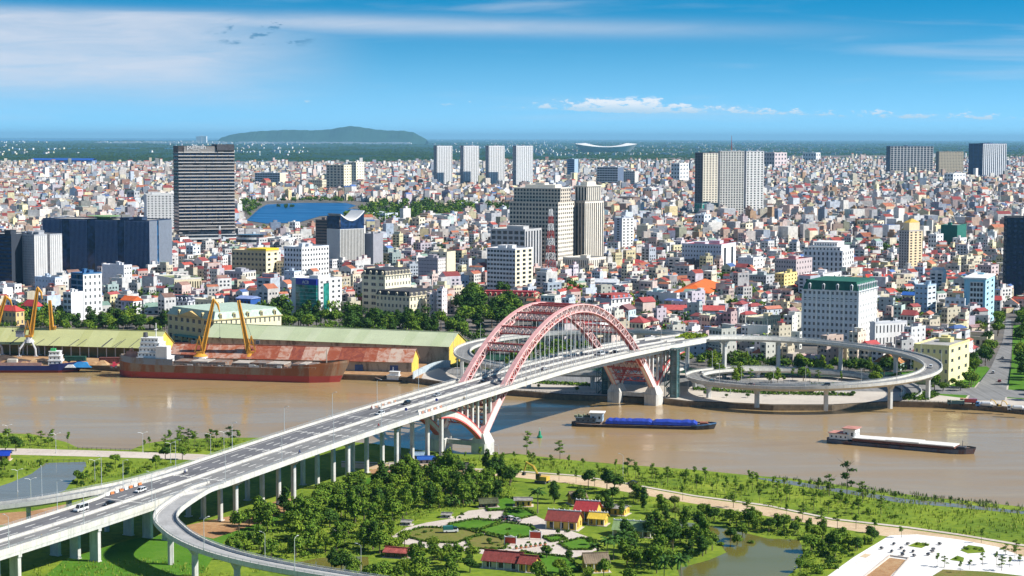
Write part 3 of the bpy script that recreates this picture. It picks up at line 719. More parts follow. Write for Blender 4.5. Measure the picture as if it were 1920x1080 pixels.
# lift towers beside the far arch feet
M_liftg = glass('lift_glass', (0.05, 0.11, 0.12), 0.2); M_steel_g = mat('green_steel', (0.10, 0.17, 0.16), 0.5, metal=0.3, var=0.15)
def lift_tower(n, t, z1, label):
    o = empty('lift_tower', BW(n, t, 0), BRZ, label, 'tower', 'lift towers beside the far arch feet')
    mb = MB(); mb.box(-1.7, 1.7, -1.7, 1.7, ZF, z1); mb.build('glass_shaft', M_liftg, o)
    for a in (-1.9, 1.9):
        for b in (-1.9, 1.9):
            mb = MB(); mb.box(a - .22, a + .22, b - .22, b + .22, ZF, z1 + 0.5); mb.build('corner_post', M_steel_g, o)
    mb = MB(); z = ZF + 3
    while z < z1:
        mb.box(-1.95, 1.95, -1.95, -1.72, z, z + .3); mb.box(-1.95, 1.95, 1.72, 1.95, z, z + .3); mb.box(1.72, 1.95, -1.7, 1.7, z, z + .3); mb.box(-1.95, -1.72, -1.7, 1.7, z, z + .3)
        z += 2.6
    mb.build('ring_beam', M_steel_g, o, kind='stuff')
    mb = MB(); mb.box(-2.3, 2.3, -2.3, 2.3, z1 + 0.5, z1 + 0.9); mb.build('roof', M_steel_g, o)
    # open stair beside the shaft
    mb = MB(); z = ZF; k = 0
    while z < z1 - 3:
        a, b = (-5.6, -2.2) if k % 2 == 0 else (-2.2, -5.6)
        mb.bar((a, 1.0, z), (b, 1.0, z + 3.4), 0.35); mb.bar((a, -1.0, z), (b, -1.0, z + 3.4), 0.35); z += 3.4; k += 1
    for a in (-5.8, -2.1):
        for b in (-1.1, 1.1): mb.bar((a, b, ZF), (a, b, z1 - 1), 0.3)
    mb.build('stair', M_steel_g, o)
lift_tower(20.0, SPAN + 10, 30.5, 'dark green glass lift tower rising through the right edge of the deck')
lift_tower(-20.0, SPAN + 4, 27.5, 'dark green glass lift tower seen below the deck, left of the far arch feet')
# ---------------------------------------------------------------- buildings
FOOT = []; MARKS = []
M_glassd = glass('window_glass', (0.025, 0.035, 0.05), 0.15)
M_glassb = glass('blue_glass', (0.015, 0.07, 0.16), 0.12)
M_glassn = glass('navy_glass', (0.014, 0.04, 0.11), 0.15)
M_glasst = glass('teal_glass', (0.02, 0.19, 0.16), 0.12)
M_frame = mat('window_frame', (0.75, 0.75, 0.74), 0.6, var=0.05)
M_roofc = mat('roof_concrete', (0.40, 0.39, 0.37), 0.85, var=0.2, vscale=0.2)
M_tank = mat('steel_tank', (0.62, 0.64, 0.66), 0.3, metal=0.7, var=0.08)
M_lead = mat('dark_metal', (0.09, 0.09, 0.10), 0.6, var=0.2)
def wallmat(c, streak=0.22): return mat('wall_%02d_%02d_%02d' % tuple(int(x * 99) for x in c), c, 0.8, var=0.07, vscale=0.22, streak=streak)
def roofmat(c): return mat('roof_%02d_%02d_%02d' % tuple(int(x * 99) for x in c), c, 0.75, var=0.16, vscale=0.4, streak=0.0)
def facade(wall, panes, O, U, W, z0, z1, cols, rows, wf, hf, rec=0.3, wins=None, edge=0.0, sill=0.5):
    """wall surface with real recessed openings; glass goes to `panes`, or centres to `wins` for single windows"""
    N = (U[1], -U[0])
    def pt(u, z, d=0.0): return (O[0] + U[0] * u - N[0] * d, O[1] + U[1] * u - N[1] * d, z)
    if not cols or not rows:
        wall.quad(pt(0, z0), pt(W, z0), pt(W, z1), pt(0, z1)); return
    ch = (z1 - z0) / rows; cw = (W - 2 * edge) / cols; ww = cw * wf; wh = ch * hf
    us = [(edge + cw * (i + 0.5) - ww / 2, edge + cw * (i + 0.5) + ww / 2) for i in range(cols)]
    zs = [(z0 + ch * (j + sill) - wh / 2, z0 + ch * (j + sill) + wh / 2) for j in range(rows)]
    zp = z0
    for a, b in zs:
        wall.quad(pt(0, zp), pt(W, zp), pt(W, a), pt(0, a)); zp = b
        up = 0
        for c, d in us:
            wall.quad(pt(up, a), pt(c, a), pt(c, b), pt(up, b)); up = d
            wall.quad(pt(c, a), pt(d, a), pt(d, a, rec), pt(c, a, rec)); wall.quad(pt(c, b, rec), pt(d, b, rec), pt(d, b), pt(c, b))
            wall.quad(pt(c, a), pt(c, a, rec), pt(c, b, rec), pt(c, b)); wall.quad(pt(d, a, rec), pt(d, a), pt(d, b), pt(d, b, rec))
            if wins is not None: wins.append((pt((c + d) / 2, a, rec), U, ww, wh))
            else: panes.quad(pt(c, a, rec), pt(d, a, rec), pt(d, b, rec), pt(c, b, rec))
        wall.quad(pt(up, a), pt(W, a), pt(W, b), pt(up, b))
    wall.quad(pt(0, zp), pt(W, zp), pt(W, z1), pt(0, z1))
WINM = {}
def window_mesh(ww, wh, g):
    k = (round(ww, 1), round(wh, 1), g.name)
    if k not in WINM:
        mb = MB(); a, h = k[0] / 2, k[1]; f = min(0.14, k[0] * 0.08)
        mb.quad((-a, 0, 0), (a, 0, 0), (a, 0, h), (-a, 0, h))
        for x0, x1, q0, q1 in ((-a, -a + f, 0, h), (a - f, a, 0, h), (-f / 2, f / 2, 0, h), (-a, a, 0, f), (-a, a, h - f, h)):
            mb.quad((x0, -0.05, q0), (x1, -0.05, q0), (x1, -0.05, q1), (x0, -0.05, q1), mi=1)
        WINM[k] = mb.mesh('window', [g, M_frame])
    return WINM[k]
def place_windows(o, wins, g):
    for p, U, ww, wh in wins:
        link('window', window_mesh(ww, wh, g), o, p, math.atan2(U[1], U[0]))
def roof_flat(o, W, D, z, m, par=1.0, clutter=2, rs=None, floor=None):
    rs = rs or random
    mb = MB(); mb.quad((-W / 2, -D / 2, z), (W / 2, -D / 2, z), (W / 2, D / 2, z), (-W / 2, D / 2, z)); mb.build('roof_deck', floor or M_roofc, o)
    t = 0.3; mb = MB()
    for x0, x1, y0, y1 in ((-W / 2 - .05, W / 2 + .05, -D / 2 - .05, -D / 2 + t), (-W / 2 - .05, W / 2 + .05, D / 2 - t, D / 2 + .05), (-W / 2 - .05, -W / 2 + t, -D / 2 + t, D / 2 - t), (W / 2 - t, W / 2 + .05, -D / 2 + t, D / 2 - t)):
        mb.box(x0, x1, y0, y1, z - 0.25, z + par)
    mb.build('parapet', m, o)
    for i in range(clutter):
        w = min(W, D) * rs.uniform(0.18, 0.35); x = rs.uniform(-W / 2 + w, W / 2 - w) * 0.8; y = rs.uniform(-D / 2 + w, D / 2 - w) * 0.8; h = rs.uniform(2, 3.6)
        mb = MB(); mb.box(x - w / 2, x + w / 2, y - w / 2, y + w / 2, z, z + h); mb.box(x - w / 2 - .3, x + w / 2 + .3, y - w / 2 - .3, y + w / 2 + .3, z + h, z + h + .25); mb.build('roof_house', m, o)
def tank(o, x, y, z, r=0.7):
    mb = MB()
    for a in (-.5, .5):
        for b in (-.5, .5): mb.box(x + a * r - .06, x + a * r + .06, y + b * r - .06, y + b * r + .06, z, z + 1.0)
    mb.cyl(x, y, z + 1.0, z + 1.0 + 2.0 * r, r, n=10); mb.cyl(x, y, z + 1.0 + 2.0 * r, z + 1.2 + 2.1 * r, r, r * 0.3, n=10); mb.build('water_tank', M_tank, o)
def roof_hip(o, W, D, z, h, m, ov=0.6, gable=False, name='roof'):
    a, b = W / 2 + ov, D / 2 + ov; mb = MB()
    if W >= D: r = a - (0 if gable else b); p, q = (-r, 0, z + h), (r, 0, z + h); fs = [(0, 1, 5, 4), (2, 3, 4, 5), (1, 2, 5), (3, 0, 4)]
    else: r = b - (0 if gable else a); p, q = (0, -r, z + h), (0, r, z + h); fs = [(1, 2, 5, 4), (3, 0, 4, 5), (0, 1, 4), (2, 3, 5)]
    mb.add([(-a, -b, z), (a, -b, z), (a, b, z), (-a, b, z), p, q], fs + [(3, 2, 1, 0)])
    mb.box(-a, a, -b, b, z - 0.25, z - 0.01); mb.build(name, m, o)
def roof_mansard(o, W, D, z, h, m, inset, dorm, wm, g):
    mb = MB(); a, b = W / 2 + .3, D / 2 + .3; mb.frustum(-a, a, -b, b, z, -a + inset, a - inset, -b + inset, b - inset, z + h); mb.box(-a + inset - .2, a - inset + .2, -b + inset - .2, b - inset + .2, z + h, z + h + .4); mb.build('mansard_roof', m, o)
    mb = MB(); mb.box(-a - .5, a + .5, -b - .5, b + .5, z - 0.7, z - 0.01); mb.build('cornice', wm, o)
    nx, ny = dorm; dh = h * 0.62
    for i in range(nx):
        x = -a + (2 * a) * (i + 0.5) / nx; d = MB(); d.box(x - .9, x + .9, -b - .1, -b + inset + .6, z + .1, z + dh); d.add([(x - 1.1, -b - .3, z + dh), (x + 1.1, -b - .3, z + dh), (x, -b - .3, z + dh + .9), (x - 1.1, -b + inset + .6, z + dh), (x + 1.1, -b + inset + .6, z + dh), (x, -b + inset + .6, z + dh + .9)], [(0, 1, 2), (0, 2, 5, 3), (1, 4, 5, 2)])
        q = d.build('dormer', wm, o); g2 = MB(); g2.quad((x - .55, -b - .13, z + .5), (x + .55, -b - .13, z + .5), (x + .55, -b - .13, z + dh - .2), (x - .55, -b - .13, z + dh - .2)); g2.build('pane', g, q)
    for i in range(ny):
        y = -b + (2 * b) * (i + 0.5) / ny; d = MB(); d.box(a - inset - .6, a + .1, y - .9, y + .9, z + .1, z + dh); d.add([(a + .3, y - 1.1, z + dh), (a + .3, y + 1.1, z + dh), (a + .3, y, z + dh + .9), (a - inset - .6, y - 1.1, z + dh), (a - inset - .6, y + 1.1, z + dh), (a - inset - .6, y, z + dh + .9)], [(0, 1, 2), (0, 2, 5, 3), (1, 4, 5, 2)])
        q = d.build('dormer', wm, o); g2 = MB(); g2.quad((a + .13, y - .55, z + .5), (a + .13, y + .55, z + .5), (a + .13, y + .55, z + dh - .2), (a + .13, y - .55, z + dh - .2)); g2.build('pane', g, q)
def solve(xl, xc, xr, yb, yaw, z0=ZF, D=None):
    C = P(xc, yb, z0); a = Vector((math.sin(R(yaw)), math.cos(R(yaw)))); b = Vector((math.cos(R(yaw)), -math.sin(R(yaw))))
    def hit(o, d, u):     # o + s*d on the ray of column u
        r = coldir(u, yb); den = d.x * r.y - d.y * r.x
        return (o.y * r.x - o.x * r.y) / den if abs(den) > 1e-6 else 1e9
    W = abs(hit(Vector((C.x, C.y)), -b, xl))
    if D is None:
        D = hit(Vector((C.x, C.y)), a, xr)
        if D < 0 or D > 300: D = 30
        D = max(6, D)
    c = Vector((C.x, C.y)) - b * (W / 2) + a * (D / 2)
    return C, W, D, c
def building(label, xl, xc, xr, yt, yb, wall, fr=None, rt=None, yaw=28, g=None, gr=None, roof='flat', rc=(0.4, 0.05, 0.04), rh=None, ind=False, D=None, name='building', cat='building', mark=None,
             clutter=2, base=None, wr=None, edge=0.0, plinth=0.0, par=1.0, z0=ZF, sub=0.0, lf=None, dorm=(4, 2), inset=2.0, floor=None, streak=0.22):
    C, W, D, c = solve(xl, xc, xr, yb, yaw, z0, D)
    zt = zat(C.x, C.y, yt) - par * (roof == 'flat')
    if roof in ('hip', 'gable', 'mansard'):
        rh = rh or max(2.5, min(W, D) * 0.25); zt -= rh
    o = empty(name, (c.x, c.y, z0), -R(yaw), label, cat); Ht = zt - z0
    o['tmp_h'] = Ht
    FOOT.append((c.x, c.y, R(yaw), W / 2 + 2, D / 2 + 2)); MARKS.append((pj(c.x, c.y, z0), mark or label))
    wm = wallmat(wall, streak); g = g or M_glassd; wr_m = wallmat(wr, streak) if wr else wm  # wr: right wall tone, mostly lighter, with its sunlight put into the colour
    def side(O, U, L, spec, m, gl):
        w = MB(); pn = MB(); wins = [] if ind else None
        zb = plinth
        if plinth: w.quad(*[(O[0] + U[0] * u, O[1] + U[1] * u, z) for u, z in ((0, 0), (L, 0), (L, plinth), (0, plinth))])
        if spec: facade(w, pn, O, U, L, zb, Ht, *spec[:4], rec=spec[4] if len(spec) > 4 else 0.35, wins=wins, edge=edge)
        else: facade(w, pn, O, U, L, zb, Ht, 0, 0, 0, 0)
        w.build('wall', m, o)
        if spec:
            if wins: place_windows(o, wins, gl)
            elif pn.f: pn.build('window_panes', gl, o, kind='stuff')
    side((-W / 2, -D / 2), (1, 0), W, fr, wm, g)
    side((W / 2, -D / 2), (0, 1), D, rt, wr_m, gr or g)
    side((-W / 2, D / 2), (0, -1), D, lf, wm, g)
    side((W / 2, D / 2), (-1, 0), W, None, wm, g)
    rs = random.Random(int(xl * 31 + yb))
    if roof == 'flat': roof_flat(o, W, D, Ht, wm, par, clutter, rs, floor)
    elif roof == 'mansard': roof_mansard(o, W, D, Ht, rh, roofmat(rc), inset, dorm, wm, g)
    else: roof_hip(o, W, D, Ht, rh, roofmat(rc), gable=(roof == 'gable'))
    return o, W, D, Ht
def bands(o, W, D, zs, th, proj, m, sides='frl', name='floor_band'):
    """projecting floor bands, one part each"""
    for z in zs:
        mb = MB(); p = proj
        mb.box(-W / 2 - (p if 'l' in sides else 0), W / 2 + (p if 'r' in sides else 0), -D / 2 - (p if 'f' in sides else 0), D / 2, z, z + th); mb.build(name, m, o)
def fins(o, W, D, xs, w, proj, z0, z1, m, face='f', name='fin'):
    mb = MB()
    for x in xs:
        if face == 'f': mb.box(x - w / 2, x + w / 2, -D / 2 - proj, -D / 2, z0, z1)
        else: mb.box(W / 2, W / 2 + proj, x - w / 2, x + w / 2, z0, z1)
    mb.build(name, m, o, kind='stuff')
def sign_text(o, txt, size, x, y, z, m, rx=90, rz=0, name='sign', depth=0.12):
    cu = bpy.data.curves.new('sign', 'FONT'); cu.body = txt; cu.size = size; cu.extrude = depth; cu.align_x = 'CENTER'
    t = bpy.data.objects.new('sign', cu); dg = bpy.context.evaluated_depsgraph_get()
    COL.objects.link(t); bpy.context.view_layer.update(); me = bpy.data.meshes.new_from_object(t.evaluated_get(bpy.context.evaluated_depsgraph_get()))
    bpy.data.objects.remove(t); me.materials.clear(); me.materials.append(m)
    s = bpy.data.objects.new(name, me); COL.objects.link(s); s.parent = o; s.location = (x, y, z); s.rotation_euler = (R(rx), 0, R(rz)); return s
WH = (0.80, 0.79, 0.77); CR = (0.74, 0.66, 0.48); YE = (0.78, 0.62, 0.25); GR = (0.42, 0.43, 0.45); LB = (0.62, 0.68, 0.74); PK = (0.55, 0.46, 0.46); TAN = (0.55, 0.45, 0.30)
M_whitep = mat('white_paint', (0.82, 0.81, 0.79), 0.6, var=0.05)
# --- left block
building('dark banded glass tower cut by the left edge of the picture', -60, 23, 26, 439, 556, (0.03, 0.04, 0.06), (1, 16, 1.0, 0.55, 0.2), None, g=M_glassn, D=30, mark='the dark tower at the left edge')
o, W, D, Ht = building('grey concrete office tower with dotted windows beside the dark left tower', 22, 66, 118, 440, 556, (0.40, 0.41, 0.44), (14, 24, 0.35, 0.3, 0.15), None, yaw=40, wr=(0.62, 0.61, 0.60), mark='the grey office tower', clutter=3)
fins(o, W, D, [-D / 2 + D * i / 13 for i in range(1, 13) if i not in (6, 7)], 0.5, 0.35, 0, Ht, wallmat((0.66, 0.65, 0.63)), 'r')
mb = MB(); mb.box(W / 2 - 0.4, W / 2 + 0.05, -D * 0.04, D * 0.06, 0, Ht + 0.9); mb.build('dark_slot', M_lead, o)
o, W, D, Ht = building('huge dark blue glass office block with pinstripe fins', 82, 281, 322, 413, 528, (0.02, 0.045, 0.10), (1, 2, 0.99, 0.97, 0.1), (1, 2, 0.99, 0.97, 0.1), yaw=20, g=M_glassn, gr=M_glassb, mark='the dark blue glass block', clutter=3, plinth=2)
M_fin = mat('fin_blue', (0.17, 0.25, 0.42), 0.5, var=0.1); M_finr = mat('fin_pale', (0.42, 0.46, 0.53), 0.5, var=0.1)
xs = [-W / 2 + W * i / 84 for i in range(85)]
fins(o, W, D, [x for x in xs if not any(abs(x / W + 0.5 - c) < 0.033 for c in (0.22, 0.46, 0.74))], 0.45, 0.5, 2, Ht, M_fin)
fins(o, W, D, [-D / 2 + D * i / 26 for i in range(27) if i not in (9, 10)], 0.7, 0.7, 2, Ht, M_finr, 'r')
mb = MB(); mb.cyl(-W * 0.05, D * 0.1, Ht + 0.2, Ht + 3.0, 7, n=20); mb.cyl(-W * 0.05, D * 0.1, Ht + 3.0, Ht + 3.6, 17, n=24); mb.build('helipad', mat('helipad_green', (0.22, 0.36, 0.16), 0.8), o)
for c in (0.22, 0.46, 0.74):
    mb = MB(); mb.box(-W / 2 + W * (c - .03), -W / 2 + W * (c + .03), -D / 2 - 0.15, -D / 2, 2, Ht + 0.5); mb.build('dark_recess', M_glassn, o)
building('white slab apartment tower half hidden behind the blue glass block', 271, 276, 330, 365, 452, WH, None, (8, 19, 0.42, 0.45, 0.4), yaw=75, wr=WH, mark='the white apartment tower', clutter=3)
# --- the tall banded hotel
o, W, D, Ht = building('tallest dark hotel tower with pale horizontal balcony bands', 327, 336, 441, 285, 470, (0.10, 0.09, 0.09), (1, 26, 1, 0.6, 0.2), (9, 26, 0.9, 0.6, 0.8), yaw=68, name='hotel_tower', mark='the tall banded hotel', clutter=0, g=M_glassn)
zf = [18 + (Ht - 18) * k / 25 for k in range(26)]
M_band = mat('balcony_band', (0.60, 0.56, 0.52), 0.6, var=0.08)
for k, z in enumerate(zf):
    mb = MB(); n = 10; ph = random.Random(k)
    for i in range(n):
        y0 = -D / 2 + D * i / n; y1 = -D / 2 + D * (i + 1) / n; pr = 0.9 + 0.9 * ph.random()
        mb.box(W / 2, W / 2 + pr, y0, y1, z, z + 1.15)
    mb.box(-W / 2 - .3, W / 2, -D / 2 - .3, -D / 2, z + .1, z + 0.6)
    mb.build('balcony_band', M_band, o)
mb = MB(); mb.box(-W / 2, W / 2, -D / 2, D / 2, Ht, Ht + 9); mb.build('crown', mat('crown_dark', (0.07, 0.06, 0.06), 0.6), o)
for i in range(5):
    mb = MB(); mb.box(W / 2, W / 2 + .9, -D / 2 + D * .1, D * .16, Ht + 1.5 * i + 1, Ht + 1.5 * i + 1.7); mb.build('crown_slat', M_band, o)
mb = MB(); mb.box(-W / 2 + 1, W / 2 + 2.5, D * .18, D / 2 - 1, Ht + 3, Ht + 11); mb.build('crown_box', M_lead, o)
sign_text(o, 'pullman', 8.0, W / 2 + 1.2, -D * 0.18, Ht + 5.2, M_whitep, 90, 90)
sign_text(o, 'H O T E L', 2.4, W / 2 + 1.2, -D * 0.18, Ht + 2.4, M_whitep, 90, 90)
M_podw = mat('podium_white', (0.72, 0.71, 0.69), 0.6, var=0.06)
for z, e, th in ((0, 14, 3.4), (6.5, 15, 2.2), (13.8, 5, 2.4), (18.5, 3, 1.6)):
    mb = MB(); pl = []
    for i in range(40):
        w = 2 * math.pi * i / 40; cx, sx = math.cos(w), math.sin(w); q = 0.35
        pl.append(((W / 2 + e) * math.copysign(abs(cx) ** q, cx), (D / 2 + e) * math.copysign(abs(sx) ** q, sx)))
    mb.prism(pl, z + 0.5, z + 0.5 + th); mb.build('podium_ring', M_podw, o)
    mb = MB(); mb.prism([(x * .97, y * .97) for x, y in pl], z + 0.2, z + 6); mb.build('podium_glass', M_glassd, o)
# round annex of the hotel
c = P(470, 475, ZF); o = empty('hotel_annex', c, 0, 'white curved low annex with dark window bands right of the tall banded hotel', 'building'); FOOT.append((c.x, c.y, 0, 26, 22))
for k in range(4):
    mb = MB(); pl = [((24 - k * 2) * math.cos(w), (18 - k * 1.5) * math.sin(w)) for w in [2 * math.pi * i / 36 for i in range(36)]]
    mb.prism(pl, k * 6, k * 6 + 2.6); mb.build('floor_ring', M_podw, o); mb = MB(); mb.prism([(x * .93, y * .93) for x, y in pl], k * 6 + 2.6, k * 6 + 6); mb.build('window_band', M_glassd, o)
# --- centre-left
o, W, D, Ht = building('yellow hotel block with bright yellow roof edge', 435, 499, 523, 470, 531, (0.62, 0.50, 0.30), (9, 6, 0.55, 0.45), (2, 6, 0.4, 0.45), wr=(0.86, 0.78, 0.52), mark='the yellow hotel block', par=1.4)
mb = MB(); mb.box(-W * .05, W / 2 + .4, -D / 2 - .4, D / 2, Ht + 1.4, Ht + 3.2); mb.build('roof_edge', mat('bright_yellow', (0.85, 0.62, 0.02), 0.6), o)
building('white seven-storey office with rows of square windows', 533, 566, 617, 463, 540, (0.66, 0.70, 0.76), (6, 8, 0.55, 0.5), (10, 8, 0.5, 0.45), wr=WH, yaw=35, mark='the white square-windowed office', clutter=3)
building('brown office slab standing behind the arcaded tower', 592, 617, 622, 412, 490, (0.16, 0.13, 0.12), (1, 14, 1, .5, .2), None, wr=(.4, .33, .25), D=14, mark='the brown slab', clutter=3)
o, W, D, Ht = building('narrow tower with white vertical fins, arcaded base and curved roofline', 615, 638, 682, 428, 516, (0.10, 0.11, 0.12), (1, 1, .98, .97, .1), (1, 1, .98, .97, .1), yaw=48, name='office_tower', mark='the arcaded white-finned tower', clutter=0)
fins(o, W, D, [-W / 2 + W * i / 11 for i in range(12)], 0.95, 0.8, 0, Ht, M_whitep); fins(o, W, D, [-D / 2 + D * i / 16 for i in range(17)], 1.05, 0.8, 0, Ht, mat('fin_grey', (0.6, 0.59, 0.56), 0.7), 'r')
def swoop(face):     # glass crown with a sagging roofline
    mb = MB(); L = D if face == 'r' else W; n = 14; pr = None
    for i in range(n + 1):
        q = i / n; s = -L / 2 + L * q; z = Ht + 15 - 8 * math.sin(q * math.pi) + (3 * q if face == 'r' else 0)
        row = [(W / 2 + .9, s, Ht), (W / 2 + .9, s, z)] if face == 'r' else [(s, -D / 2 - .9, Ht), (s, -D / 2 - .9, Ht + 14)]
        if pr: mb.quad(pr[0], row[0], row[1], pr[1])
        pr = row
    mb.build('glass_crown', M_glassn, o)
    if face == 'r':
        mb = MB(); pr = None
        for i in range(n + 1):
            q = i / n; s = -D / 2 + D * q; z = Ht + 15 - 8 * math.sin(q * math.pi) + 3 * q
            row = [(W / 2 + 1.6, s, z), (W / 2 + 1.6, s, z + 1.4), (-W / 2, s, z + 1.4), (-W / 2, s, z)]
            if pr:
                for k in range(4): mb.quad(pr[k], row[k], row[(k + 1) % 4], pr[(k + 1) % 4])
            pr = row
        mb.build('curved_roof', M_whitep, o)
swoop('r'); swoop('f')
mb = MB(); mb.box(-W / 2, W / 2 + .85, -D / 2 - .85, D / 2, Ht - .5, Ht); mb.box(-W / 2, W / 2 + .85, -D / 2 - .85, D / 2, -1, 1.5); mb.build('cornice', M_whitep, o)
for i in range(8):
    mb = MB(); y = -D / 2 + D * (i + .5) / 8; w = D / 8 * .42
    mb.add([(W / 2 + .9, y + w * math.cos(a), 11 + w * 1.3 * math.sin(a)) for a in [math.pi * k / 8 for k in range(9)]] + [(W / 2 + .9, y - w, 1.5), (W / 2 + .9, y + w, 1.5)], [tuple(range(11))]); mb.build('arch_opening', M_glassd, o)
building('plain grey windowless block attached right of the arcaded tower', 683, 700, 710, 438, 513, (0.33, 0.33, 0.37), None, None, D=20, mark='the plain grey block', clutter=1)
# teal glass bank
o, W, D, Ht = building('office with curved teal glass corner and white lit side by the palm row', 547, 598, 641, 523, 594, WH, (1, 1, .6, .7, .2), (4, 7, .42, .5), yaw=33, ind=True, g=M_glassb, gr=M_glassd, mark='the teal glass office', clutter=3, lf=(3, 7, .5, .5))
mb = MB(); pl = [(-W * .30, -D / 2 + 1), (-W * .30, -D / 2 - 1.6)] + [(-W * .30 + W * .76 * (i / 8), -D / 2 - 1.6 - 1.4 * math.sin(math.pi * i / 8)) for i in range(1, 8)] + [(W * .46, -D / 2 - 1.6), (W * .46, -D / 2 + 1)]
mb.prism(pl, 2, Ht - 4.2); mb.build('teal_curtain_wall', M_glasst, o)
mb = MB()
for k in range(1, 8):
    z = 2 + (Ht - 6.2) * k / 8; mb.prism([(x * 1.005, y - .05) for x, y in pl], z, z + .18)
mb.build('mullion', mat('mullion', (0.45, 0.6, 0.58), 0.5), o, kind='stuff')
mb = MB(); mb.prism(pl, Ht - 4.2, Ht + .6); mb.build('sign_board', mat('sign_blue', (0.015, 0.03, 0.35), 0.5), o)
sign_text(o, 'ACB', 3.6, W * .1, -D / 2 - 3.1, Ht - 3.1, M_whitep)
mb = MB(); mb.box(W / 2 + .02, W / 2 + .25, -D * .3, -D * .06, 2, Ht - 3); mb.build('teal_strip', M_glasst, o)
# cream mansard hotel and its lower wing
building('cream hotel with dark mansard roof and dormers, seven storeys', 679, 722, 770, 507, 588, CR, (3, 6, .6, .5), (9, 6, .38, .5), roof='mansard', rc=(.05, .05, .06), rh=4.2, ind=True, yaw=33, wr=(.84, .77, .58), mark='the cream mansard hotel', dorm=(4, 8), inset=1.6)
building('lower cream wing with small dark mansard roof right of the mansard hotel', 705, 768, 820, 548, 594, CR, (9, 3, .5, .5), (8, 3, .4, .5), roof='mansard', rc=(.05, .05, .06), rh=3.4, ind=True, yaw=33, wr=(.84, .77, .55), mark='the lower cream wing', dorm=(4, 6), inset=1.4)
building('mauve grey office slab with faint window grid', 784, 821, 840, 484, 548, (.40, .37, .41), (7, 9, .85, .12, .1), (5, 9, .35, .45), wr=(.72, .68, .64), mark='the mauve grey slab', clutter=2)
building('cream slab tower behind the mauve grey slab', 806, 838, 854, 472, 546, CR, (3, 11, .4, .4), None, wr=(.84, .74, .48), mark='the cream slab')
building('white balcony-striped apartment block left of the big beige hotel', 913, 966, 999, 466, 551, (.72, .72, .74), (9, 10, .82, .5, .6), (3, 10, .5, .6, .6), wr=(.82, .76, .58), yaw=32, mark='the balcony-striped block', clutter=3)
building('grey stepped office with square openings behind the balcony-striped block', 920, 984, 1015, 430, 523, (.50, .49, .49), (6, 9, .7, .6, .5), (6, 1, .5, .95, .8), mark='the grey stepped office', clutter=3)
# big beige hotel: two towers on one podium
BG = (.58, .51, .42); BGR = (.80, .73, .62)  # BGR: the same beige with sunlight put into the colour
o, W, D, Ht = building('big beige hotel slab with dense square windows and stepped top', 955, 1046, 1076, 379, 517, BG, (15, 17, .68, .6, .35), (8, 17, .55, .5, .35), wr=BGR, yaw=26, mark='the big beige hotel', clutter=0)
mb = MB(); pn = MB(); w2, d2 = W * .96, D * .62; facade(mb, pn, (-w2 / 2, -d2 / 2), (1, 0), w2, Ht, Ht + 15, 15, 4, .68, .6); facade(mb, pn, (w2 / 2, -d2 / 2), (0, 1), d2, Ht, Ht + 15, 5, 4, .55, .5)
mb.quad((-w2 / 2, -d2 / 2, Ht + 15), (w2 / 2, -d2 / 2, Ht + 15), (w2 / 2, d2 / 2, Ht + 15), (-w2 / 2, d2 / 2, Ht + 15)); mb.quad((-w2 / 2, d2 / 2, Ht), (-w2 / 2, -d2 / 2, Ht), (-w2 / 2, -d2 / 2, Ht + 15), (-w2 / 2, d2 / 2, Ht + 15))
mb.build('upper_storeys', wallmat(BG), o); pn.build('window_panes', M_glassd, o, kind='stuff')
for x0, x1, y0, y1, h in ((-w2 / 2 - .8, w2 / 2 + .8, -d2 / 2 - .8, d2 / 2 + .8, .8), (-w2 * .3, w2 * .35, -d2 * .3, d2 * .3, 4), (-w2 * .1, w2 * .1, -d2 * .2, d2 * .2, 6)):
    mb = MB(); mb.box(x0, x1, y0, y1, Ht + 15.02, Ht + 15.02 + h); mb.build('roof_storey', wallmat(BGR), o)
o, W, D, Ht = building('beige hotel tower with tall vertical window strips right of the big beige slab', 1072, 1096, 1131, 376, 513, (.30, .28, .26), (4, 1, .62, .95, .6), (9, 1, .5, .95, .6), wr=BGR, yaw=38, mark='the vertical-strip tower', clutter=0)
mb = MB(); pn = MB(); w2, d2 = W * .9, D * .75; facade(mb, pn, (-w2 / 2, -d2 / 2), (1, 0), w2, Ht, Ht + 16, 4, 1, .5, .9); facade(mb, pn, (w2 / 2, -d2 / 2), (0, 1), d2, Ht, Ht + 16, 7, 1, .5, .9)
mb.quad((-w2 / 2, -d2 / 2, Ht + 16), (w2 / 2, -d2 / 2, Ht + 16), (w2 / 2, d2 / 2, Ht + 16), (-w2 / 2, d2 / 2, Ht + 16)); mb.build('upper_storeys', wallmat(BGR), o); pn.build('window_panes', M_glassd, o, kind='stuff')
mb = MB(); mb.box(-w2 / 2 - 1, w2 / 2 + 1, -d2 / 2 - 1, d2 / 2 + 1, Ht + 16.02, Ht + 17); mb.box(-w2 * .3, w2 * .3, -d2 * .3, d2 * .3, Ht + 17, Ht + 21); mb.build('roof_storey', wallmat(BGR), o)
building('beige podium with tall arched windows below the two hotel towers', 1055, 1104, 1136, 484, 522, BGR, (12, 2, .4, .7), (9, 2, .4, .7), yaw=34, mark='the beige podium', clutter=1)
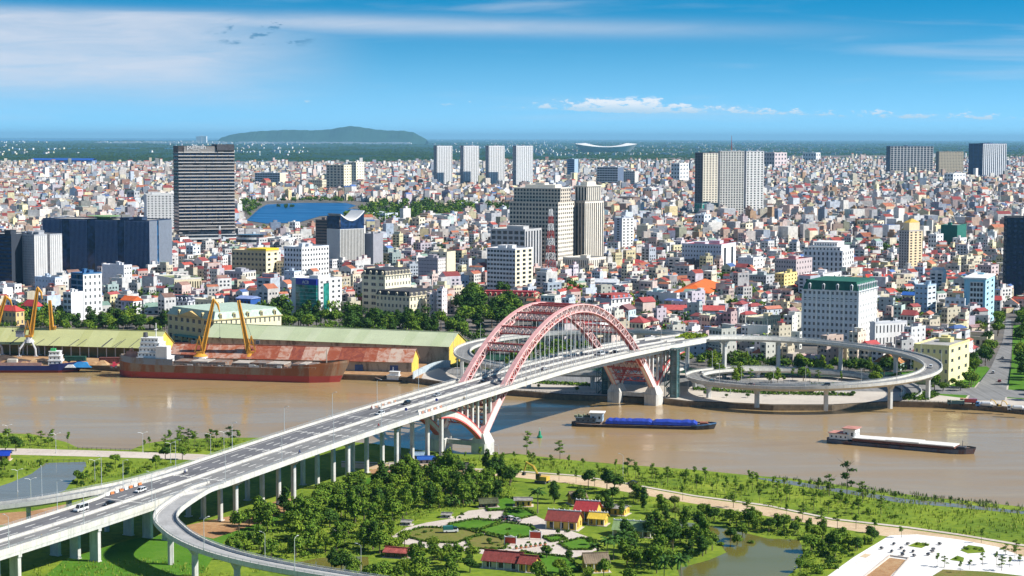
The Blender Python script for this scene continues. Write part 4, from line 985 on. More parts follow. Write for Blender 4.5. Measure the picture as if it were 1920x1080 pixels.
# --- right half
o, W, D, Ht = building('pair of joined pale apartment towers with dark left face and thin mast', 1302, 1317, 1350, 286, 412, (.10, .11, .14), (3, 26, .6, .5, .3), (6, 28, .45, .55, .4), wr=(.80, .74, .62), yaw=62, name='apartment_tower', mark='the tall joined apartment towers', clutter=1)  # left face near black: its shade is put into the wall colour
o2, W, D, Ht = building('central wing of the joined apartment towers with a deep blue shaded recess', 1345, 1349, 1394, 283, 414, (.62, .60, .58), (2, 28, .5, .5), (9, 28, .5, .6, .5), wr=(.82, .78, .70), yaw=78, name='apartment_tower', mark='the central apartment wing', clutter=2)
o3, W, D, Ht = building('right wing of the joined apartment towers, brightly lit', 1392, 1398, 1431, 283, 410, (.5, .52, .56), (2, 28, .5, .5), (5, 28, .45, .55, .5), wr=(.86, .84, .80), yaw=70, name='apartment_tower', mark='the right apartment wing', clutter=2)
building('green-tinted glass podium at the foot of the joined apartment towers', 1302, 1316, 1347, 381, 414, (.12, .26, .27), (3, 3, .8, .7, .2), (6, 1, .7, .9, .2), yaw=62, g=M_glasst, mark='the green glass podium', wr=(.5, .62, .58))
c = P(1370, 404, ZF); o = empty('antenna_mast', (c.x, c.y, zat(c.x, c.y, 286)), 0, 'thin red antenna mast on the roof of the joined apartment towers', 'mast')
mb = MB(); h = zat(c.x, c.y, 254) - zat(c.x, c.y, 286); mb.tube([(0, 0, 0), (0, 0, h)], [.9, .25], 6); mb.box(-4, 4, -4, 4, 0, 2.5); mb.build('pole', mat('mast_red', (.45, .06, .05), .6), o)
for i, (a, b) in enumerate(((813, 848), (863, 898), (910, 946), (961, 999))):
    m_ = a + (b - a) * .18
    o, W, D, Ht = building(f'{("leftmost", "second", "third", "rightmost")[i]} of four slim white apartment towers in a row', a, m_, b, 273, 353 + i, (.34, .37, .44), (3, 30, .5, .5, .2), (9, 1, .26, .97, .3), wr=(.86, .86, .85), yaw=60, name='apartment_tower', cat='tower', mark=f'the {("first", "second", "third", "fourth")[i]} slim white tower', clutter=2)
    o['group'] = 'four slim white towers'
    bands(o, W + .1, D, [Ht * k / 30 for k in range(1, 30)], .5, .25, wallmat((.7, .7, .72)), 'r')
building('dark-banded hotel slab behind the big beige hotel', 1119, 1158, 1169, 313, 358, (.62, .62, .62), (8, 10, .9, .55, .5), None, wr=(.12, .16, .24), mark='the dark-banded hotel slab', yaw=15)
building('pale office block right of the dark-banded hotel slab', 1166, 1190, 1197, 321, 354, (.6, .58, .54), (7, 8, .5, .4), None, yaw=18, mark='the pale office block')
building('small blue glass tower left of the white arch', 1063, 1077, 1084, 298, 333, (.35, .48, .6), (1, 10, .9, .5), None, g=M_glassb, mark='the small blue glass tower')
building('cream tower hotel with dark central window strip left of the park', 612, 645, 659, 309, 366, (.66, .60, .48), (5, 11, .6, .6), (3, 11, .4, .4), wr=(.82, .73, .52), yaw=22, mark='the cream tower hotel', clutter=1)
building('cream tower behind the cream tower hotel', 652, 668, 683, 304, 350, (.7, .64, .52), (3, 9, .5, .4), (3, 9, .3, .4), wr=(.84, .78, .6), mark='the rear cream tower')
building('white hotel slab with dark window bands left of the cream tower hotel', 478, 525, 536, 324, 350, (.62, .63, .65), (10, 6, .85, .5), None, wr=CR, yaw=15, mark='the white hotel slab')
building('cream L-shaped office left of the cream tower hotel', 578, 604, 612, 337, 362, CR, (7, 4, .5, .5), (3, 4, .4, .5), mark='the cream L-shaped office')
building('long grey-white tower slab near the right horizon with framed windows', 1661, 1669, 1749, 274, 327, (.03, .06, .16), (2, 20, .7, .6, .2), (13, 14, .72, .8, .3), wr=(.58, .56, .55), yaw=74, name='apartment_tower', mark='the long framed tower slab', clutter=1)
building('stocky sand coloured tower with fine grid between the two right horizon towers', 1754, 1760, 1806, 284, 330, (.22, .2, .17), None, (16, 16, .45, .5, .4), wr=(.55, .47, .34), yaw=74, name='apartment_tower', mark='the sand coloured tower', clutter=1)
building('blue and white ribbed tower pair at the far right horizon', 1815, 1842, 1886, 269, 335, (.02, .07, .20), (3, 26, .8, .4, .2), (12, 1, .5, .97, .5), wr=(.66, .68, .72), yaw=50, name='apartment_tower', mark='the blue ribbed tower', clutter=3)
building('white narrow tower with black arched windows right of the beige podium', 1151, 1166, 1188, 408, 478, (.50, .53, .6), (1, 15, .3, .5), (3, 12, .4, .55), wr=(.82, .8, .76), yaw=42, mark='the narrow white tower', clutter=2)
building('white hospital block with dark strip base right of the narrow white tower', 1278, 1352, 1379, 458, 518, (.60, .63, .70), (14, 7, .4, .4), (2, 1, .3, .8), wr=(.84, .83, .81), yaw=25, mark='the white hospital block', clutter=2, floor=roofmat((.5, .05, .05)))
c_ = FOOT[-1]; 
building('dark glass front building with white ribs below the hospital', 1277, 1320, 1325, 488, 521, (.05, .06, .09), (8, 1, .55, .9), None, D=10, mark='the ribbed dark front')
building('plain white block with few windows right of the hospital', 1383, 1412, 1430, 483, 522, (.70, .72, .76), (5, 4, .15, .2), (3, 4, .35, .4), wr=WH, mark='the plain white block')
o, W, D, Ht = building('white balustraded hotel with stepped roof terrace', 1506, 1579, 1600, 470, 530, (.72, .74, .76), (9, 6, .42, .6), (5, 6, .4, .6), wr=WH, yaw=24, mark='the white balustraded hotel', clutter=0)
for f_, h in ((.82, 4.5), (.6, 8)):
    mb = MB(); pn = MB(); w2, d2 = W * f_, D * f_; z = Ht + (0 if f_ > .7 else 4.5)
    facade(mb, pn, (-w2 / 2, -d2 / 2), (1, 0), w2, z, z + 4, 9, 1, .4, .5); mb.box(-w2 / 2, w2 / 2, -d2 / 2 + .4, d2 / 2, z, z + 4.02); mb.box(-w2 / 2 - .6, w2 / 2 + .6, -d2 / 2 - .6, d2 / 2, z + 4.02, z + 4.5); mb.build('setback_storey', wallmat(WH), o); pn.build('window_panes', M_glassd, o, kind='stuff')
building('pink-grey office with red roof edge left of the balustraded hotel', 1454, 1492, 1522, 486, 540, PK, (8, 6, .45, .4), (6, 5, .3, .4), yaw=33, mark='the pink-grey office', floor=roofmat((.5, .07, .05)))
building('white annex block in front of the balustraded hotel', 1505, 1543, 1577, 515, 548, (.72, .72, .76), (5, 3, .25, .35), (4, 3, .3, .35), wr=WH, mark='the white annex block')
o, W, D, Ht = building('slim tan tower with grey window face and golden roof', 1684, 1703, 1728, 432, 524, (.42, .40, .40), (4, 18, .5, .6), (3, 18, .45, .55), wr=(.78, .62, .40), yaw=46, name='office_tower', mark='the slim tan tower', clutter=0)
mb = MB(); mb.box(-W * .1, W / 2 - .5, -D / 2 + .6, D * .3, Ht, Ht + 9); mb.build('roof_tower', wallmat((.74, .6, .38)), o)
mb = MB(); mb.frustum(-W * .45, -W * .1, -D * .45, 0, Ht, -W * .3, -W * .25, -D * .25, -D * .2, Ht + 5); mb.frustum(-W * .12, W / 2 - .4, -D / 2 + .5, D * .32, Ht + 9, W * .15, W * .2, -D * .1, -D * .05, Ht + 13); mb.build('golden_roof', roofmat((.55, .36, .06)), o)
building('tower wrapped in green scaffold netting', 1763, 1794, 1811, 422, 470, (.02, .16, .12), None, None, mark='the green netted tower', streak=.4, clutter=1)
building('dark tower at the right edge of the picture, cloud shade put into its colour', 1884, 1996, 2010, 408, 566, (.02, .045, .08), (10, 16, .6, .5, .4), None, D=30, yaw=10, g=M_glassn, mark='the dark right-edge tower', lf=(3, 16, .6, .5))  # dark wall colour stands in for cloud shade over this tower
# green-roofed white hotel
o, W, D, Ht = building('white hotel with dark green mansard roof behind the spiral ramp', 1504, 1607, 1643, 530, 652, (.70, .71, .73), (12, 8, .52, .52, .35), (12, 8, .36, .5, .35), roof='mansard', rc=(.02, .13, .09), rh=6.0, ind=True, yaw=27, wr=(.84, .83, .80), mark='the green-roofed hotel', dorm=(4, 8), inset=2.2, plinth=4.5)
bands(o, W, D, [4.5, Ht * .82], .7, .5, wallmat(WH), 'fr', 'cornice')
for i in range(5):
    mb = MB(); x = -W / 2 + W * i / 4; mb.box(x - .8, x + .8, -D / 2 - .45, -D / 2, 0, Ht - .8); mb.build('pilaster', wallmat(WH), o)
building('low white neoclassical wing right of the green-roofed hotel', 1630, 1640, 1700, 604, 655, (.66, .67, .70), None, (9, 2, .35, .6), wr=WH, yaw=62, mark='the white neoclassical wing', plinth=1)
o, W, D, Ht = building('light blue office tower with ribbon of dark square windows', 1806, 1846, 1863, 524, 612, (.32, .60, .74), None, (2, 8, .4, .5), yaw=22, wr=(.45, .72, .82), ind=True, mark='the light blue tower', clutter=1)
mb = MB(); pn = MB(); facade(mb, pn, (-W * .22, -D / 2 - .4), (1, 0), W * .62, 1.5, Ht - 1, 4, 8, .75, .62, .3); mb.build('window_bay', wallmat((.7, .72, .72)), o); pn.build('window_panes', M_glassd, o, kind='stuff')
mb = MB(); mb.box(-W / 2 - .8, W / 2 + .8, -D / 2 - .9, D / 2, Ht + 1.0, Ht + 2.2); mb.build('roof_slab', wallmat(WH), o)
building('small white office with black square windows left of the light blue tower', 1771, 1808, 1812, 560, 612, (.76, .77, .8), (4, 5, .5, .5), None, ind=True, D=10, mark='the small black-windowed office', yaw=22)
building('pale blue stepped house with balconies left of the small white office', 1714, 1738, 1754, 534, 604, (.42, .56, .70), (3, 7, .5, .35), (2, 7, .6, .4), wr=(.66, .74, .8), ind=True, yaw=36, mark='the pale blue stepped house')
building('yellow four-storey block right of the spiral ramp', 1712, 1778, 1816, 648, 724, (.76, .66, .30), (6, 4, .4, .4), (3, 4, .35, .4), ind=True, yaw=30, wr=(.84, .76, .42), mark='the yellow block by the ramp', clutter=2)
building('yellow walk-up beside the pale blue house', 1690, 1712, 1718, 548, 592, (.74, .66, .4), (3, 4, .4, .4), (2, 4, .3, .4), roof='gable', rc=(.02, .12, .45), rh=2.5, mark='the yellow walk-up')
# --- near centre-right
building('long cream school with bright orange hipped roof', 1262, 1330, 1358, 536, 574, (.66, .61, .52), (9, 2, .4, .5), (4, 2, .4, .5), roof='hip', rc=(.72, .14, .02), rh=6.5, yaw=14, mark='the orange-roofed school')
building('long cream arcaded school with pink-red roof', 1236, 1357, 1364, 574, 606, (.72, .66, .55), (13, 2, .45, .6), None, roof='gable', rc=(.55, .10, .09), rh=3.6, yaw=8, D=12, mark='the arcaded school', ind=False)
building('low red-roofed hall behind the spiral landing', 1234, 1306, 1314, 608, 634, (.5, .45, .4), (8, 1, .4, .5), None, roof='hip', rc=(.50, .05, .07), rh=4.5, yaw=12, D=14, mark='the crimson-roofed hall')
building('bright red tin-roofed shed below the cream market', 1334, 1405, 1412, 614, 640, (.3, .4, .6), (6, 1, .4, .5), None, roof='gable', rc=(.62, .12, .06), rh=3.5, yaw=10, D=12, mark='the red tin shed')
building('cream two-storey market building with blue tin awning', 1323, 1398, 1404, 590, 616, (.66, .62, .52), (9, 1, .5, .6), None, yaw=9, D=14, mark='the cream market', floor=roofmat((.02, .15, .5)))
building('cream civic building with deep colonnade behind the spiral ramp', 1398, 1430, 1463, 596, 642, (.7, .62, .42), (4, 3, .5, .5), (9, 3, .35, .5), yaw=36, wr=(.84, .76, .52), mark='the cream civic building', ind=True)
building('white and lilac house with red mansard edge behind the arch crown', 1117, 1146, 1183, 554, 597, (.52, .51, .62), None, (5, 3, .45, .5), wr=(.84, .82, .79), yaw=44, ind=True, roof='mansard', rc=(.42, .07, .06), rh=2.6, mark='the lilac house', dorm=(2, 4), inset=1.2)
building('small cream house with orange gables right of the lilac house', 1182, 1196, 1212, 570, 596, (.8, .72, .5), (2, 2, .4, .4), (2, 2, .4, .4), roof='gable', rc=(.6, .2, .1), rh=2.5, yaw=36, mark='the small cream house', ind=True)
building('pale teal-roofed house with white columns', 1212, 1244, 1262, 548, 584, (.50, .58, .62), (4, 2, .5, .5), (3, 3, .4, .5), wr=WH, yaw=36, mark='the teal-roofed house', floor=roofmat((.25, .45, .42)))
building('long pale blue workshop with white roof behind the arch', 1085, 1155, 1205, 524, 553, (.58, .63, .72), (12, 2, .3, .4), None, yaw=12, D=16, roof='gable', rc=(.6, .62, .66), rh=3, mark='the pale blue workshop')
building('long dark-red-roofed cream terrace left of the arch crown', 905, 1003, 1014, 548, 584, (.68, .60, .40), (14, 2, .4, .4), (3, 2, .4, .4), roof='mansard', rc=(.38, .04, .05), rh=4.0, yaw=10, D=14, mark='the dark-red-roofed terrace', dorm=(10, 2), inset=1.5)
building('white villa with maroon hipped roof below the narrow white tower', 1155, 1208, 1218, 487, 509, WH, (10, 2, .45, .5), None, roof='hip', rc=(.42, .06, .06), rh=3.5, yaw=8, D=16, mark='the maroon-roofed villa')
building('long red-roofed warehouse left of the slim tan tower', 1625, 1702, 1716, 516, 544, (.5, .42, .35), (10, 1, .4, .5), None, roof='gable', rc=(.68, .07, .05), rh=4.5, yaw=6, D=22, mark='the long red-roofed warehouse')
building('green-netted blue shopfront house right of the red warehouse', 1640, 1658, 1664, 530, 556, (.02, .12, .32), None, None, mark='the deep blue house', D=10)
# --- near left
building('white tower with blue glass left half above the port', 134, 157, 192, 512, 600, (.05, .16, .32), (1, 8, .96, .85, .1), (4, 7, .38, .5, .35), g=M_glassb, gr=M_glassd, wr=(.84, .83, .81), yaw=40, ind=True, mark='the blue and white tower', clutter=2, floor=roofmat((.02, .10, .45)))
building('slim white terrace house with dark balconies left of the blue and white tower', 119, 134, 137, 548, 603, (.78, .78, .79), (2, 5, .8, .6, .7), None, D=14, ind=True, mark='the slim balcony house')
building('white apartment block with open roof pavilion in front of the blue glass block', 192, 233, 248, 497, 556, (.68, .69, .75), (5, 6, .12, .2), (3, 6, .5, .4), wr=WH, yaw=30, ind=True, mark='the white pavilion-roof block', clutter=3)
building('blue-grey house block with tank on its roof beside the port trees', 66, 104, 118, 520, 566, (.46, .55, .68), (6, 4, .22, .3), (3, 4, .3, .4), wr=WH, yaw=30, mark='the blue-grey house block', clutter=3)
building('white low office with ribbon windows at the left edge', -16, 28, 41, 533, 566, (.76, .77, .79), (5, 3, .7, .4), (2, 3, .5, .4), wr=WH, mark='the white low office', clutter=1)
building('cream colonnaded theatre with white blank end wall', 292, 327, 378, 522, 556, (.78, .74, .70), None, (11, 1, .5, .7, .6), wr=(.82, .72, .50), yaw=60, mark='the colonnaded theatre', floor=mat('roof_moss', (.3, .33, .15), .9))
building('grey colonial building with terrace left of the yellow hotel block', 421, 455, 480, 509, 546, (.40, .40, .45), (6, 3, .4, .5), (5, 3, .45, .5), wr=(.72, .67, .58), mark='the grey colonial building')
building('white house with bright orange roof behind the port trees', 227, 250, 266, 556, 592, (.52, .48, .60), (3, 2, .4, .5), (2, 2, .4, .5), wr=WH, roof='gable', rc=(.72, .14, .03), rh=3.5, yaw=30, ind=True, mark='the orange-roofed house')
building('white house with dark mansard roof and arched dormers', 313, 352, 366, 557, 586, (.66, .69, .76), (5, 2, .45, .5), (2, 2, .4, .5), roof='mansard', rc=(.05, .06, .10), rh=3.6, ind=True, yaw=22, mark='the dark mansard house', dorm=(5, 2), inset=1.4)
building('cream house with flat roof right of the dark mansard house', 366, 400, 420, 562, 590, CR, (4, 2, .4, .45), (3, 2, .35, .4), wr=(.82, .74, .55), ind=True, mark='the cream flat-roofed house')
building('blue tin-clad shop building beside the cream house', 443, 470, 482, 556, 590, (.02, .10, .38), (4, 2, .6, .4), None, D=14, roof='gable', rc=(.25, .33, .6), rh=2, mark='the blue tin shop')
building('yellow arcaded house with red hipped roof behind the left crane', -12, 30, 46, 574, 612, (.72, .50, .22), (6, 2, .5, .5), (2, 2, .4, .5), roof='hip', rc=(.60, .06, .05), rh=4, ind=True, mark='the yellow arcaded house')
building('green house with wide red pagoda roof right of the yellow arcaded house', 40, 68, 80, 563, 600, (.05, .42, .28), (4, 2, .55, .5), (2, 2, .5, .5), roof='hip', rc=(.62, .06, .07), rh=5, ind=True, mark='the green house')
building('blue and white slab house behind the teal glass office', 533, 552, 565, 508, 560, (.50, .58, .70), (3, 6, .3, .3), (2, 5, .3, .3), wr=WH, yaw=30, mark='the blue and white slab')
# port office, yellow with teal mansard
o, W, D, Ht = building('long yellow port office with pale teal mansard roof', 315, 402, 496, 586, 648, (.66, .56, .30), (8, 3, .5, .5), (14, 3, .3, .5), roof='mansard', rc=(.46, .58, .48), rh=5.0, yaw=47, wr=(.84, .77, .52), ind=True, mark='the yellow port office', dorm=(2, 5), inset=3.0, D=58)
mb = MB(); mb.add([(-W * .3, -D / 2 - .8, Ht - 1), (W * .3, -D / 2 - .8, Ht - 1), (0, -D / 2 - .8, Ht + 4), (-W * .3, -D / 2 + 3, Ht - 1), (W * .3, -D / 2 + 3, Ht - 1), (0, -D / 2 + 3, Ht + 4)], [(0, 1, 2), (0, 2, 5, 3), (1, 4, 5, 2)]); mb.build('pediment', wallmat((.72, .5, .2)), o)
mb = MB(); mb.box(-W * .25, W * .25, -D / 2 - 5, -D / 2, 4.0, 4.8); mb.build('canopy', mat('canopy_teal', (.08, .3, .3), .6), o)
for x in (-.24, -.08, .08, .24):
    mb = MB(); mb.box(W * x - .4, W * x + .4, -D / 2 - 4.8, -D / 2 - 4.0, 0, 4.0); mb.build('porch_column', wallmat((.72, .5, .2)), o)
# further mid-rise blocks the photograph shows between the towers
MID = [(1432, 1452, 1475, 286, 317, 'PK', 'pink-grey twin block right of the joined apartment towers'), (1505, 1530, 1538, 286, 303, 'WH', 'low white block near the horizon right of the joined towers'), (1258, 1274, 1291, 306, 343, 'WH', 'white stepped block left of the joined apartment towers'), (1562, 1582, 1593, 337, 358, 'WH', 'small bright white block below the long framed tower slab'), (1770, 1787, 1810, 325, 348, 'WH', 'dark and white block below the sand coloured tower'),
 (1450, 1476, 1483, 356, 374, 'WH', 'white ribbon-window office right of the tower podium'), (1484, 1492, 1497, 359, 377, 'YE', 'small yellow end wall beside the ribbon-window office'), (1387, 1398, 1411, 419, 452, 'CR', 'beige narrow block before the joined towers'), (1302, 1320, 1333, 402, 436, 'LB', 'pale blue block at the foot of the green glass podium'), (1422, 1446, 1462, 416, 436, 'LB', 'pale blue office right of the beige narrow block'),
 (1607, 1645, 1657, 414, 446, 'CR', 'cream windowed block left of the slim tan tower'), (1740, 1755, 1768, 439, 473, 'WH', 'white narrow house left of the green netted tower'), (1786, 1800, 1812, 446, 472, 'WH', 'white house below the green netted tower'), (1785, 1812, 1840, 482, 514, 'CR', 'cream and white block right of the water tower'), (1832, 1858, 1872, 497, 530, 'PK', 'lilac block above the light blue tower'), (1452, 1470, 1494, 513, 556, 'YE', 'pale yellow block left of the white annex'),
 (1400, 1436, 1455, 516, 548, 'GR', 'grey house with green roof left of the pale yellow block'), (485, 524, 556, 447, 474, 'WH', 'white offices right of the hotel annex'), (349, 362, 376, 461, 500, 'LB', 'pale blue narrow block below the tall banded hotel'), (386, 420, 436, 478, 505, 'LB', 'pale blue office left of the yellow hotel block'), (238, 252, 262, 358, 384, 'GR', 'grey narrow block left of the white apartment tower'),
 (772, 786, 797, 408, 440, 'CR', 'cream church-like gable house behind the park'), (686, 722, 746, 400, 420, 'LB', 'pale blue low offices at the park edge'), (850, 900, 916, 381, 396, 'WH', 'long white low hall among the park trees'), (543, 554, 562, 416, 444, 'WH', 'white narrow house below the lake'), (1090, 1112, 1124, 462, 490, 'WH', 'white house in front of the beige podium'), (1196, 1222, 1236, 352, 372, 'WH', 'white offices behind the red roofs right of the hotel slab')]
for a, b, c2, yt, yb, k, lb in MID:
    building(lb, a, b, c2, yt, yb, globals()[k], (max(2, int((b - a) / 5)), max(2, int((yb - yt) / 7)), .5, .45), (max(2, int((c2 - b) / 5)), max(2, int((yb - yt) / 7)), .4, .45), yaw=30 if a < 1500 else 38, wr=tuple(min(.86, x * 1.12) for x in globals()[k]), mark='the ' + ' '.join(lb.split()[:3]), floor=roofmat((.3, .42, .36)) if k == 'GR' else None)  # right walls lightened: sunlight from that side put into the colour
# white arch (market) and stadium far off
c = P(1103, 332, ZF); o = empty('white_arch_roof', c, R(10), 'white tubular double arch rising over the roofs left of the dark-banded hotel slab', 'arch')
for s in (-1, 1):
    for dy in (0, 14):
        mb = MB(); mb.tube([(dy * .5 + 38 * math.cos(w) * s * .5 + s * 18, dy, 3 + 45 * math.sin(w)) for w in [math.pi * k / 16 for k in range(17)]], 1.8, 6); mb.build('arch_tube', M_whitep, o)
c = P(1136, 285, ZF); o = empty('stadium', c, 0, 'white saddle-rimmed stadium near the horizon', 'stadium'); FOOT.append((c.x, c.y, 0, 330, 260))
mb = MB(); n = 40; vs = []
for i in range(n):
    w = 2 * math.pi * i / n; z = 52 + 34 * abs(math.cos(w)) ** 2
    vs += [(250 * math.cos(w), 180 * math.sin(w), 0), (330 * math.cos(w), 230 * math.sin(w), z), (215 * math.cos(w), 150 * math.sin(w), z + 8)]
mb.add(vs, [(3 * i, 3 * ((i + 1) % n), 3 * ((i + 1) % n) + 1, 3 * i + 1) for i in range(n)] + [(3 * i + 1, 3 * ((i + 1) % n) + 1, 3 * ((i + 1) % n) + 2, 3 * i + 2) for i in range(n)]); mb.build('bowl', M_whitep, o)
c = P(120, 307, ZF); o = empty('blue_factory', c, 0, 'very long blue-roofed factory shed at the city edge on the left', 'factory'); FOOT.append((c.x, c.y, 0, 190, 90))
mb = MB(); w = 165; mb.add([(-w, -60, 20), (w, -60, 20), (w, 0, 30), (-w, 0, 30), (w, 60, 20), (-w, 60, 20)], [(0, 1, 2, 3), (3, 2, 4, 5)]); mb.build('roof', mat('factory_blue', (.01, .08, .40), .6), o)
mb = MB(); mb.box(-w + 2, w - 2, -58, 58, 0, 20); mb.build('wall', mat('factory_wall', (.12, .2, .4), .7), o)
# red-white lattice masts
def lattice_mast(u, yb, yt, label, wpx=10):
    c = P(u, yb, ZF); h = zat(c.x, c.y, yt) - ZF; o = empty('lattice_mast', c, R(20), label, 'mast', 'red and white lattice masts'); N = 12
    w0 = wpx / F * c.y / 2; FOOT.append((c.x, c.y, 0, w0 + 2, w0 + 2))
    for i in range(N):
        z0, z1 = h * i / N, h * (i + 1) / N; a, b = w0 * (1 - .75 * i / N), w0 * (1 - .75 * (i + 1) / N); mb = MB(); r = .16 * w0 / 2
        cs = [(-1, -1), (1, -1), (1, 1), (-1, 1)]
        for k in range(4):
            p, q = cs[k], cs[(k + 1) % 4]
            mb.bar((p[0] * a, p[1] * a, z0), (p[0] * b, p[1] * b, z1), .32); mb.bar((p[0] * a, p[1] * a, z0), (q[0] * b, q[1] * b, z1), .2); mb.bar((q[0] * a, q[1] * a, z0), (p[0] * b, p[1] * b, z1), .2); mb.bar((p[0] * b, p[1] * b, z1), (q[0] * b, q[1] * b, z1), .25)
        mb.build('mast_section', mat('mast_red', (.45, .06, .05), .6) if i % 2 == 0 else M_whitep, o)
    mb = MB()
    for k in range(6): mb.box(-1.2 + .4 * k, -.9 + .4 * k, -1.4, 1.4, h * .55 + 2 * k, h * .55 + 2 * k + 1.4)
    mb.build('antenna', M_whitep, o)
lattice_mast(1032, 556, 392, 'tall red and white lattice mast in front of the big beige hotel', 20)
lattice_mast(413, 520, 424, 'red and white lattice mast in front of the tall banded hotel', 9)
lattice_mast(391, 556, 500, 'short red and white lattice mast right of the colonnaded theatre', 9)
# blue water tower
c = P(1752, 512, ZF); o = empty('water_tower', c, 0, 'round blue water tower right of the slim tan tower', 'water tower'); FOOT.append((c.x, c.y, 0, 8, 8))
mb = MB(); mb.cyl(0, 0, 0, 12, 6.4, n=24); mb.build('drum', mat('drum_blue', (.03, .20, .42), .6, streak=.2), o)
mb = MB(); mb.cyl(0, 0, 12, 15, 7, .5, n=24); mb.build('roof', roofmat((.4, .33, .2)), o)
# ---------------------------------------------------------------- the sea of houses
# areas (in the picture) that carry no houses: lake, parks, roads, loops
NOHOUSE = [
    [(455, 424), (455, 392), (480, 378), (560, 374), (660, 376), (720, 383), (960, 388), (960, 402), (900, 406), (760, 426), (700, 428), (640, 442), (455, 440)],
    [(500, 600), (500, 590), (640, 598), (680, 592), (830, 598), (860, 560), (890, 540), (960, 556), (1000, 590), (1000, 690), (500, 690)],
    [(1780, 770), (1800, 700), (1840, 640), (1862, 596), (1920, 590), (1960, 600), (1960, 800)],
    [(790, 800), (790, 640), (1000, 655), (1240, 662), (1290, 676), (1740, 698), (1760, 800)],
    [(-400, 600), (330, 604), (330, 650), (-400, 650)], [(300, 650), (300, 600), (500, 600), (500, 650)],
    [(1600, 632), (1715, 632), (1715, 668), (1600, 672)], [(1490, 645), (1610, 650), (1610, 672), (1490, 668)], [(1425, 525), (1520, 525), (1520, 540), (1425, 540)], [(440, 385), (500, 378), (500, 400), (445, 420)],
]
PSI = R(28)
def cells(d0, d1, cw, cd, jit, street):
    """jittered plots in a street grid rotated like the city"""
    a = np.array([math.sin(PSI), math.cos(PSI)]); b = np.array([math.cos(PSI), -math.sin(PSI)])
    ext = d1 * 1.15
    I = np.arange(-int(ext * 0.75 / cw), int(ext * 0.75 / cw)); J = np.arange(int(d0 * 0.55 / cd), int(ext / cd) + 1)
    i, j = np.meshgrid(I, J); i = i.ravel(); j = j.ravel()
    x = i * cw; y = j * cd
    keep = (j % street[1] != 0) & (i % street[0] != 0)
    i, j, x, y = i[keep], j[keep], x[keep], y[keep]
    x = x + RNG.uniform(-jit, jit, len(x)) * cw; y = y + RNG.uniform(-jit, jit, len(x)) * cd
    wx = b[0] * x + a[0] * y; wy = b[1] * x + a[1] * y
    k = (wy > d0) & (wy < d1) & (np.abs(wx) < wy * 0.30 + 30)
    return wx[k], wy[k]
def free(wx, wy, m=0.0):
    u, v = pjn(wx, wy, np.full(len(wx), ZF)); ok = np.ones(len(wx), bool)
    for p in NOHOUSE: ok &= ~inpoly(u, v, p)
    for cx, cy_, yaw, hw, hd in FOOT:
        dx, dy = wx - cx, wy - cy_; c, s = math.cos(yaw), math.sin(yaw)
        lx = dx * c - dy * s; ly = dx * s + dy * c
        ok &= ~((np.abs(lx) < hw + m) & (np.abs(ly) < hd + m))
    return ok, u, v
WALLC = np.array([(.80, .78, .75), (.78, .77, .76), (.72, .70, .66), (.76, .68, .52), (.80, .72, .45), (.62, .68, .76), (.55, .64, .74), (.70, .55, .50), (.58, .56, .54), (.45, .44, .45), (.66, .60, .66), (.50, .62, .60)])
WALLP = np.array([.21, .14, .13, .16, .08, .06, .03, .08, .04, .02, .03, .02])
WALLN = ['white', 'white', 'off-white', 'cream', 'yellow', 'pale blue', 'blue', 'pinkish', 'grey', 'dark grey', 'lilac', 'pale green']
ROOFC = np.array([(.42, .09, .07), (.32, .08, .08), (.46, .17, .10), (.45, .43, .41), (.74, .72, .69), (.28, .27, .28), (.10, .18, .40), (.24, .36, .30), (.28, .17, .14)])
ROOFP = np.array([.12, .11, .08, .22, .22, .09, .04, .03, .09])
ROOFN = ['red', 'maroon', 'orange-red', 'grey', 'pale', 'dark grey', 'blue', 'green', 'brown']
TONE = np.array([(.62, .46, .38), (.42, .47, .56), (.9, .82, .76), (1.05, 1.02, .98), (1.1, 1.08, 1.06), (.85, .86, .88)])
class Batch:      # fast mesh of many coloured quads
    def __init__(s): s.q = []; s.c = []
    def quads(s, q, c): s.q.append(np.asarray(q, np.float32).reshape(-1, 4, 3)); s.c.append(np.broadcast_to(np.asarray(c, np.float32), (len(s.q[-1]), 3)).copy())
    def build(s, name, m):
        q = np.concatenate(s.q); c = np.concatenate(s.c); n = len(q)
        me = bpy.data.meshes.new(name); me.vertices.add(4 * n); me.vertices.foreach_set('co', q.reshape(-1))
        me.loops.add(4 * n); me.loops.foreach_set('vertex_index', np.arange(4 * n, dtype=np.int32))
        me.polygons.add(n); me.polygons.foreach_set('loop_start', np.arange(0, 4 * n, 4, dtype=np.int32)); me.polygons.foreach_set('loop_total', np.full(n, 4, np.int32))
        me.materials.append(m)
        a = me.color_attributes.new('col', 'FLOAT_COLOR', 'CORNER'); arr = np.ones((4 * n, 4), np.float32); arr[:, :3] = np.repeat(c, 4, axis=0); a.data.foreach_set('color', arr.ravel())
        me.update(); me.validate(); o = bpy.data.objects.new(name, me); COL.objects.link(o); return o
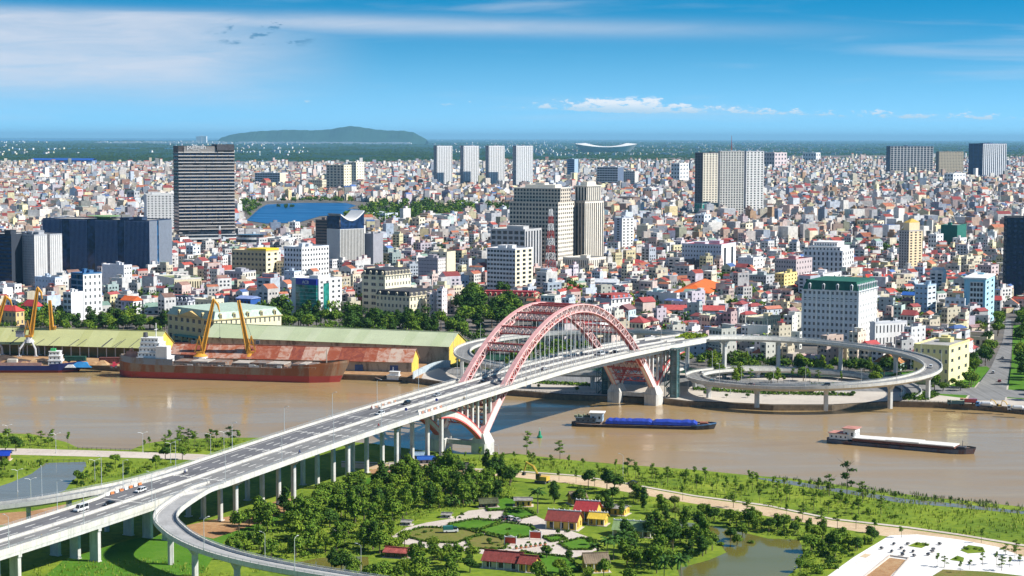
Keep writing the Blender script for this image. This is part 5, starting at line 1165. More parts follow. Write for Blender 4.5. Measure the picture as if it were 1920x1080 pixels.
def house_boxes(B, wx, wy, W, D, Hh, yaw, wc, rc, gable, level):
    n = len(wx); c, s = np.cos(yaw), np.sin(yaw)
    def T(lx, ly, z): return np.stack([wx + lx * c + ly * s, wy - lx * s + ly * c, ZF + z + np.zeros(n)], -1)
    def Q(*p): return np.stack(p, 1)
    w, d = W / 2, D / 2; z0 = np.zeros(n)
    P0, P1, P2, P3 = [(-w, -d), (w, -d), (w, d), (-w, d)]
    for (a, b) in ((P0, P1), (P1, P2), (P3, P0)) + (((P2, P3),) if level < 2 else ()):
        B.quads(Q(T(*a, z0), T(*b, z0), T(*b, Hh), T(*a, Hh)), wc)
    g = gable; f = ~gable
    rh = np.minimum(W, D) * 0.32
    top = lambda k, *ps: np.stack([p[k] for p in ps], 1)
    t0, t1, t2, t3 = T(*P0, Hh), T(*P1, Hh), T(*P2, Hh), T(*P3, Hh)
    B.quads(top(f, t0, t1, t2, t3), rc[f])
    r0, r1 = T(0 * w, -d, Hh + rh), T(0 * w, d, Hh + rh)
    B.quads(top(g, t0, r0, r1, t3), rc[g]); B.quads(top(g, r0, t1, t2, r1), rc[g])
    B.quads(top(g, t0, t1, r0, r0), wc[g])
    if level < 2:    # stair head or roof room on many flat roofs, tin canopy on some
        k = f & (RNG.random(n) < 0.65); ww, dd = w * RNG.uniform(.4, .9, n), d * RNG.uniform(.2, .45, n); oy = d * RNG.uniform(-.3, .4, n); h2 = Hh + RNG.uniform(2.2, 3.4, n)
        A = [T(-ww, oy - dd, Hh), T(ww, oy - dd, Hh), T(ww, oy + dd, Hh), T(-ww, oy + dd, Hh)]; Bq = [T(-ww, oy - dd, h2), T(ww, oy - dd, h2), T(ww, oy + dd, h2), T(-ww, oy + dd, h2)]
        for i, j in ((0, 1), (1, 2), (3, 0)): B.quads(top(k, A[i], A[j], Bq[j], Bq[i]), wc[k] * .96)
        B.quads(top(k, *Bq), ROOFC[RNG.choice(len(ROOFC), n, p=ROOFP)][k])
    if level == 0 or level == 1:   # windows: thin panes proud of the wall
        fl = np.maximum(1, (Hh / 3.3).astype(int)); GL = np.array([.035, .045, .06])
        for j in range(7 if level == 0 else 4):
            k = fl > j
            if not k.any(): break
            za = 3.3 * j + .9; zb = 3.3 * j + 2.6; e = .06
            for q in ((-.5, .5) if level == 0 else (0,)):
                hw_ = w * (.28 if level == 0 else .6)
                cx = q * w
                B.quads(top(k, T(cx - hw_, -d - e, z0 + za), T(cx + hw_, -d - e, z0 + za), T(cx + hw_, -d - e, z0 + zb), T(cx - hw_, -d - e, z0 + zb)), GL)
            k2 = k & (RNG.random(n) < .7)
            for q in ((-.55, 0.0, .55) if level == 0 else (.1,)):
                hd_ = d * .14; cy2 = q * d
                B.quads(top(k2, T(w + e, cy2 - hd_, z0 + za), T(w + e, cy2 + hd_, z0 + za), T(w + e, cy2 + hd_, z0 + zb), T(w + e, cy2 - hd_, z0 + zb)), GL)
    if level == 0:   # balcony slabs and steel tanks
        k = RNG.random(n) < .5
        for j in (1, 2, 3):
            kk = k & (Hh > 3.3 * j + 2); z = 3.3 * j + np.zeros(n)
            B.quads(top(kk, T(-w, -d - 1, z), T(w, -d - 1, z), T(w, -d - 1, z + .9), T(-w, -d - 1, z + .9)), wc[kk] * .97)
            B.quads(top(kk, T(-w, -d, z), T(-w, -d - 1, z), T(w, -d - 1, z), T(w, -d, z)), wc[kk] * .9)
        k = f & (RNG.random(n) < .6); tx = w * RNG.uniform(-.5, .5, n); ty = d * RNG.uniform(.5, .8, n); r = .75 + np.zeros(n); h0 = Hh + .8; h1 = Hh + 2.6
        for i in range(6):
            a0, a1 = 2 * math.pi * i / 6, 2 * math.pi * (i + 1) / 6
            B.quads(top(k, T(tx + r * math.cos(a0), ty + r * math.sin(a0), h0), T(tx + r * math.cos(a1), ty + r * math.sin(a1), h0), T(tx + r * math.cos(a1), ty + r * math.sin(a1), h1), T(tx + r * math.cos(a0), ty + r * math.sin(a0), h1)), np.array([.6, .62, .64]))
def dims(n, v, kind):
    W = RNG.uniform(4.2, 7.0, n); D = RNG.uniform(9, 16, n); fl = RNG.choice([1, 2, 3, 4, 5, 6], n, p=[.20, .28, .27, .15, .07, .03]); Hh = fl * 3.4 + RNG.uniform(.4, 1.6, n)
    return W, D, Hh, fl
M_house = attrmat('house_paint', 0.85, .3, .25, .1)
wx, wy = cells(1170, 2500, 8.4, 17.5, 0.16, (9, 3))
ok, u, v = free(wx, wy, 4)
ok &= (v < 698) & (v < np.interp(u, [-400, 330, 331, 500, 800, 900, 1240, 1320, 1700, 1800, 2400], [592, 592, 575, 585, 596, 652, 664, 690, 696, 698, 698])) & (RNG.random(len(wx)) < .90)
wx, wy, u, v = wx[ok], wy[ok], u[ok], v[ok]
n = len(wx); W, D, Hh, fl = dims(n, v, 0)
big = RNG.random(n) < .10; W[big] *= 2.0; Hh[big] += 4; shd = RNG.random(n) < .05; W[shd] *= 2.6; D[shd] *= 1.6; Hh[shd] = RNG.uniform(5, 8, shd.sum()); fl[shd] = 1
yaw = PSI + RNG.choice([0, .42, math.pi / 2], n, p=[.45, .35, .2]) + RNG.normal(0, .05, n)
wi = RNG.choice(len(WALLC), n, p=WALLP); ri = RNG.choice(len(ROOFC), n, p=[.2, .17, .12, .14, .13, .06, .04, .03, .11]); wc = WALLC[wi] * RNG.uniform(.7, 1.06, (n, 1)); rc = ROOFC[ri] * RNG.uniform(.75, 1.15, (n, 1))
gable = (np.isin(ri, (0, 1, 2, 6, 7, 8)) & (RNG.random(n) < .75)) & (fl < 5)
# the 300 largest in the picture become things of their own
inview = (u > -30) & (u < 1950)
order = np.argsort(-(v + np.where(inview, 0, -1000) + Hh * 1.2)); single = np.zeros(n, bool); single[order[:290]] = True
HOUSES = []
for i in np.where(single)[0]:
    o = empty('town_house', (wx[i], wy[i], ZF), -float(yaw[i]), None, 'house', 'town houses nearest the river')
    w_, d_, h_ = float(W[i]), float(D[i]), float(Hh[i]); cm = tuple(round(float(c) * 16) / 16 for c in wc[i]); rm = tuple(round(float(c) * 16) / 16 for c in rc[i])
    wm = wallmat(cm, .3); rmm = roofmat(rm); fls = int(fl[i]); rs = random.Random(int(i))
    mb = MB(); pn = MB(); cols = 1 + (w_ > 5.5) + (w_ > 9) * 2
    yv = float(yaw[i]) % (2 * math.pi)
    facade(mb, pn, (-w_ / 2, -d_ / 2), (1, 0), w_, 0, h_, cols, fls, .55, .5, .25)
    facade(mb, pn, (w_ / 2, -d_ / 2), (0, 1), d_, 0, h_, 2 + (d_ > 12) if rs.random() < .75 else 0, fls, .25, .4, .25)
    facade(mb, pn, (-w_ / 2, d_ / 2), (0, -1), d_, 0, h_, 2 if rs.random() < .4 else 0, fls, .2, .35, .25)
    facade(mb, pn, (w_ / 2, d_ / 2), (-1, 0), w_, 0, h_, cols, fls, .5, .5, .25)
    mb.build('wall', wm, o)
    if pn.f: pn.build('window_panes', M_glassd, o, kind='stuff')
    if gable[i]:
        roof_hip(o, w_, d_, h_, min(w_, d_) * .34, rmm, .4, gable=rs.random() < .6)
    else:
        mb = MB(); mb.quad((-w_ / 2, -d_ / 2, h_), (w_ / 2, -d_ / 2, h_), (w_ / 2, d_ / 2, h_), (-w_ / 2, d_ / 2, h_)); mb.build('roof_deck', rmm, o)
        mb = MB()
        for a, b, c2, d2 in ((-w_ / 2, w_ / 2, -d_ / 2 - .04, -d_ / 2 + .2), (-w_ / 2, w_ / 2, d_ / 2 - .2, d_ / 2 + .04), (-w_ / 2 - .04, -w_ / 2 + .2, -d_ / 2 + .2, d_ / 2 - .2), (w_ / 2 - .2, w_ / 2 + .04, -d_ / 2 + .2, d_ / 2 - .2)): mb.box(a, b, c2, d2, h_ - .2, h_ + .9)
        mb.build('parapet', wm, o)
        if rs.random() < .7:
            y = rs.uniform(-.2, .3) * d_; mb = MB(); mb.box(-w_ * .36, w_ * .36, y, y + d_ * .25, h_ + .01, h_ + 2.7); mb.build('stair_head', wm, o)
            mb = MB(); mb.box(-w_ * .42, w_ * .42, y - .4, y + d_ * .25 + .4, h_ + 2.7, h_ + 2.95); mb.build('stair_roof', rmm, o)
        if rs.random() < .6: tank(o, rs.uniform(-.2, .2) * w_, -d_ * .3, h_, .7)
    if fls > 1 and rs.random() < .5:
        mb = MB()
        for k in range(1, fls): mb.box(-w_ / 2, w_ / 2, -d_ / 2 - 1.1, -d_ / 2, 3.4 * k - .1, 3.4 * k + .1); mb.box(-w_ / 2, w_ / 2, -d_ / 2 - 1.1, -d_ / 2 - 1.0, 3.4 * k + .1, 3.4 * k + 1.0)
        mb.build('balconies', wm, o, kind='stuff')
    # label: look first, then the nearest landmark
    best = min(MARKS, key=lambda q: abs(q[0][0] - u[i]) + 2.2 * abs(q[0][1] - v[i]))
    du, dv = u[i] - best[0][0], v[i] - best[0][1]
    rel = ('left of' if du < 0 else 'right of') if abs(du) > 2.2 * abs(dv) else ('in front of' if dv > 0 else 'behind')
    o['_l'] = f"{WALLN[wi[i]]} {['one', 'two', 'three', 'four', 'five', 'six'][fls - 1]}-storey house, {ROOFN[ri[i]]} {'pitched' if gable[i] else 'flat'} roof|{rel} {best[1] if len(best[1].split()) < 7 else 'the ' + ' '.join(best[1].split()[:4])}"
    o['_d'] = float(abs(du) + 2.2 * abs(dv)); HOUSES.append(o)
by = {}
for o in HOUSES: by.setdefault(o['_l'], []).append(o)
for k, os_ in by.items():
    a, b = k.split('|'); os_.sort(key=lambda o: o['_d'])
    for i, o in enumerate(os_):
        o['label'] = f"{a}, {b}" if len(os_) == 1 else f"{a}, {('nearest', '2nd nearest', '3rd nearest', '4th nearest', '5th nearest', '6th nearest')[min(i, 5)]} such {b}"
        if len(o['label'].split()) > 16: o['label'] = ' '.join(o['label'].replace(' such', '').split()[:16])
        del o['_l']; del o['_d']
for o in bpy.data.objects:
    if 'tmp_h' in o: del o['tmp_h']
B = Batch(); k = ~single
house_boxes(B, wx[k], wy[k], W[k], D[k], Hh[k], yaw[k], wc[k], rc[k], gable[k], 0)
# middle distance, then far; plots grow coarser as houses shrink below a pixel
wx, wy = cells(2500, 5200, 9.6, 15.5, 0.25, (11, 5)); ok, u, v = free(wx, wy, 4); ok &= RNG.random(len(wx)) < .92
wx, wy = wx[ok], wy[ok]; n = len(wx); W, D, Hh, fl = dims(n, v, 1); W *= 1.08; tall = RNG.random(n) < .05; Hh[tall] += RNG.uniform(6, 16, tall.sum()); W[tall] *= 1.6; mid = RNG.random(n) < .03; W[mid] *= 2.8; D[mid] *= 1.5; Hh[mid] = RNG.uniform(12, 30, mid.sum())
yaw = PSI + RNG.choice([0, .5, .8], n) + RNG.normal(0, .1, n); wi = RNG.choice(len(WALLC), n, p=WALLP); ri = RNG.choice(len(ROOFC), n, p=ROOFP)
house_boxes(B, wx, wy, W, D, Hh, yaw, np.minimum(.86, WALLC[wi] * TONE[RNG.choice(6, n)]), ROOFC[ri] * RNG.uniform(.6, 1.1, (n, 1)), np.isin(ri, (0, 1, 2, 6, 8)) & (RNG.random(n) < .5), 1)
def edge_d(u): return np.interp(u, [-100, 330, 700, 1000, 1250, 1500, 1700, 2000], [10800, 10600, 10800, 11500, 12500, 13500, 15000, 15500])
wx, wy = cells(5200, 16500, 17, 29, 0.3, (12, 5)); ok, u, v = free(wx, wy, 6); ok &= (wy < edge_d(u)) & (RNG.random(len(wx)) < np.clip(1.15 - wy / 13500 + .5 * np.sin(wx * .004 + wy * .002) * np.sin(wy * .0031), .08, .85) * np.where(wy > edge_d(u) * (.8 + .1 * np.sin(wx * .006)), .3, 1)) & (u > -60) & (u < 1980)
wx, wy = wx[ok], wy[ok]; n = len(wx); W, D, Hh, fl = dims(n, v, 1); W *= 1.6; D *= 1.3; Hh += .5; tall = RNG.random(n) < .03; Hh[tall] += RNG.uniform(8, 25, tall.sum())
yaw = PSI + RNG.normal(.5, .3, n); wi = RNG.choice(len(WALLC), n, p=WALLP); ri = RNG.choice(len(ROOFC), n, p=ROOFP)
house_boxes(B, wx, wy, W, D, Hh, yaw, np.minimum(.86, WALLC[wi] * TONE[RNG.choice(6, n)]), ROOFC[ri] * RNG.uniform(.6, 1.05, (n, 1)), np.isin(ri, (0, 1, 2)) & (RNG.random(n) < .4), 2)
# scattered hamlets on the far plain
n = 2600; uu = RNG.uniform(-60, 1980, n); vv = 258 + RNG.uniform(4.5, 34, n) ** 1.0
g = np.sin(uu * .013 + 2) + np.sin(vv * .9 + uu * .004) + RNG.normal(0, .5, n) + np.where(uu > 950, .8, -.7); k = g > .35; uu, vv = uu[k], vv[k]
pts = [P(a, b, ZF) for a, b in zip(uu, vv)]; wx = np.array([p.x for p in pts]); wy = np.array([p.y for p in pts]); n = len(wx)
ok, _, _ = free(wx, wy); wx, wy = wx[ok], wy[ok]; n = len(wx); s = wy / 12000.
house_boxes(B, wx, wy, RNG.uniform(14, 40, n) * s ** .7, RNG.uniform(14, 30, n) * s ** .6, RNG.uniform(8, 18, n) * s ** .5, np.full(n, .2), WALLC[RNG.choice(len(WALLC), n, p=WALLP)], ROOFC[RNG.choice(len(ROOFC), n, p=ROOFP)], np.zeros(n, bool), 2)
# resort town under the hill
n = 420; uu = np.concatenate([RNG.uniform(440, 770, 300), RNG.uniform(180, 440, 120)]); vv = np.where(np.arange(n) < 300, 262.0 + RNG.uniform(0, 3.6, n), 263 + RNG.uniform(0, 2.5, n))
pts = [P(a, b + .8, ZF) for a, b in zip(uu, vv)]; wx = np.array([p.x for p in pts]); wy = np.minimum(np.array([p.y for p in pts]), 40000); wx = wx * wy / np.array([p.y for p in pts])
house_boxes(B, wx, wy, RNG.uniform(40, 140, n), RNG.uniform(40, 80, n), RNG.uniform(14, 45, n) + np.where((uu > 370) & (uu < 385), 120, 0), np.full(n, .1), np.broadcast_to(np.array([.8, .8, .8]), (n, 3)).copy(), np.broadcast_to(np.array([.7, .7, .7]), (n, 3)).copy(), np.zeros(n, bool), 2)
o = B.build('distant_houses', M_house); o['kind'] = 'stuff'; o['label'] = 'thousands of small white, cream and red-roofed houses filling the city'; o['category'] = 'houses'
# --- hill on the horizon
d = 42000; prof = [(415, 260), (440, 253), (480, 248), (540, 245), (590, 246), (618, 244), (640, 240), (660, 237.5), (685, 241), (705, 244), (730, 246), (755, 246), (775, 249), (792, 258), (800, 263)]
mb = MB(); rows = []
hx = np.linspace(415, 800, 110); hy = np.interp(hx, [a for a, _ in prof], [b for _, b in prof]); rr = random.Random(3)
for a, b in zip(hx, hy):
    x = (a - 960) / F * d; z = max(0, H + (258 - b) / F * d + 4 * math.sin(a * .31) + 3 * math.sin(a * .83)); rows.append([(x, d - 900, ZF), (x, d - 450, ZF + z * (.42 + .04 * math.sin(a * .11))), (x, d - 150, ZF + z * (.79 + .03 * math.sin(a * .17))), (x, d, ZF + z), (x, d + 900, ZF)])
for p, q in zip(rows[:-1], rows[1:]):
    for k in range(4): mb.quad(p[k], q[k], q[k + 1], p[k + 1])
structure(mb, 'hill', ground_mat('hill_woods', [(.35, (.01, .04, .02)), (.6, (.025, .07, .035))], .003, .02, bump=0)).data.shade_smooth()
# ---------------------------------------------------------------- port: sheds, ships, cranes
def rust_mat(name, base, rust, thr=.5, scale=.25, stretch=(1, 1, .25), rough=.75):
    if name in MATS: return MATS[name]
    m = bpy.data.materials.new(name); m.use_nodes = True; t = NT(m.node_tree); b = t.n['Principled BSDF']; b.inputs['Roughness'].default_value = rough; b.inputs['Specular IOR Level'].default_value = .3
    geo = t.node('ShaderNodeNewGeometry').outputs['Position']; mp = t.node('ShaderNodeMapping'); mp.inputs['Scale'].default_value = stretch; t.l.new(geo, mp.inputs[0])
    n = t.noise(mp.outputs[0], scale, 6, .68, .6); n2 = t.noise(geo, 1.7, 3, .6)
    c = t.mix(t.smooth(t.math('ADD', n, t.math('MULTIPLY', n2, .18)), thr, thr + .22), (*base, 1), (*rust, 1))
    c = t.mix(t.math('MULTIPLY', t.smooth(n2, .5, .75), .35), c, tuple(x * .45 for x in base) + (1,))
    t.put(b.inputs['Base Color'], c); MATS[name] = m; return m
def shed(label, ridge, eave, zw, wallc, roofm, name='warehouse', gable_wall=None, depth_px=None, skylights=0, posts=0, D=None, mark=None, sheets=0, monitor=None, doors=0):
    """long gabled shed given by its front eave line: two pixels at ground level under the eave, wall height zw, ridge height"""
    (u0, v0), (u1, v1) = eave; A, Bp = P(u0, v0, ZF), P(u1, v1, ZF); e = Vector((Bp.x - A.x, Bp.y - A.y)); L = e.length; e.normalize(); n = Vector((-e.y, e.x))
    zr = ridge; D = D or 26; o = empty(name, (A.x, A.y, ZF), math.atan2(e.y, e.x), label, 'warehouse'); c = Vector((A.x, A.y)) + e * L / 2 + n * D / 2
    FOOT.append((c.x, c.y, -math.atan2(e.y, e.x), L / 2 + 2, D / 2 + 2)); MARKS.append((pj(c.x, c.y, ZF), mark or label))
    wm = wallc
    mb = MB(); mb.add([(0, 0, 0), (L, 0, 0), (L, 0, zw), (0, 0, zw)], [(0, 1, 2, 3)]); mb.add([(L, D, 0), (0, D, 0), (0, D, zw), (L, D, zw)], [(0, 1, 2, 3)])
    if not posts: mb.build('wall', wm, o)
    for x in (0, L):
        mb = MB(); mb.add([(x, 0, 0), (x, D, 0), (x, D, zw), (x, D / 2, zr), (x, 0, zw)], [(0, 1, 2, 3, 4)]); mb.build('gable_wall', gable_wall or wm, o)
    # roof sheets: separate strips, slightly uneven
    k = sheets or 14; rs = random.Random(int(u0 * 7 + L)); mats = roofm if isinstance(roofm, list) else [roofm]
    ov = 1.6
    for side in (0, 1):
        for i in range(k):
            x0 = -0.8 + (L + 1.6) * i / k; x1 = -0.8 + (L + 1.6) * (i + 1) / k - 0.06; dz = rs.uniform(0, .08)
            y0, z0 = (-ov, zw - ov * (zr - zw) / (D / 2)) if side == 0 else (D + ov, zw - ov * (zr - zw) / (D / 2))
            mb = MB(); mb.add([(x0, y0, z0 + dz), (x1, y0, z0 + dz), (x1, D / 2, zr + dz), (x0, D / 2, zr + dz), (x0, y0, z0 + dz - .15), (x1, y0, z0 + dz - .15), (x1, D / 2, zr + dz - .15), (x0, D / 2, zr + dz - .15)],
                              [(0, 1, 2, 3), (7, 6, 5, 4), (0, 4, 5, 1), (1, 5, 6, 2), (3, 7, 4, 0)]); mb.build('roof_sheet', rs.choice(mats), o)
    mb = MB(); mb.box(-.9, L + .9, D / 2 - .5, D / 2 + .5, zr - .05, zr + .25); mb.build('ridge_cap', mats[0], o)
    if monitor:
        mb = MB(); mb.box(L * monitor[0], L * monitor[1], D / 2 - 3, D / 2 + 3, zr - 1.0, zr + 1.5); mb.build('roof_monitor', mats[-1], o)
    for i in range(posts):
        x = L * (i + .5) / posts; mb = MB(); mb.box(x - .25, x + .25, -.25, .25, 0, zw); mb.build('post', M_pier, o)
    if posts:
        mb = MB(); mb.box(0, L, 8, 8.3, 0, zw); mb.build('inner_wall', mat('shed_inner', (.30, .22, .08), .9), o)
        mb = MB(); mb.quad((0, -1, .4), (L, -1, .4), (L, 8, .4), (0, 8, .4)); mb.build('floor', M_quay, o)
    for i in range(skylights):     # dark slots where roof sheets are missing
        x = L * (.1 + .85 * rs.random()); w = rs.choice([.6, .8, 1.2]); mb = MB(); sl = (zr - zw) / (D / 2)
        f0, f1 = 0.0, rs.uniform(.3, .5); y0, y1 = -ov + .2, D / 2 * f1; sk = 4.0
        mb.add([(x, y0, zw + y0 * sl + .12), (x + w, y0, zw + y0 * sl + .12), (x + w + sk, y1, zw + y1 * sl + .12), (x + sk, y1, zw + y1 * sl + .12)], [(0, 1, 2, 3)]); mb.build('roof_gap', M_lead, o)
    for i in range(doors):
        x = L * (i + .5) / doors; mb = MB(); mb.box(x - 2.6, x + 2.6, -.12, -.01, 0, 4.4); mb.build('door', mat('door_blue', (.06, .12, .30), .7, var=.2), o)
    return o
M_rg1 = mat('roof_olive', (.46, .47, .20), .7, var=.06, vscale=.1); M_rg2 = mat('roof_olive_light', (.50, .51, .24), .7, var=.06, vscale=.1)
M_pg1 = mat('roof_celadon', (.46, .52, .32), .7, var=.06, vscale=.1); M_pg2 = mat('roof_celadon_b', (.50, .55, .36), .7, var=.06, vscale=.1)
M_ru = [rust_mat('rust_a', (.42, .19, .13), (.30, .07, .03), .45, .2, (1, 1, 1)), rust_mat('rust_b', (.50, .33, .26), (.36, .10, .04), .5, .2, (1, 1, 1)), rust_mat('rust_c', (.36, .10, .05), (.22, .05, .03), .45, .3, (1, 1, 1)), rust_mat('rust_d', (.52, .40, .32), (.42, .15, .08), .55, .25, (1, 1, 1))]
M_oldw = rust_mat('old_plaster', (.46, .40, .30), (.18, .14, .10), .55, .25, (1, 1, .4))
M_gab = mat('gable_yellow', (.78, .55, .10), .8, var=.12, streak=.3)
shed('open-fronted warehouse with long olive green roof at the left', 17.5, ((-70, 664), (292, 675)), 8.6, M_oldw, [M_rg1, M_rg2], gable_wall=M_gab, skylights=9, posts=22, D=30, mark='the olive-roofed warehouse', sheets=22)
shed('long warehouse with pale celadon green roof behind the rusty one', 19.5, ((384, 664), (842, 684)), 12.5, M_oldw, [M_pg1, M_pg2], gable_wall=M_gab, D=32, mark='the celadon-roofed warehouse', sheets=26)
shed('old quay warehouse with patched rusty tin roof and yellow gable', 14.2, ((318, 688), (772, 699)), 7.6, M_oldw, M_ru, gable_wall=M_gab, D=20, mark='the rusty warehouse', sheets=20, doors=7)
# --- hull loft
def hull(L, Bm, Dp, mats, draft_z=-1.0, bow=.16, stern=.10, sheer=2.0, split=.42, rake=.06, n=26, bulb=0.0):
    """closed hull, bow at +x; material 0 below the split line, 1 above"""
    mb = MB(); rows = []
    for i in range(n + 1):
        q = i / n; x = -L / 2 + L * q
        wb = min(1, (q / stern) ** .5 * .86 + .14 if q < stern else 1); wt = wb
        if q > 1 - bow: s = (1 - q) / bow; wb = max(.015, s ** .75); wt = max(.03, s ** .45)
        zt = Dp + sheer * max(0, (q - .72) / .28) ** 2 + sheer * .35 * max(0, (.16 - q) / .16)
        xr = L * rake * max(0, (q - (1 - bow)) / bow) ** 1.5
        zs = draft_z + (Dp - draft_z) * split
        rows.append([(x, -wb * Bm / 2 * .9, draft_z), (x + xr * .35, -(wb * .6 + wt * .4) * Bm / 2, zs), (x + xr, -wt * Bm / 2, zt), (x + xr, wt * Bm / 2, zt), (x + xr * .35, (wb * .6 + wt * .4) * Bm / 2, zs), (x, wb * Bm / 2 * .9, draft_z)])
    for p, q in zip(rows[:-1], rows[1:]):
        for k, mi in ((0, 0), (1, 1), (2, 2), (3, 1), (4, 0)): mb.quad(p[k], q[k], q[k + 1], p[k + 1], mi=mi)
    mb.add(rows[0], [(5, 4, 3, 2, 1, 0)], mi=1); mb.add(rows[-1], [(0, 1, 2, 3, 4, 5)], mi=1)
    return mb.mesh('hull', mats), rows
def bulwark(o, rows, i0, i1, h, m):
    mb = MB()
    for s in (2, 3):
        for a, b in zip(rows[i0:i1], rows[i0 + 1:i1 + 1]): mb.quad(a[s], b[s], (b[s][0], b[s][1], b[s][2] + h), (a[s][0], a[s][1], a[s][2] + h))
    mb.build('bulwark', m, o)
def ship_at(name, label, cat, u0, v0, u1, v1):
    """Empty amidships on the waterline; stern pixel, bow pixel"""
    A, Bp = P(u0, v0, 0), P(u1, v1, 0); d = Bp - A; o = empty(name, (A + Bp) / 2, math.atan2(d.y, d.x), label, cat); return o, d.length
def deckhouse(o, x0, x1, w, z0, hs, m, shrink=.9, win=True):
    z = z0; W = w; a, b = x0, x1
    for i, h in enumerate(hs):
        mb = MB(); pn = MB()
        nw = max(2, int((b - a) / 2.2))
        facade(mb, pn, (a, -W / 2), (1, 0), b - a, z, z + h, nw, 1, .35, .35, .1); facade(mb, pn, (b, -W / 2), (0, 1), W, z, z + h, max(2, int(W / 1.8)), 1, .4, .35, .1)
        facade(mb, pn, (b, W / 2), (-1, 0), b - a, z, z + h, 0, 0, 0, 0); facade(mb, pn, (a, W / 2), (0, -1), W, z, z + h, 0, 0, 0, 0)
        mb.box(a - .35, b + .35, -W / 2 - .35, W / 2 + .35, z + h, z + h + .18); mb.build('cabin_deck', m, o); pn.build('window_panes', M_glassd, o, kind='stuff')
        z += h + .18; W *= shrink; b -= (b - a) * (1 - shrink) * .8; a += (b - a) * .03
    return z
M_hullrust = rust_mat('hull_rust', (.29, .22, .15), (.27, .09, .03), .46, .18, (.5, .5, .12)); M_hullred = rust_mat('hull_red', (.36, .055, .045), (.20, .06, .03), .62, .2, (.5, .5, .3)); M_bow = mat('bow_red', (.60, .09, .04), .6, var=.15)
M_deckr = rust_mat('deck_rust', (.23, .20, .18), (.22, .10, .05), .5, .3, (1, 1, 1)); M_shipw = mat('ship_white', (.78, .78, .77), .6, var=.06, streak=.25)
o, L = ship_at('cargo_ship', 'large rusty cargo ship with white stern house moored at the quay', 'ship', 226, 704, 636, 716)
me, rows = hull(L, 19, 8.6, [M_hullred, M_hullrust, M_deckr], -.8, bow=.12, stern=.08, sheer=3.8, split=.52, rake=.045); link('hull', me, o)
bulwark(o, rows, 21, 26, 1.4, M_hullrust); bulwark(o, rows, 0, 7, 3.8, rust_mat('hull_grey', (.25, .27, .30), (.22, .14, .08), .55, .2, (.5, .5, .2)))
z = deckhouse(o, -L / 2 + 14, -L / 2 + 33, 15, 9.4, (3.2, 2.9, 2.9, 2.8, 2.6), M_shipw, .88)
mb = MB(); mb.box(-L / 2 + 27, -L / 2 + 34.5, -8.8, -2, 8.6, 20); mb.build('bridge_front', M_shipw, o)
mb = MB(); mb.tube([(-L / 2 + 24, 0, z), (-L / 2 + 24, 0, z + 9)], .3, 6); mb.bar((-L / 2 + 24, -3, z + 5), (-L / 2 + 24, 3, z + 5), .25); mb.build('mast', M_shipw, o)
mb = MB(); mb.cyl(-L / 2 + 17, 0, z - 3, z + 3, 1.6, 1.4, 12); mb.build('funnel', M_lead, o)
mb = MB(); mb.box(-L / 2 + 6, -L / 2 + 13, -5, -4, 9.6, 16); mb.bar((-L / 2 + 3, -4, 10.5), (-L / 2 + 10, -4, 18), 1.4); mb.build('stern_gear', mat('gear_pink', (.42, .22, .18), .7, var=.2), o)
for k, (a, b) in enumerate(((38, 72), (76, 110), (114, 132))):
    if b > L - 12: b = L - 14
    mb = MB(); xa, xb = -L / 2 + a, -L / 2 + b
    for y0, y1 in ((-7.2, -6.6), (6.6, 7.2)): mb.box(xa, xb, y0, y1, 8.6, 10.4)
    mb.box(xa, xa + .6, -6.6, 6.6, 8.6, 10.4); mb.box(xb - .6, xb, -6.6, 6.6, 8.6, 10.4); mb.build('hatch_coaming', M_deckr, o)
    for j in range(3):
        mb = MB(); w = (xb - xa) / 3; mb.box(xa + w * j + .3, xa + w * (j + 1) - .3, -6.9, 6.9, 10.42, 11.0 + .2 * (j % 2)); mb.build('hatch_cover', mat('hatch_pale', (.50, .44, .38), .8, var=.25) if (k + j) % 2 else M_deckr, o)
rs = random.Random(5)
for k in range(16):
    mb = MB(); xx = rs.uniform(-L / 2 + 36, L / 2 - 24); w = rs.uniform(1, 5); yy = rs.choice((-8.6, -7.9)); mb.box(xx, xx + w, yy, yy + .7, 8.7, 9.3 + rs.random()); mb.build('deck_fitting', rs.choice([M_shipw, M_deckr, mat('gear_pink', (.42, .22, .18), .7, var=.2)]), o)
for s in (-1,):
    mb = MB()
    for k in range(44): xx = -L / 2 + 36 + k * 2.2; mb.box(xx - .05, xx + .05, -9.5, -9.4, 8.6, 9.7)
    mb.box(-L / 2 + 36, -L / 2 + 36 + 95, -9.5, -9.4, 9.6, 9.75); mb.build('rail', mat('rail_tan', (.55, .48, .38), .7), o)
mb = MB(); mb.tube([(L / 2 - 8, 0, 11), (L / 2 - 8, 0, 20)], .28, 6); mb.build('foremast', mat('rail_tan', (.55, .48, .38), .7), o)
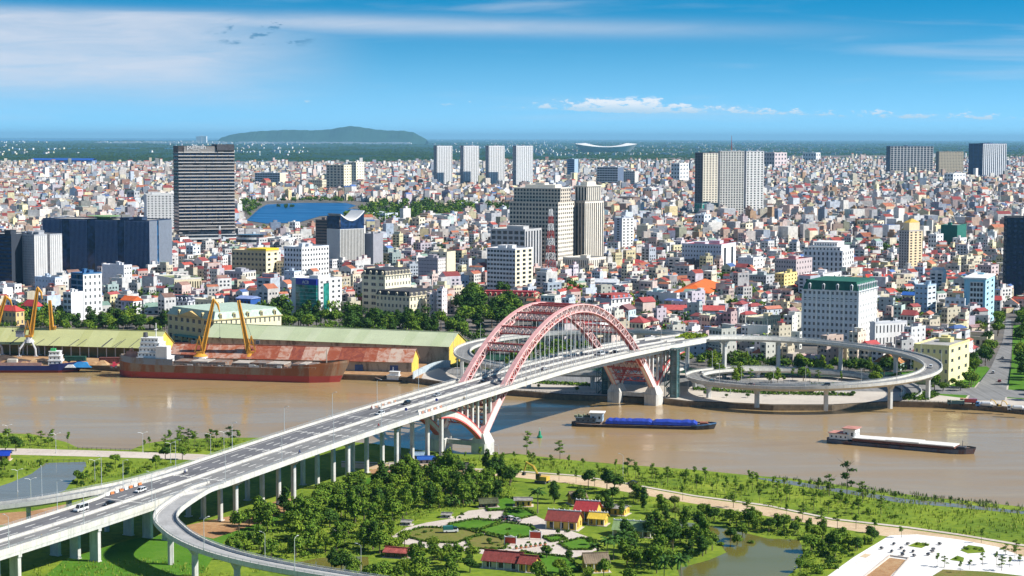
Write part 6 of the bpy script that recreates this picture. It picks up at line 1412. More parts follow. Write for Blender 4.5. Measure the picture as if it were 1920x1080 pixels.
# blue coaster at the left edge
o, L = ship_at('coaster', 'dark blue coaster with white wheelhouse at the left edge', 'ship', -70, 697, 146, 697)
M_navy = mat('hull_navy', (.012, .022, .12), .5, var=.15); M_mar = mat('hull_maroon', (.16, .02, .02), .6, var=.15)
me, rows = hull(L, 12, 4.6, [M_mar, M_navy, M_deckr], -.6, bow=.14, sheer=1.6, split=.42); link('hull', me, o); bulwark(o, rows, 20, 26, 1.0, M_navy)
deckhouse(o, L * .255, L * .255 + 8.5, 8, 4.8, (2.8, 2.7, 2.6), M_shipw)
mb = MB(); mb.box(L * .27, L * .27 + 3, -1.5, 1.5, 13.3, 15); mb.build('funnel', mat('funnel_green', (.05, .4, .12), .6), o)
mb = MB(); mb.box(-L * .45, L * .2, -4.8, -4.4, 4.6, 6.4); mb.box(-L * .45, L * .2, 4.4, 4.8, 4.6, 6.4); mb.box(-L * .45, -L * .45 + .4, -4.4, 4.4, 4.6, 6.4); mb.build('hatch_coaming', mat('coaming_pink', (.45, .27, .24), .8, var=.15), o)
mb = MB(); pr = random.Random(8)
for i in range(14): mb.frustum(-L * .44 + i * 6.2, -L * .44 + i * 6.2 + 8, -4.2, 4.2, 4.6, -L * .44 + i * 6.2 + 2.4, -L * .44 + i * 6.2 + 5, -1, 1, 6.2 + pr.random() * 1.3)
mb.build('cargo_pile', M_dirt, o)
mb = MB(); mb.box(-L * .1, -L * .1 + 6, -4, 0, 6.4, 8.4); mb.build('deck_tarp', mat('canvas', (.62, .58, .5), .8), o)
# barge with blue tarpaulins
o, L = ship_at('barge', 'loaded river barge under bright blue tarpaulins', 'barge', 1072, 797, 1338, 804)
M_dark = mat('hull_dark', (.03, .03, .035), .6, var=.3); me, rows = hull(L, 11, 1.5, [M_dark, M_dark, M_deckr], -.5, bow=.10, stern=.05, sheer=1.3, split=.5, rake=.02); link('hull', me, o); bulwark(o, rows, 22, 26, .7, mat('bow_blue', (.05, .14, .28), .6, var=.2))
M_tarp = mat('tarp_blue', (.012, .045, .36), .65, var=.14, vscale=.5, bump=.6, bscale=.9)
for a, b in ((.245, .57), (.575, .885)):
    mb = MB(); n = 14; pr = None; rs = random.Random(int(a * 99))
    for i in range(n + 1):
        x = -L / 2 + L * (a + (b - a) * i / n); k = .5 if i in (0, n) else 1; h = 2.1 * k + rs.uniform(-.25, .25)
        row = [(x, -4.9, 2.0), (x, -4.6, 2.0 + h * .75), (x, -2.2, 2.0 + h), (x, 2.2, 2.0 + h), (x, 4.6, 2.0 + h * .75), (x, 4.9, 2.0)]
        if pr:
            for j in range(5): mb.quad(pr[j], row[j], row[j + 1], pr[j + 1])
        else: mb.add(row, [(5, 4, 3, 2, 1, 0)])
        pr = row
    mb.add(pr, [(0, 1, 2, 3, 4, 5)]); mb.build('tarpaulin', M_tarp, o)
deckhouse(o, -L / 2 + 2.5, -L / 2 + 13, 8, 2.0, (2.5,), mat('cabin_slate', (.10, .14, .18), .7, var=.3)); deckhouse(o, -L / 2 + 10, -L / 2 + 16.5, 7, 2.6, (4.2,), mat('cabin_blue', (.42, .55, .66), .6))
mb = MB(); mb.box(-L / 2 + 9.3, -L / 2 + 17.5, -4.2, 4.2, 7.05, 7.35); mb.build('wheelhouse_roof', M_shipw, o)
mb = MB(); rs = random.Random(4)
for k in range(9): x = -L / 2 + 1.5 + k * .9; mb.box(x, x + .6, rs.uniform(-3, 1), rs.uniform(1.2, 3), 4.7, 5.2 + rs.random() * .8)
mb.build('roof_stores', mat('stores', (.25, .3, .2), .8, var=.4), o)
mb = MB(); mb.box(L / 2 - 7, L / 2 - 3, -2, 2, 2.3, 3.4); mb.build('windlass', mat('windlass_rust', (.30, .10, .06), .8), o)
# barge with pale hatch covers
o, L = ship_at('barge', 'long river barge with six pale flat hatch covers', 'barge', 1551, 827, 1824, 851)
me, rows = hull(L, 10.5, 1.5, [M_dark, rust_mat('barge_red', (.13, .14, .17), (.13, .06, .05), .5, .3, (.5, .5, .2)), M_deckr], -.5, bow=.09, stern=.05, sheer=1.3, split=.3, rake=.02); link('hull', me, o); bulwark(o, rows, 23, 26, .6, M_dark)
mb = MB(); mb.box(-L * .30, L * .395, -4.6, 4.6, 1.9, 3.2); mb.build('hatch_coaming', mat('coaming_red', (.20, .08, .06), .8, var=.3), o)
for k in range(6):
    mb = MB(); a = -L * .30 + L * .695 * k / 6; b = a + L * .695 / 6 - .25; h = (.25, .35, .6, .6, .3, .3)[k]; mb.box(a, b, -4.9, 4.9, 3.22, 3.4 + h); mb.build('hatch_cover', mat('hatch_white', (.72, .70, .66), .7, var=.06, vscale=.3), o)
deckhouse(o, -L / 2 + 2.5, -L / 2 + 12, 8, 2.0, (2.6,), M_shipw); deckhouse(o, -L / 2 + 9.5, -L / 2 + 15.5, 7, 2.4, (5.0,), M_shipw, 1.0)
for a, b, z_ in ((2, 11, 4.85), (9, 16.3, 7.65)):
    mb = MB(); mb.box(-L / 2 + a, -L / 2 + b, -4.4, 4.4, z_, z_ + .3); mb.build('cabin_roof', mat('cabin_roof_pink', (.55, .25, .2), .75, var=.2), o)
mb = MB(); mb.box(L / 2 - 7, L / 2 - 3.4, -2, 2, 2.3, 3.2); mb.bar((L / 2 - 5, 0, 2), (L / 2 - 5, 0, 6), .2); mb.build('windlass', M_lead, o)
# tug by the curved wall
o, L = ship_at('tug', 'small white tugboat with low black hull moored by the curved wall', 'boat', 768, 716, 706, 714)
me, rows = hull(L, 5.6, 1.3, [M_dark, M_dark, M_deckr], -.4, bow=.22, sheer=1.0); link('hull', me, o); deckhouse(o, -L * .2, L * .16, 4.2, 1.3, (2.4, 2.2), M_shipw, .75)
mb = MB(); mb.tube([(0, 0, 6), (0, 0, 9)], .12, 5); mb.build('mast', M_shipw, o)
# buoy
c = P(1012, 821, 0); o = empty('buoy', c, 0, 'green lattice-topped navigation buoy on the river', 'buoy'); M_bg = mat('buoy_green', (.02, .28, .16), .5, var=.15)
mb = MB(); mb.cyl(0, 0, -.5, .9, 1.35, n=16); mb.cyl(0, 0, .9, 1.2, 1.35, 1.0, n=16); mb.build('float', M_bg, o)
mb = MB(); mb.cyl(0, 0, 1.2, 3.6, .8, .4, 8); mb.build('tower', M_bg, o)
mb = MB(); mb.cyl(0, 0, 3.6, 4.3, .18, n=8); mb.box(-.35, .35, -.35, .35, 4.3, 5.0); mb.build('light', mat('buoy_pale', (.6, .7, .62), .5), o)
# --- harbour cranes
M_cry = mat('crane_yellow', (.68, .33, .035), .55, var=.10, vscale=.6, streak=.25); M_crg = mat('crane_grey', (.55, .55, .56), .6, var=.12)
def crane(label, u, vb, tip_u, tip_v, zb, portal=True, jib=1, jib_tip=None, z_ground=ZF, cabin=M_shipw, drum=False):
    c = P(u, vb, z_ground); o = empty('harbour_crane', c, 0, label, 'crane', 'yellow harbour cranes')
    k = c.y / F
    tip = Vector(((tip_u - u) * k, 0, zat(c.x, c.y, tip_v) - z_ground)); base = Vector((0, 0, zb))
    if portal:
        for i, (a, b) in enumerate(((-1, -1), (1, -1), (1, 1), (-1, 1))):
            mb = MB(); mb.tube([(a * 5.6, b * 4.6, 0), (a * 5.2, b * 4.2, zb * .42), (a * 2.2, b * 1.9, zb * .78)], [.75, .75, .6], 6); mb.box(a * 5.6 - 1.3, a * 5.6 + 1.3, b * 4.6 - .6, b * 4.6 + .6, 0, 1.0); mb.build('portal_leg', M_crg, o)
        mb = MB(); mb.cyl(0, 0, zb * .72, zb * .86, 3.6, 3.0, 14); mb.build('portal_ring', M_crg, o)
        mb = MB(); mb.cyl(0, 0, zb * .86, zb, 2.2, 2.0, 12); mb.build('slew_column', M_crg, o)
    if drum:
        mb = MB(); mb.cyl(0, 0, .3, zb * .55, 3.2, 4.6, 20); mb.cyl(0, 0, zb * .55, zb * .8, 4.6, 4.6, 20); mb.build('drum_cabin', cabin, o)
        mb = MB(); mb.cyl(0, 0, zb * .8, zb, 4.7, 2.2, 20); mb.build('drum_roof', M_cry, o)
        for j in range(6):
            w = -math.pi * (.15 + .7 * j / 5); mb = MB(); x, y = 4.62 * math.cos(w), 4.62 * math.sin(w); mb.box(x - .5, x + .5, y - .08, y + .08, zb * .6, zb * .6 + .9); mb.build('pane', M_glassd, o)
    sx = 1 if tip.x > 0 else -1
    hb = empty('machine_house'); hb.parent = o
    mb = MB(); mb.box(-sx * 6.5 - 1.8, -sx * 6.5 + 3.6, -2.2, 2.2, zb + .2, zb + 3.8); mb.build('house', mat('machine_grey', (.33, .36, .42), .6, var=.12), hb) if portal else None
    if portal: mb = MB(); mb.box(-sx * 6.5 - 2.1, -sx * 6.5 + 3.9, -2.5, 2.5, zb + 3.8, zb + 4.2); mb.build('house_roof', M_lead, hb)
    mb = MB(); mb.box(-2.4, 2.4, -1.9, 1.9, zb, zb + 1.2); mb.build('turntable', M_cry, hb)
    # A-frame
    mb = MB()
    for y in (-1.4, 1.4): mb.bar((sx * 1.8, y, zb + 1), (-sx * .5, y, zb + 11), .5); mb.bar((-sx * 3.4, y, zb + 1), (-sx * .5, y, zb + 11), .4); mb.bar((sx * .6, y, zb + 5.5), (-sx * 2, y, zb + 5.5), .3)
    mb.bar((-sx * .5, -1.4, zb + 11), (-sx * .5, 1.4, zb + 11), .4); mb.build('a_frame', M_cry, o)
    # boom: tapering box girder with plated sides
    b0 = base + Vector((sx * 1.4, 0, 1.5)); d = (tip - b0); Lb = d.length; dn = d.normalized(); up = Vector((-dn.z, 0, dn.x)) * (1 if dn.x > 0 else -1)
    mb = MB(); n = 10
    for y in (-1, 1):
        for q in (-1, 1):
            mb.tube([b0 + dn * Lb * i / n + up * q * (1.25 - .55 * i / n) + Vector((0, y * (1.15 - .5 * i / n), 0)) for i in range(n + 1)], .32, 5)
    for i in range(n):
        for y in (-1, 1):
            p = b0 + dn * Lb * i / n; w0, w1 = 1.25 - .55 * i / n, 1.25 - .55 * (i + 1) / n; r = b0 + dn * Lb * (i + 1) / n
            mb.quad(p - up * w0 + Vector((0, y * (1.1 - .5 * i / n), 0)), r - up * w1 + Vector((0, y * (1.1 - .5 * (i + 1) / n), 0)), r + up * w1 + Vector((0, y * (1.1 - .5 * (i + 1) / n), 0)), p + up * w0 + Vector((0, y * (1.1 - .5 * i / n), 0)))
        mb.quad(*[b0 + dn * Lb * f + up * q * (1.25 - .55 * f) + Vector((0, y * (1.1 - .5 * f), 0)) for f, q, y in ((i / n, 1, -1), ((i + 1) / n, 1, -1), ((i + 1) / n, 1, 1), (i / n, 1, 1))])
    mb.build('boom', M_cry, o)
    if jib_tip:
        jt = Vector(((jib_tip[0] - u) * k, 0, zat(c.x, c.y, jib_tip[1]) - z_ground)); mb = MB()
        mb.tube([tip + (tip - jt) * .12, tip, (tip + jt) / 2 + Vector((sx * .8, 0, .8)), jt], [.35, .9, .8, .3], 6); mb.build('jib', M_cry, o)
        mb = MB(); mb.tube([jt, (jt.x, 0, max(zb, jt.z - 16))], .09, 4); mb.box(jt.x - .5, jt.x + .5, -.5, .5, max(zb, jt.z - 16) - 1, max(zb, jt.z - 16)); mb.build('hook_line', M_lead, o)
    mb = MB(); mb.tube([(-sx * .5, 0, zb + 11), tip], .12, 4); mb.build('stay', M_lead, o)
    mb = MB(); mb.box(-sx * 4.6 - 1.1, -sx * 4.6 + 1.1, -1.3, 1.3, zb + 6, zb + 8.2); mb.build('counterweight', M_lead, o)
    return o
crane('grey-legged portal crane with yellow boom left of the coaster wheelhouse', 55, 668, 73, 540, 13, True, jib_tip=(81, 561))
crane('yellow crane on a round white drum behind the coaster wheelhouse', 103, 664, 95, 563, 8, False, drum=True)
crane('yellow crane boom leaning in from the left edge', -14, 668, 13, 556, 13, True, jib_tip=(25, 574))
crane('yellow crane with bent jib standing behind the rusty ship\'s stern', 376, 690, 402, 562, 9.5, False, drum=True, jib_tip=(413, 585))
crane('yellow crane on a white drum behind the rusty ship amidships', 470, 690, 448, 563, 9.5, False, drum=True)
# clutter on the apron
rs = random.Random(11)
def block(name, label, cat, u, v, sx, sy, sz, m, rz=0.0, roof=None):
    c = P(u, v, ZF); o = empty(name, (c.x, c.y, ZF + .36), rz, label, cat); mb = MB(); mb.box(-sx, sx, -sy, sy, 0, sz); mb.build('body', m, o)
    mb = MB(); mb.box(-sx - .1, sx + .1, -sy - .1, sy + .1, sz, sz + .2); mb.build('lid', roof or m, o)
    for k in range(5):
        x = -sx + 2 * sx * (k + .5) / 5; mb = MB(); mb.box(x - .1, x + .1, -sy - .12, -sy, 0, sz); mb.build('rib', m, o)
    return o
block('cargo_container', 'long dark green container standing behind the coaster', 'container', 141, 682, 7, 1.6, 4.4, mat('cont_green', (.02, .09, .06), .6, var=.2))
block('cargo_container', 'brown open barge-like skip on the apron left of the rusty ship', 'container', 207, 682, 7, 2.2, 3.6, mat('cont_brown', (.16, .05, .04), .7, var=.3), .05)
c = P(150, 689, ZF); o = empty('tarpaulin_heap', (c.x, c.y, ZF + .36), 0, 'bright blue tarpaulin heap on the quay', 'tarpaulin'); mb = MB()
mb.frustum(-6, 8, -3, 3, 0, -2, 4, -1.2, 1.2, 3.2); mb.build('cover', mat('tarp_sky', (.03, .24, .55), .6, var=.15, bump=.7), o)
mb = MB(); mb.frustum(-9, -2, -4, 0, 0, -7, -4, -3, -1, 1.8); mb.build('white_sacks', mat('sacks', (.66, .66, .66), .8, var=.3, vscale=1.2), o)
for k, (u, v, w, h) in enumerate(((8, 676, 12, 3.4), (40, 682, 14, 3.0), (80, 681, 11, 3.0))):
    c = P(u, v, ZF); o = empty('ore_heap', (c.x, c.y, ZF + .36), 0, ('leftmost dark heap of ore on the quay', 'middle dark heap of ore on the quay', 'dark heap of ore beside the coaster wheelhouse')[k], 'heap', 'heaps of ore on the quay'); mb = MB(); n = 16
    vs = [(0, 0, h)]; fs = []
    for r_, z_ in ((.4, .7), (.75, .35), (1, 0)):
        for i in range(n): a = 2 * math.pi * i / n; q = rs.uniform(.85, 1.15); vs.append((w * r_ * q * math.cos(a), w * .45 * r_ * q * math.sin(a), h * z_ * rs.uniform(.85, 1.1)))
    for i in range(n):
        fs.append((0, 1 + i, 1 + (i + 1) % n))
        for t_ in range(2): fs.append((1 + t_ * n + i, 1 + (t_ + 1) * n + i, 1 + (t_ + 1) * n + (i + 1) % n, 1 + t_ * n + (i + 1) % n))
    mb.add(vs, fs); mb.build('pile', mat('ore', (.085, .06, .045), .95, var=.3, vscale=.8, bump=.8), o)
c = P(213, 691, ZF); o = empty('loader', (c.x, c.y, ZF + .36), .3, 'small red loader on the quay beside the rusty ship', 'loader'); M_lr = mat('loader_red', (.55, .04, .08), .5)
mb = MB(); mb.box(-2, 2, -1.2, 1.2, .8, 2.2); mb.build('body', M_lr, o); mb = MB(); mb.box(-.6, 1.2, -1, 1, 2.2, 3.8); mb.build('cab', M_lr, o); mb = MB(); mb.bar((1, 0, 2), (4, 0, 3.4), .5); mb.box(3.6, 5, -1.3, 1.3, 2.4, 3.4); mb.build('bucket', M_lr, o)
for a in (-1.3, 1.3):
    for b in (-1.25, 1.25): mb = MB(); mb.tube([(a, b - .2, .8), (a, b + .2, .8)], .8, 12); mb.build('wheel', M_lead, o)
# curved pale flood wall behind the tug
mb = MB(); pr = None
for i in range(15):
    q = i / 14; u = 774 + 70 * q; v = 711 - 22 * math.sin(q * 1.7); p = P(u, v, ZF)
    row = [(p.x, p.y, ZF), (p.x, p.y, ZF + 4.6), (p.x + .3, p.y + .6, ZF + 4.6), (p.x + .3, p.y + .6, ZF)]
    if pr:
        for k in range(4): mb.quad(pr[k], row[k], row[(k + 1) % 4], pr[(k + 1) % 4])
    pr = row
tag(mb.build('flood_wall', mat('flood_wall', (.45, .52, .56), .8, streak=.3)), 'pale curved flood wall at the bend of the quay behind the tug', 'wall')
# ---------------------------------------------------------------- lamps, vehicles, people
M_pole = mat('lamp_pole', (.62, .63, .64), .45, metal=.3, var=.06)
def lamp_proto(h, double):
    mp = MB(); mp.tube([(0, 0, 0), (0, 0, h * .75), (0, 0, h)], [.14, .10, .07], 6); mp.cyl(0, 0, 0, .5, .25, n=8)
    ma = MB()
    for s in ((-1, 1) if double else (1,)): ma.tube([(0, 0, h - .2), (s * .9, 0, h + .35), (s * 2.0, 0, h + .5)], .06, 5)
    mh = MB()
    for s in ((-1, 1) if double else (1,)): mh.box(s * 2.0 - .45, s * 2.0 + .45, -.16, .16, h + .44, h + .58)
    return mp.mesh('pole', M_pole), ma.mesh('arm', M_pole), mh.mesh('lamp_head', mat('lamp_head', (.7, .7, .7), .4))
LP1 = lamp_proto(10.5, False); LP2 = lamp_proto(9.0, True)
LAMPS = {}
def lamp(x, y, z, rz, row, lp=LP1):
    o = empty('street_lamp', (x, y, z), rz, None, 'street lamp', row); link('pole', lp[0], o); link('arm', lp[1], o); link('lamp_head', lp[2], o); LAMPS.setdefault(row, []).append(o)
for t in range(-420, int(SPAN) + 30, 36):
    p = BW(hw_r(t) - .25, t, zdeck(t) + .9); lamp(p.x, p.y, p.z, BRZ + math.pi, 'lamp posts on the near parapet of the bridge')
    p = BW(-hw_l(t) + .25, t + 12, zdeck(t + 12) + .9); lamp(p.x, p.y, p.z, BRZ, 'lamp posts on the far parapet of the bridge')
def along(path, w, ks, row):
    for k in ks:
        a, b, c = Vector(path[max(k - 1, 0)]), Vector(path[k]), Vector(path[min(k + 1, len(path) - 1)]); d = Vector((c.x - a.x, c.y - a.y)).normalized(); s = Vector((d.y, -d.x))
        lamp(b.x + s.x * w, b.y + s.y * w, b.z + .9, math.atan2(-s.y, -s.x), row)
along(hp, -5, range(10, 100, 9), 'lamp posts on the right spiral ramp'); along(hp2, 5, range(10, 70, 9), 'lamp posts on the left spiral ramp'); along(ex, 4, (20, 34, 46), 'lamp posts on the exit ramp'); along(en, -3.5, (4, 14, 24), 'lamp posts on the entry ramp')
for u, v in ((1290, 738), (1370, 738), (1480, 740), (1570, 742), (1450, 722), (1615, 722), (1390, 716), (1690, 748)): p = P(u, v, ZF + .4); lamp(p.x, p.y, p.z, 1.2, 'lamp posts on the riverside road', LP2)
for u, v in ((268, 848), (395, 850), (420, 846), (320, 868), (178, 902), (105, 850), (14, 833), (33, 922), (58, 940)): p = P(u, v, ZN); lamp(p.x, p.y, p.z, .5, 'lamp posts on the left river bank', LP2)
for u, v in ((497, 1056), (677, 1080), (935, 880), (1168, 898)): p = P(u, v, ZN); lamp(p.x, p.y, p.z, 2.6, 'lamp posts in the foreground park')
for row, os_ in LAMPS.items(): number_from_left(os_, '{} from the left of the ' + row)
# --- cars: loft body with cabin, four wheels, lamps
M_tyre = mat('tyre', (.02, .02, .02), .8); M_cglass = glass('car_glass', (.02, .025, .03), .08); M_lampw = mat('lamp_white', (.8, .8, .75), .3); M_lampr = mat('lamp_red', (.5, .02, .02), .3)
def paintm(n, c): return mat('paint_' + n, c, .25, var=.03, coat=.6, spec=.5)
WHEEL = None
def make_car(kind, m):
    """returns list of (name, mesh, loc) for a car pointing along +y"""
    L, Wd, Hc = dict(suv=(4.75, 1.9, 1.78), sedan=(4.7, 1.85, 1.46), van=(5.9, 2.05, 2.45), pickup=(5.3, 1.95, 1.8))[kind]
    hood = dict(suv=.98, sedan=.88, van=1.15, pickup=1.0)[kind]; w = Wd / 2
    prof = dict(  # (y fraction, z) outline of the body below the glass
        suv=[(-.5, .45), (-.5, hood), (.5, hood - .18), (.5, .35)], sedan=[(-.5, .42), (-.5, .92), (.5, .72), (.5, .32)], van=[(-.5, .4), (-.5, 1.25), (.44, 1.2), (.5, .85), (.5, .38)], pickup=[(-.5, .5), (-.5, 1.0), (.5, .95), (.5, .4)])[kind]
    b = MB(); pts = [(y * L, z) for y, z in prof]; n = len(pts)
    b.add([(-w, y, z) for y, z in pts] + [(w, y, z) for y, z in pts], [tuple(range(n)), tuple(reversed(range(n, 2 * n)))] + [(i, n + i, n + (i + 1) % n, (i + 1) % n) for i in range(n)])
    zc = prof[1][1] - .02
    c0, c1 = dict(suv=(-.49, .22), sedan=(-.36, .22), van=(-.495, .36), pickup=(-.08, .24))[kind]; r0, r1 = dict(suv=(-.44, .06), sedan=(-.20, .06), van=(-.485, .22), pickup=(-.05, .10))[kind]
    g = MB(); wi = w * .93; wt = w * .78
    g.add([(-wi, c0 * L, zc), (wi, c0 * L, zc), (wi, c1 * L, zc), (-wi, c1 * L, zc), (-wt, r0 * L, Hc - .06), (wt, r0 * L, Hc - .06), (wt, r1 * L, Hc - .06), (-wt, r1 * L, Hc - .06)], [(4, 5, 6, 7), (0, 1, 5, 4), (1, 2, 6, 5), (2, 3, 7, 6), (3, 0, 4, 7)])
    r = MB(); r.frustum(-wt - .03, wt + .03, r0 * L - .04, r1 * L + .04, Hc - .07, -wt + .08, wt - .08, r0 * L + .08, r1 * L - .1, Hc)
    for s in (-1, 1):       # pillars
        for fa, fb in ((c0, r0), (c1, r1), ((c0 + c1) / 2 - .03, (r0 + r1) / 2)): r.bar((s * wi, fa * L, zc), (s * wt, fb * L, Hc - .05), .09)
    out = [('body', b.mesh('body', m), None), ('cabin_glass', g.mesh('cabin_glass', M_cglass), None), ('roof', r.mesh('roof', m), None)]
    wh = MB(); wh.tube([(-.11, 0, 0), (.11, 0, 0)], .35, 14); whm = wh.mesh('wheel', M_tyre)
    for x in (-w + .08, w - .08):
        for y in (-.31 * L, .31 * L): out.append(('wheel', whm, (x, y, .35)))
    hl = MB(); hl.box(-.2, .2, -.04, .04, -.09, .09); hm_ = hl.mesh('headlight', M_lampw); tl = MB(); tl.box(-.15, .15, -.04, .04, -.14, .14); tm = tl.mesh('tail_lamp', M_lampr)
    for x in (-w + .28, w - .28): out += [('headlight', hm_, (x, L / 2, .66)), ('tail_lamp', tm, (x, -L / 2, .8))]
    bp = MB(); bp.box(-w + .03, w - .03, L / 2 - .02, L / 2 + .1, .3, .48); bp.box(-w + .03, w - .03, -L / 2 - .1, -L / 2 + .02, .34, .52); out.append(('bumper', bp.mesh('bumper', M_lead), None))
    return out
CARP = {}
def car(kind, pname, pc, label, x, y, z, rz, slope=0.0, group='vehicles on the bridge and ramps'):
    k = (kind, pname)
    if k not in CARP: CARP[k] = make_car(kind, paintm(pname, pc))
    o = empty('van' if kind == 'van' else 'car', (x, y, z), rz, label, 'van' if kind == 'van' else 'car', group); o.rotation_euler = (slope, 0, rz)
    for nm, me, loc in CARP[k]: link(nm, me, o, loc)
    return o
def bcar(u, v, n, kind, pname, pc, label, away):
    # t on the deck from the pixel column, at lateral offset n
    lo, hi = -460.0, SPAN + 40
    best = min(np.arange(lo, hi, .5), key=lambda t: abs(pj(*(BW(n, t, zdeck(t) + .8)))[0] - u)); t = float(best); p = BW(n, t, zdeck(t) + .012)
    sl = math.atan((zdeck(t + 2) - zdeck(t - 2)) / 4); car(kind, pname, pc, label, p.x, p.y, p.z, BRZ + (0 if away else math.pi), sl if away else -sl)
WHT, BLK, SIL, RED, GRN = (.8, .8, .8), (.015, .016, .02), (.5, .52, .54), (.4, .03, .03), (.03, .14, .16)
bcar(152, 943, -6.0, 'van', 'white', WHT, 'white minibus on the far carriageway at the lower left', False)
bcar(204, 933, -2.6, 'sedan', 'black', BLK, 'black sedan behind the white minibus near the median', False)
bcar(263, 909, -5.4, 'suv', 'white', WHT, 'white estate car ahead of the black sedan on the far carriageway', False)
bcar(713, 770, -2.4, 'suv', 'white', WHT, 'white car approaching beside the median before the arch', False)
bcar(762, 751, -5.6, 'suv', 'black', BLK, 'black estate car just before the arch on the far carriageway', False)
bcar(820, 733, -4.0, 'sedan', 'silver', SIL, 'silver car entering the arch span beside the far walkway', False)
bcar(1020, 690, 4.4, 'sedan', 'silver', SIL, 'silver car under the middle of the arches', True)
bcar(1127, 656, 3.2, 'van', 'white', WHT, 'white box van leaving the arches on the near carriageway', True)
bcar(1153, 652, 4.2, 'sedan', 'black', BLK, 'black car ahead of the white box van', True)
bcar(905, 720, -3.0, 'sedan', 'black', BLK, 'black car beside the far arch rib near the pier', False)
def pcar(path, k, off, kind, pn, pc, label):
    a, b = Vector(path[k]), Vector(path[k + 1]); d = (b - a); s = Vector((d.y, -d.x)).normalized(); car(kind, pn, pc, label, a.x + s.x * off, a.y + s.y * off, a.z + .012, math.atan2(-d.x, d.y), math.atan(d.z / math.hypot(d.x, d.y)))
pcar(hp, 62, 1.6, 'suv', 'black', BLK, 'dark car on the right-hand curve of the spiral ramp'); pcar(hp, 70, 1.6, 'sedan', 'black', BLK, 'black sedan coming round the near side of the spiral ramp'); pcar(hp, 75, -1.8, 'suv', 'teal', GRN, 'teal car on the near side of the spiral ramp'); pcar(hp, 86, 1.6, 'sedan', 'white', WHT, 'white car on the near side of the spiral ramp'); pcar(hp, 45, 1.5, 'suv', 'white', WHT, 'white car on the far right curve of the spiral ramp')
pcar(hp2, 40, 1.6, 'sedan', 'white', WHT, 'white car on the left spiral ramp'); pcar(hp, 102, 1.5, 'sedan', 'black', BLK, 'black car on the lower turn of the right spiral'); pcar(hp2, 24, 1.5, 'van', 'white', WHT, 'white van on the far side of the left spiral')
for i, (u, v, kd, pn, pc, lb) in enumerate(((1340, 728, 'suv', 'black', BLK, 'black car on the riverside road inside the right spiral'), (1420, 731, 'sedan', 'white', WHT, 'white car on the riverside road inside the right spiral'), (1862, 700, 'suv', 'white', WHT, 'white car near the foot of the tree-lined side street'), (1880, 672, 'sedan', 'silver', SIL, 'silver car halfway up the tree-lined side street'), (1874, 716, 'sedan', 'red', RED, 'red car at the kerb of the tree-lined side street'), (1560, 733, 'suv', 'silver', SIL, 'silver car on the riverside road right of the spiral pier'), (955, 975, 'suv', 'white', WHT, 'white car parked in the temple forecourt'), (968, 977, 'sedan', 'silver', SIL, 'silver car parked at the right of the temple forecourt'), (944, 974, 'sedan', 'black', BLK, 'black car parked at the left of the temple forecourt'), (1186, 908, 'suv', 'black', BLK, 'black car parked on the sandy river road'))):
    z = ZN + .05 if v > 850 else ZF + .5; p = P(u, v, z); car(kd, pn, pc, lb, p.x, p.y, z, (-1.3 if v < 800 else .6) if u < 1800 else -.3, group='cars on the ground')
# lorry on the riverside road, plant on the quay at the right
def lorry(u, v, rz, cabc, bedc, label, tank_=False):
    p = P(u, v, ZF + .45); o = empty('lorry', (p.x, p.y, ZF + .45), rz, label, 'lorry', 'lorries by the river'); M_c = paintm('c%02d%02d' % (int(cabc[0] * 99), int(cabc[2] * 99)), cabc); M_b = paintm('b%02d%02d' % (int(bedc[0] * 99), int(bedc[2] * 99)), bedc)
    mb = MB(); mb.box(-1.2, 1.2, 2.6, 4.6, .7, 3.0); mb.build('cab', M_c, o); mb = MB(); mb.quad((-1.1, 4.62, 1.8), (1.1, 4.62, 1.8), (1.1, 4.62, 2.8), (-1.1, 4.62, 2.8)); mb.box(-1.22, 1.22, 3.2, 4.3, 1.8, 2.7); mb.build('cab_window', M_cglass, o)
    mb = MB(); mb.box(-1.15, 1.15, -4.6, 4.2, .6, .95); mb.build('chassis', M_lead, o); mb = MB()
    if tank_: mb.tube([(0, -4.4, 2.0), (0, -3.2, 2.1), (0, 1.2, 2.1), (0, 2.3, 2.0)], [.5, 1.25, 1.2, .5], 14)
    else: mb.box(-1.25, 1.25, -4.6, 2.4, 1.0, 2.9)
    mb.build('load_body', M_b, o); wh = MB(); wh.tube([(-.2, 0, 0), (.2, 0, 0)], .5, 12); wm = wh.mesh('wheel', M_tyre)
    for x in (-1.05, 1.05):
        for y in (-3.6, -2.3, 3.4): link('wheel', wm, o, (x, y, .5))
lorry(1512, 736, -1.45, (.6, .1, .05), (.45, .45, .45), 'grey tipper lorry with red cab under the spiral ramp'); lorry(1846, 764, 1.2, (.03, .2, .5), (.7, .72, .74), 'white mixer lorry with blue cab on the right quay', True); lorry(1792, 760, 1.4, (.03, .12, .14), (.03, .12, .14), 'dark green lorry at the left end of the right quay'); lorry(1816, 757, 1.3, (.5, .04, .06), (.5, .05, .06), 'red lorry between the other lorries on the right quay'); lorry(1905, 771, 1.3, (.6, .62, .62), (.66, .68, .68), 'pale tank lorry at the far right end of the quay', True)
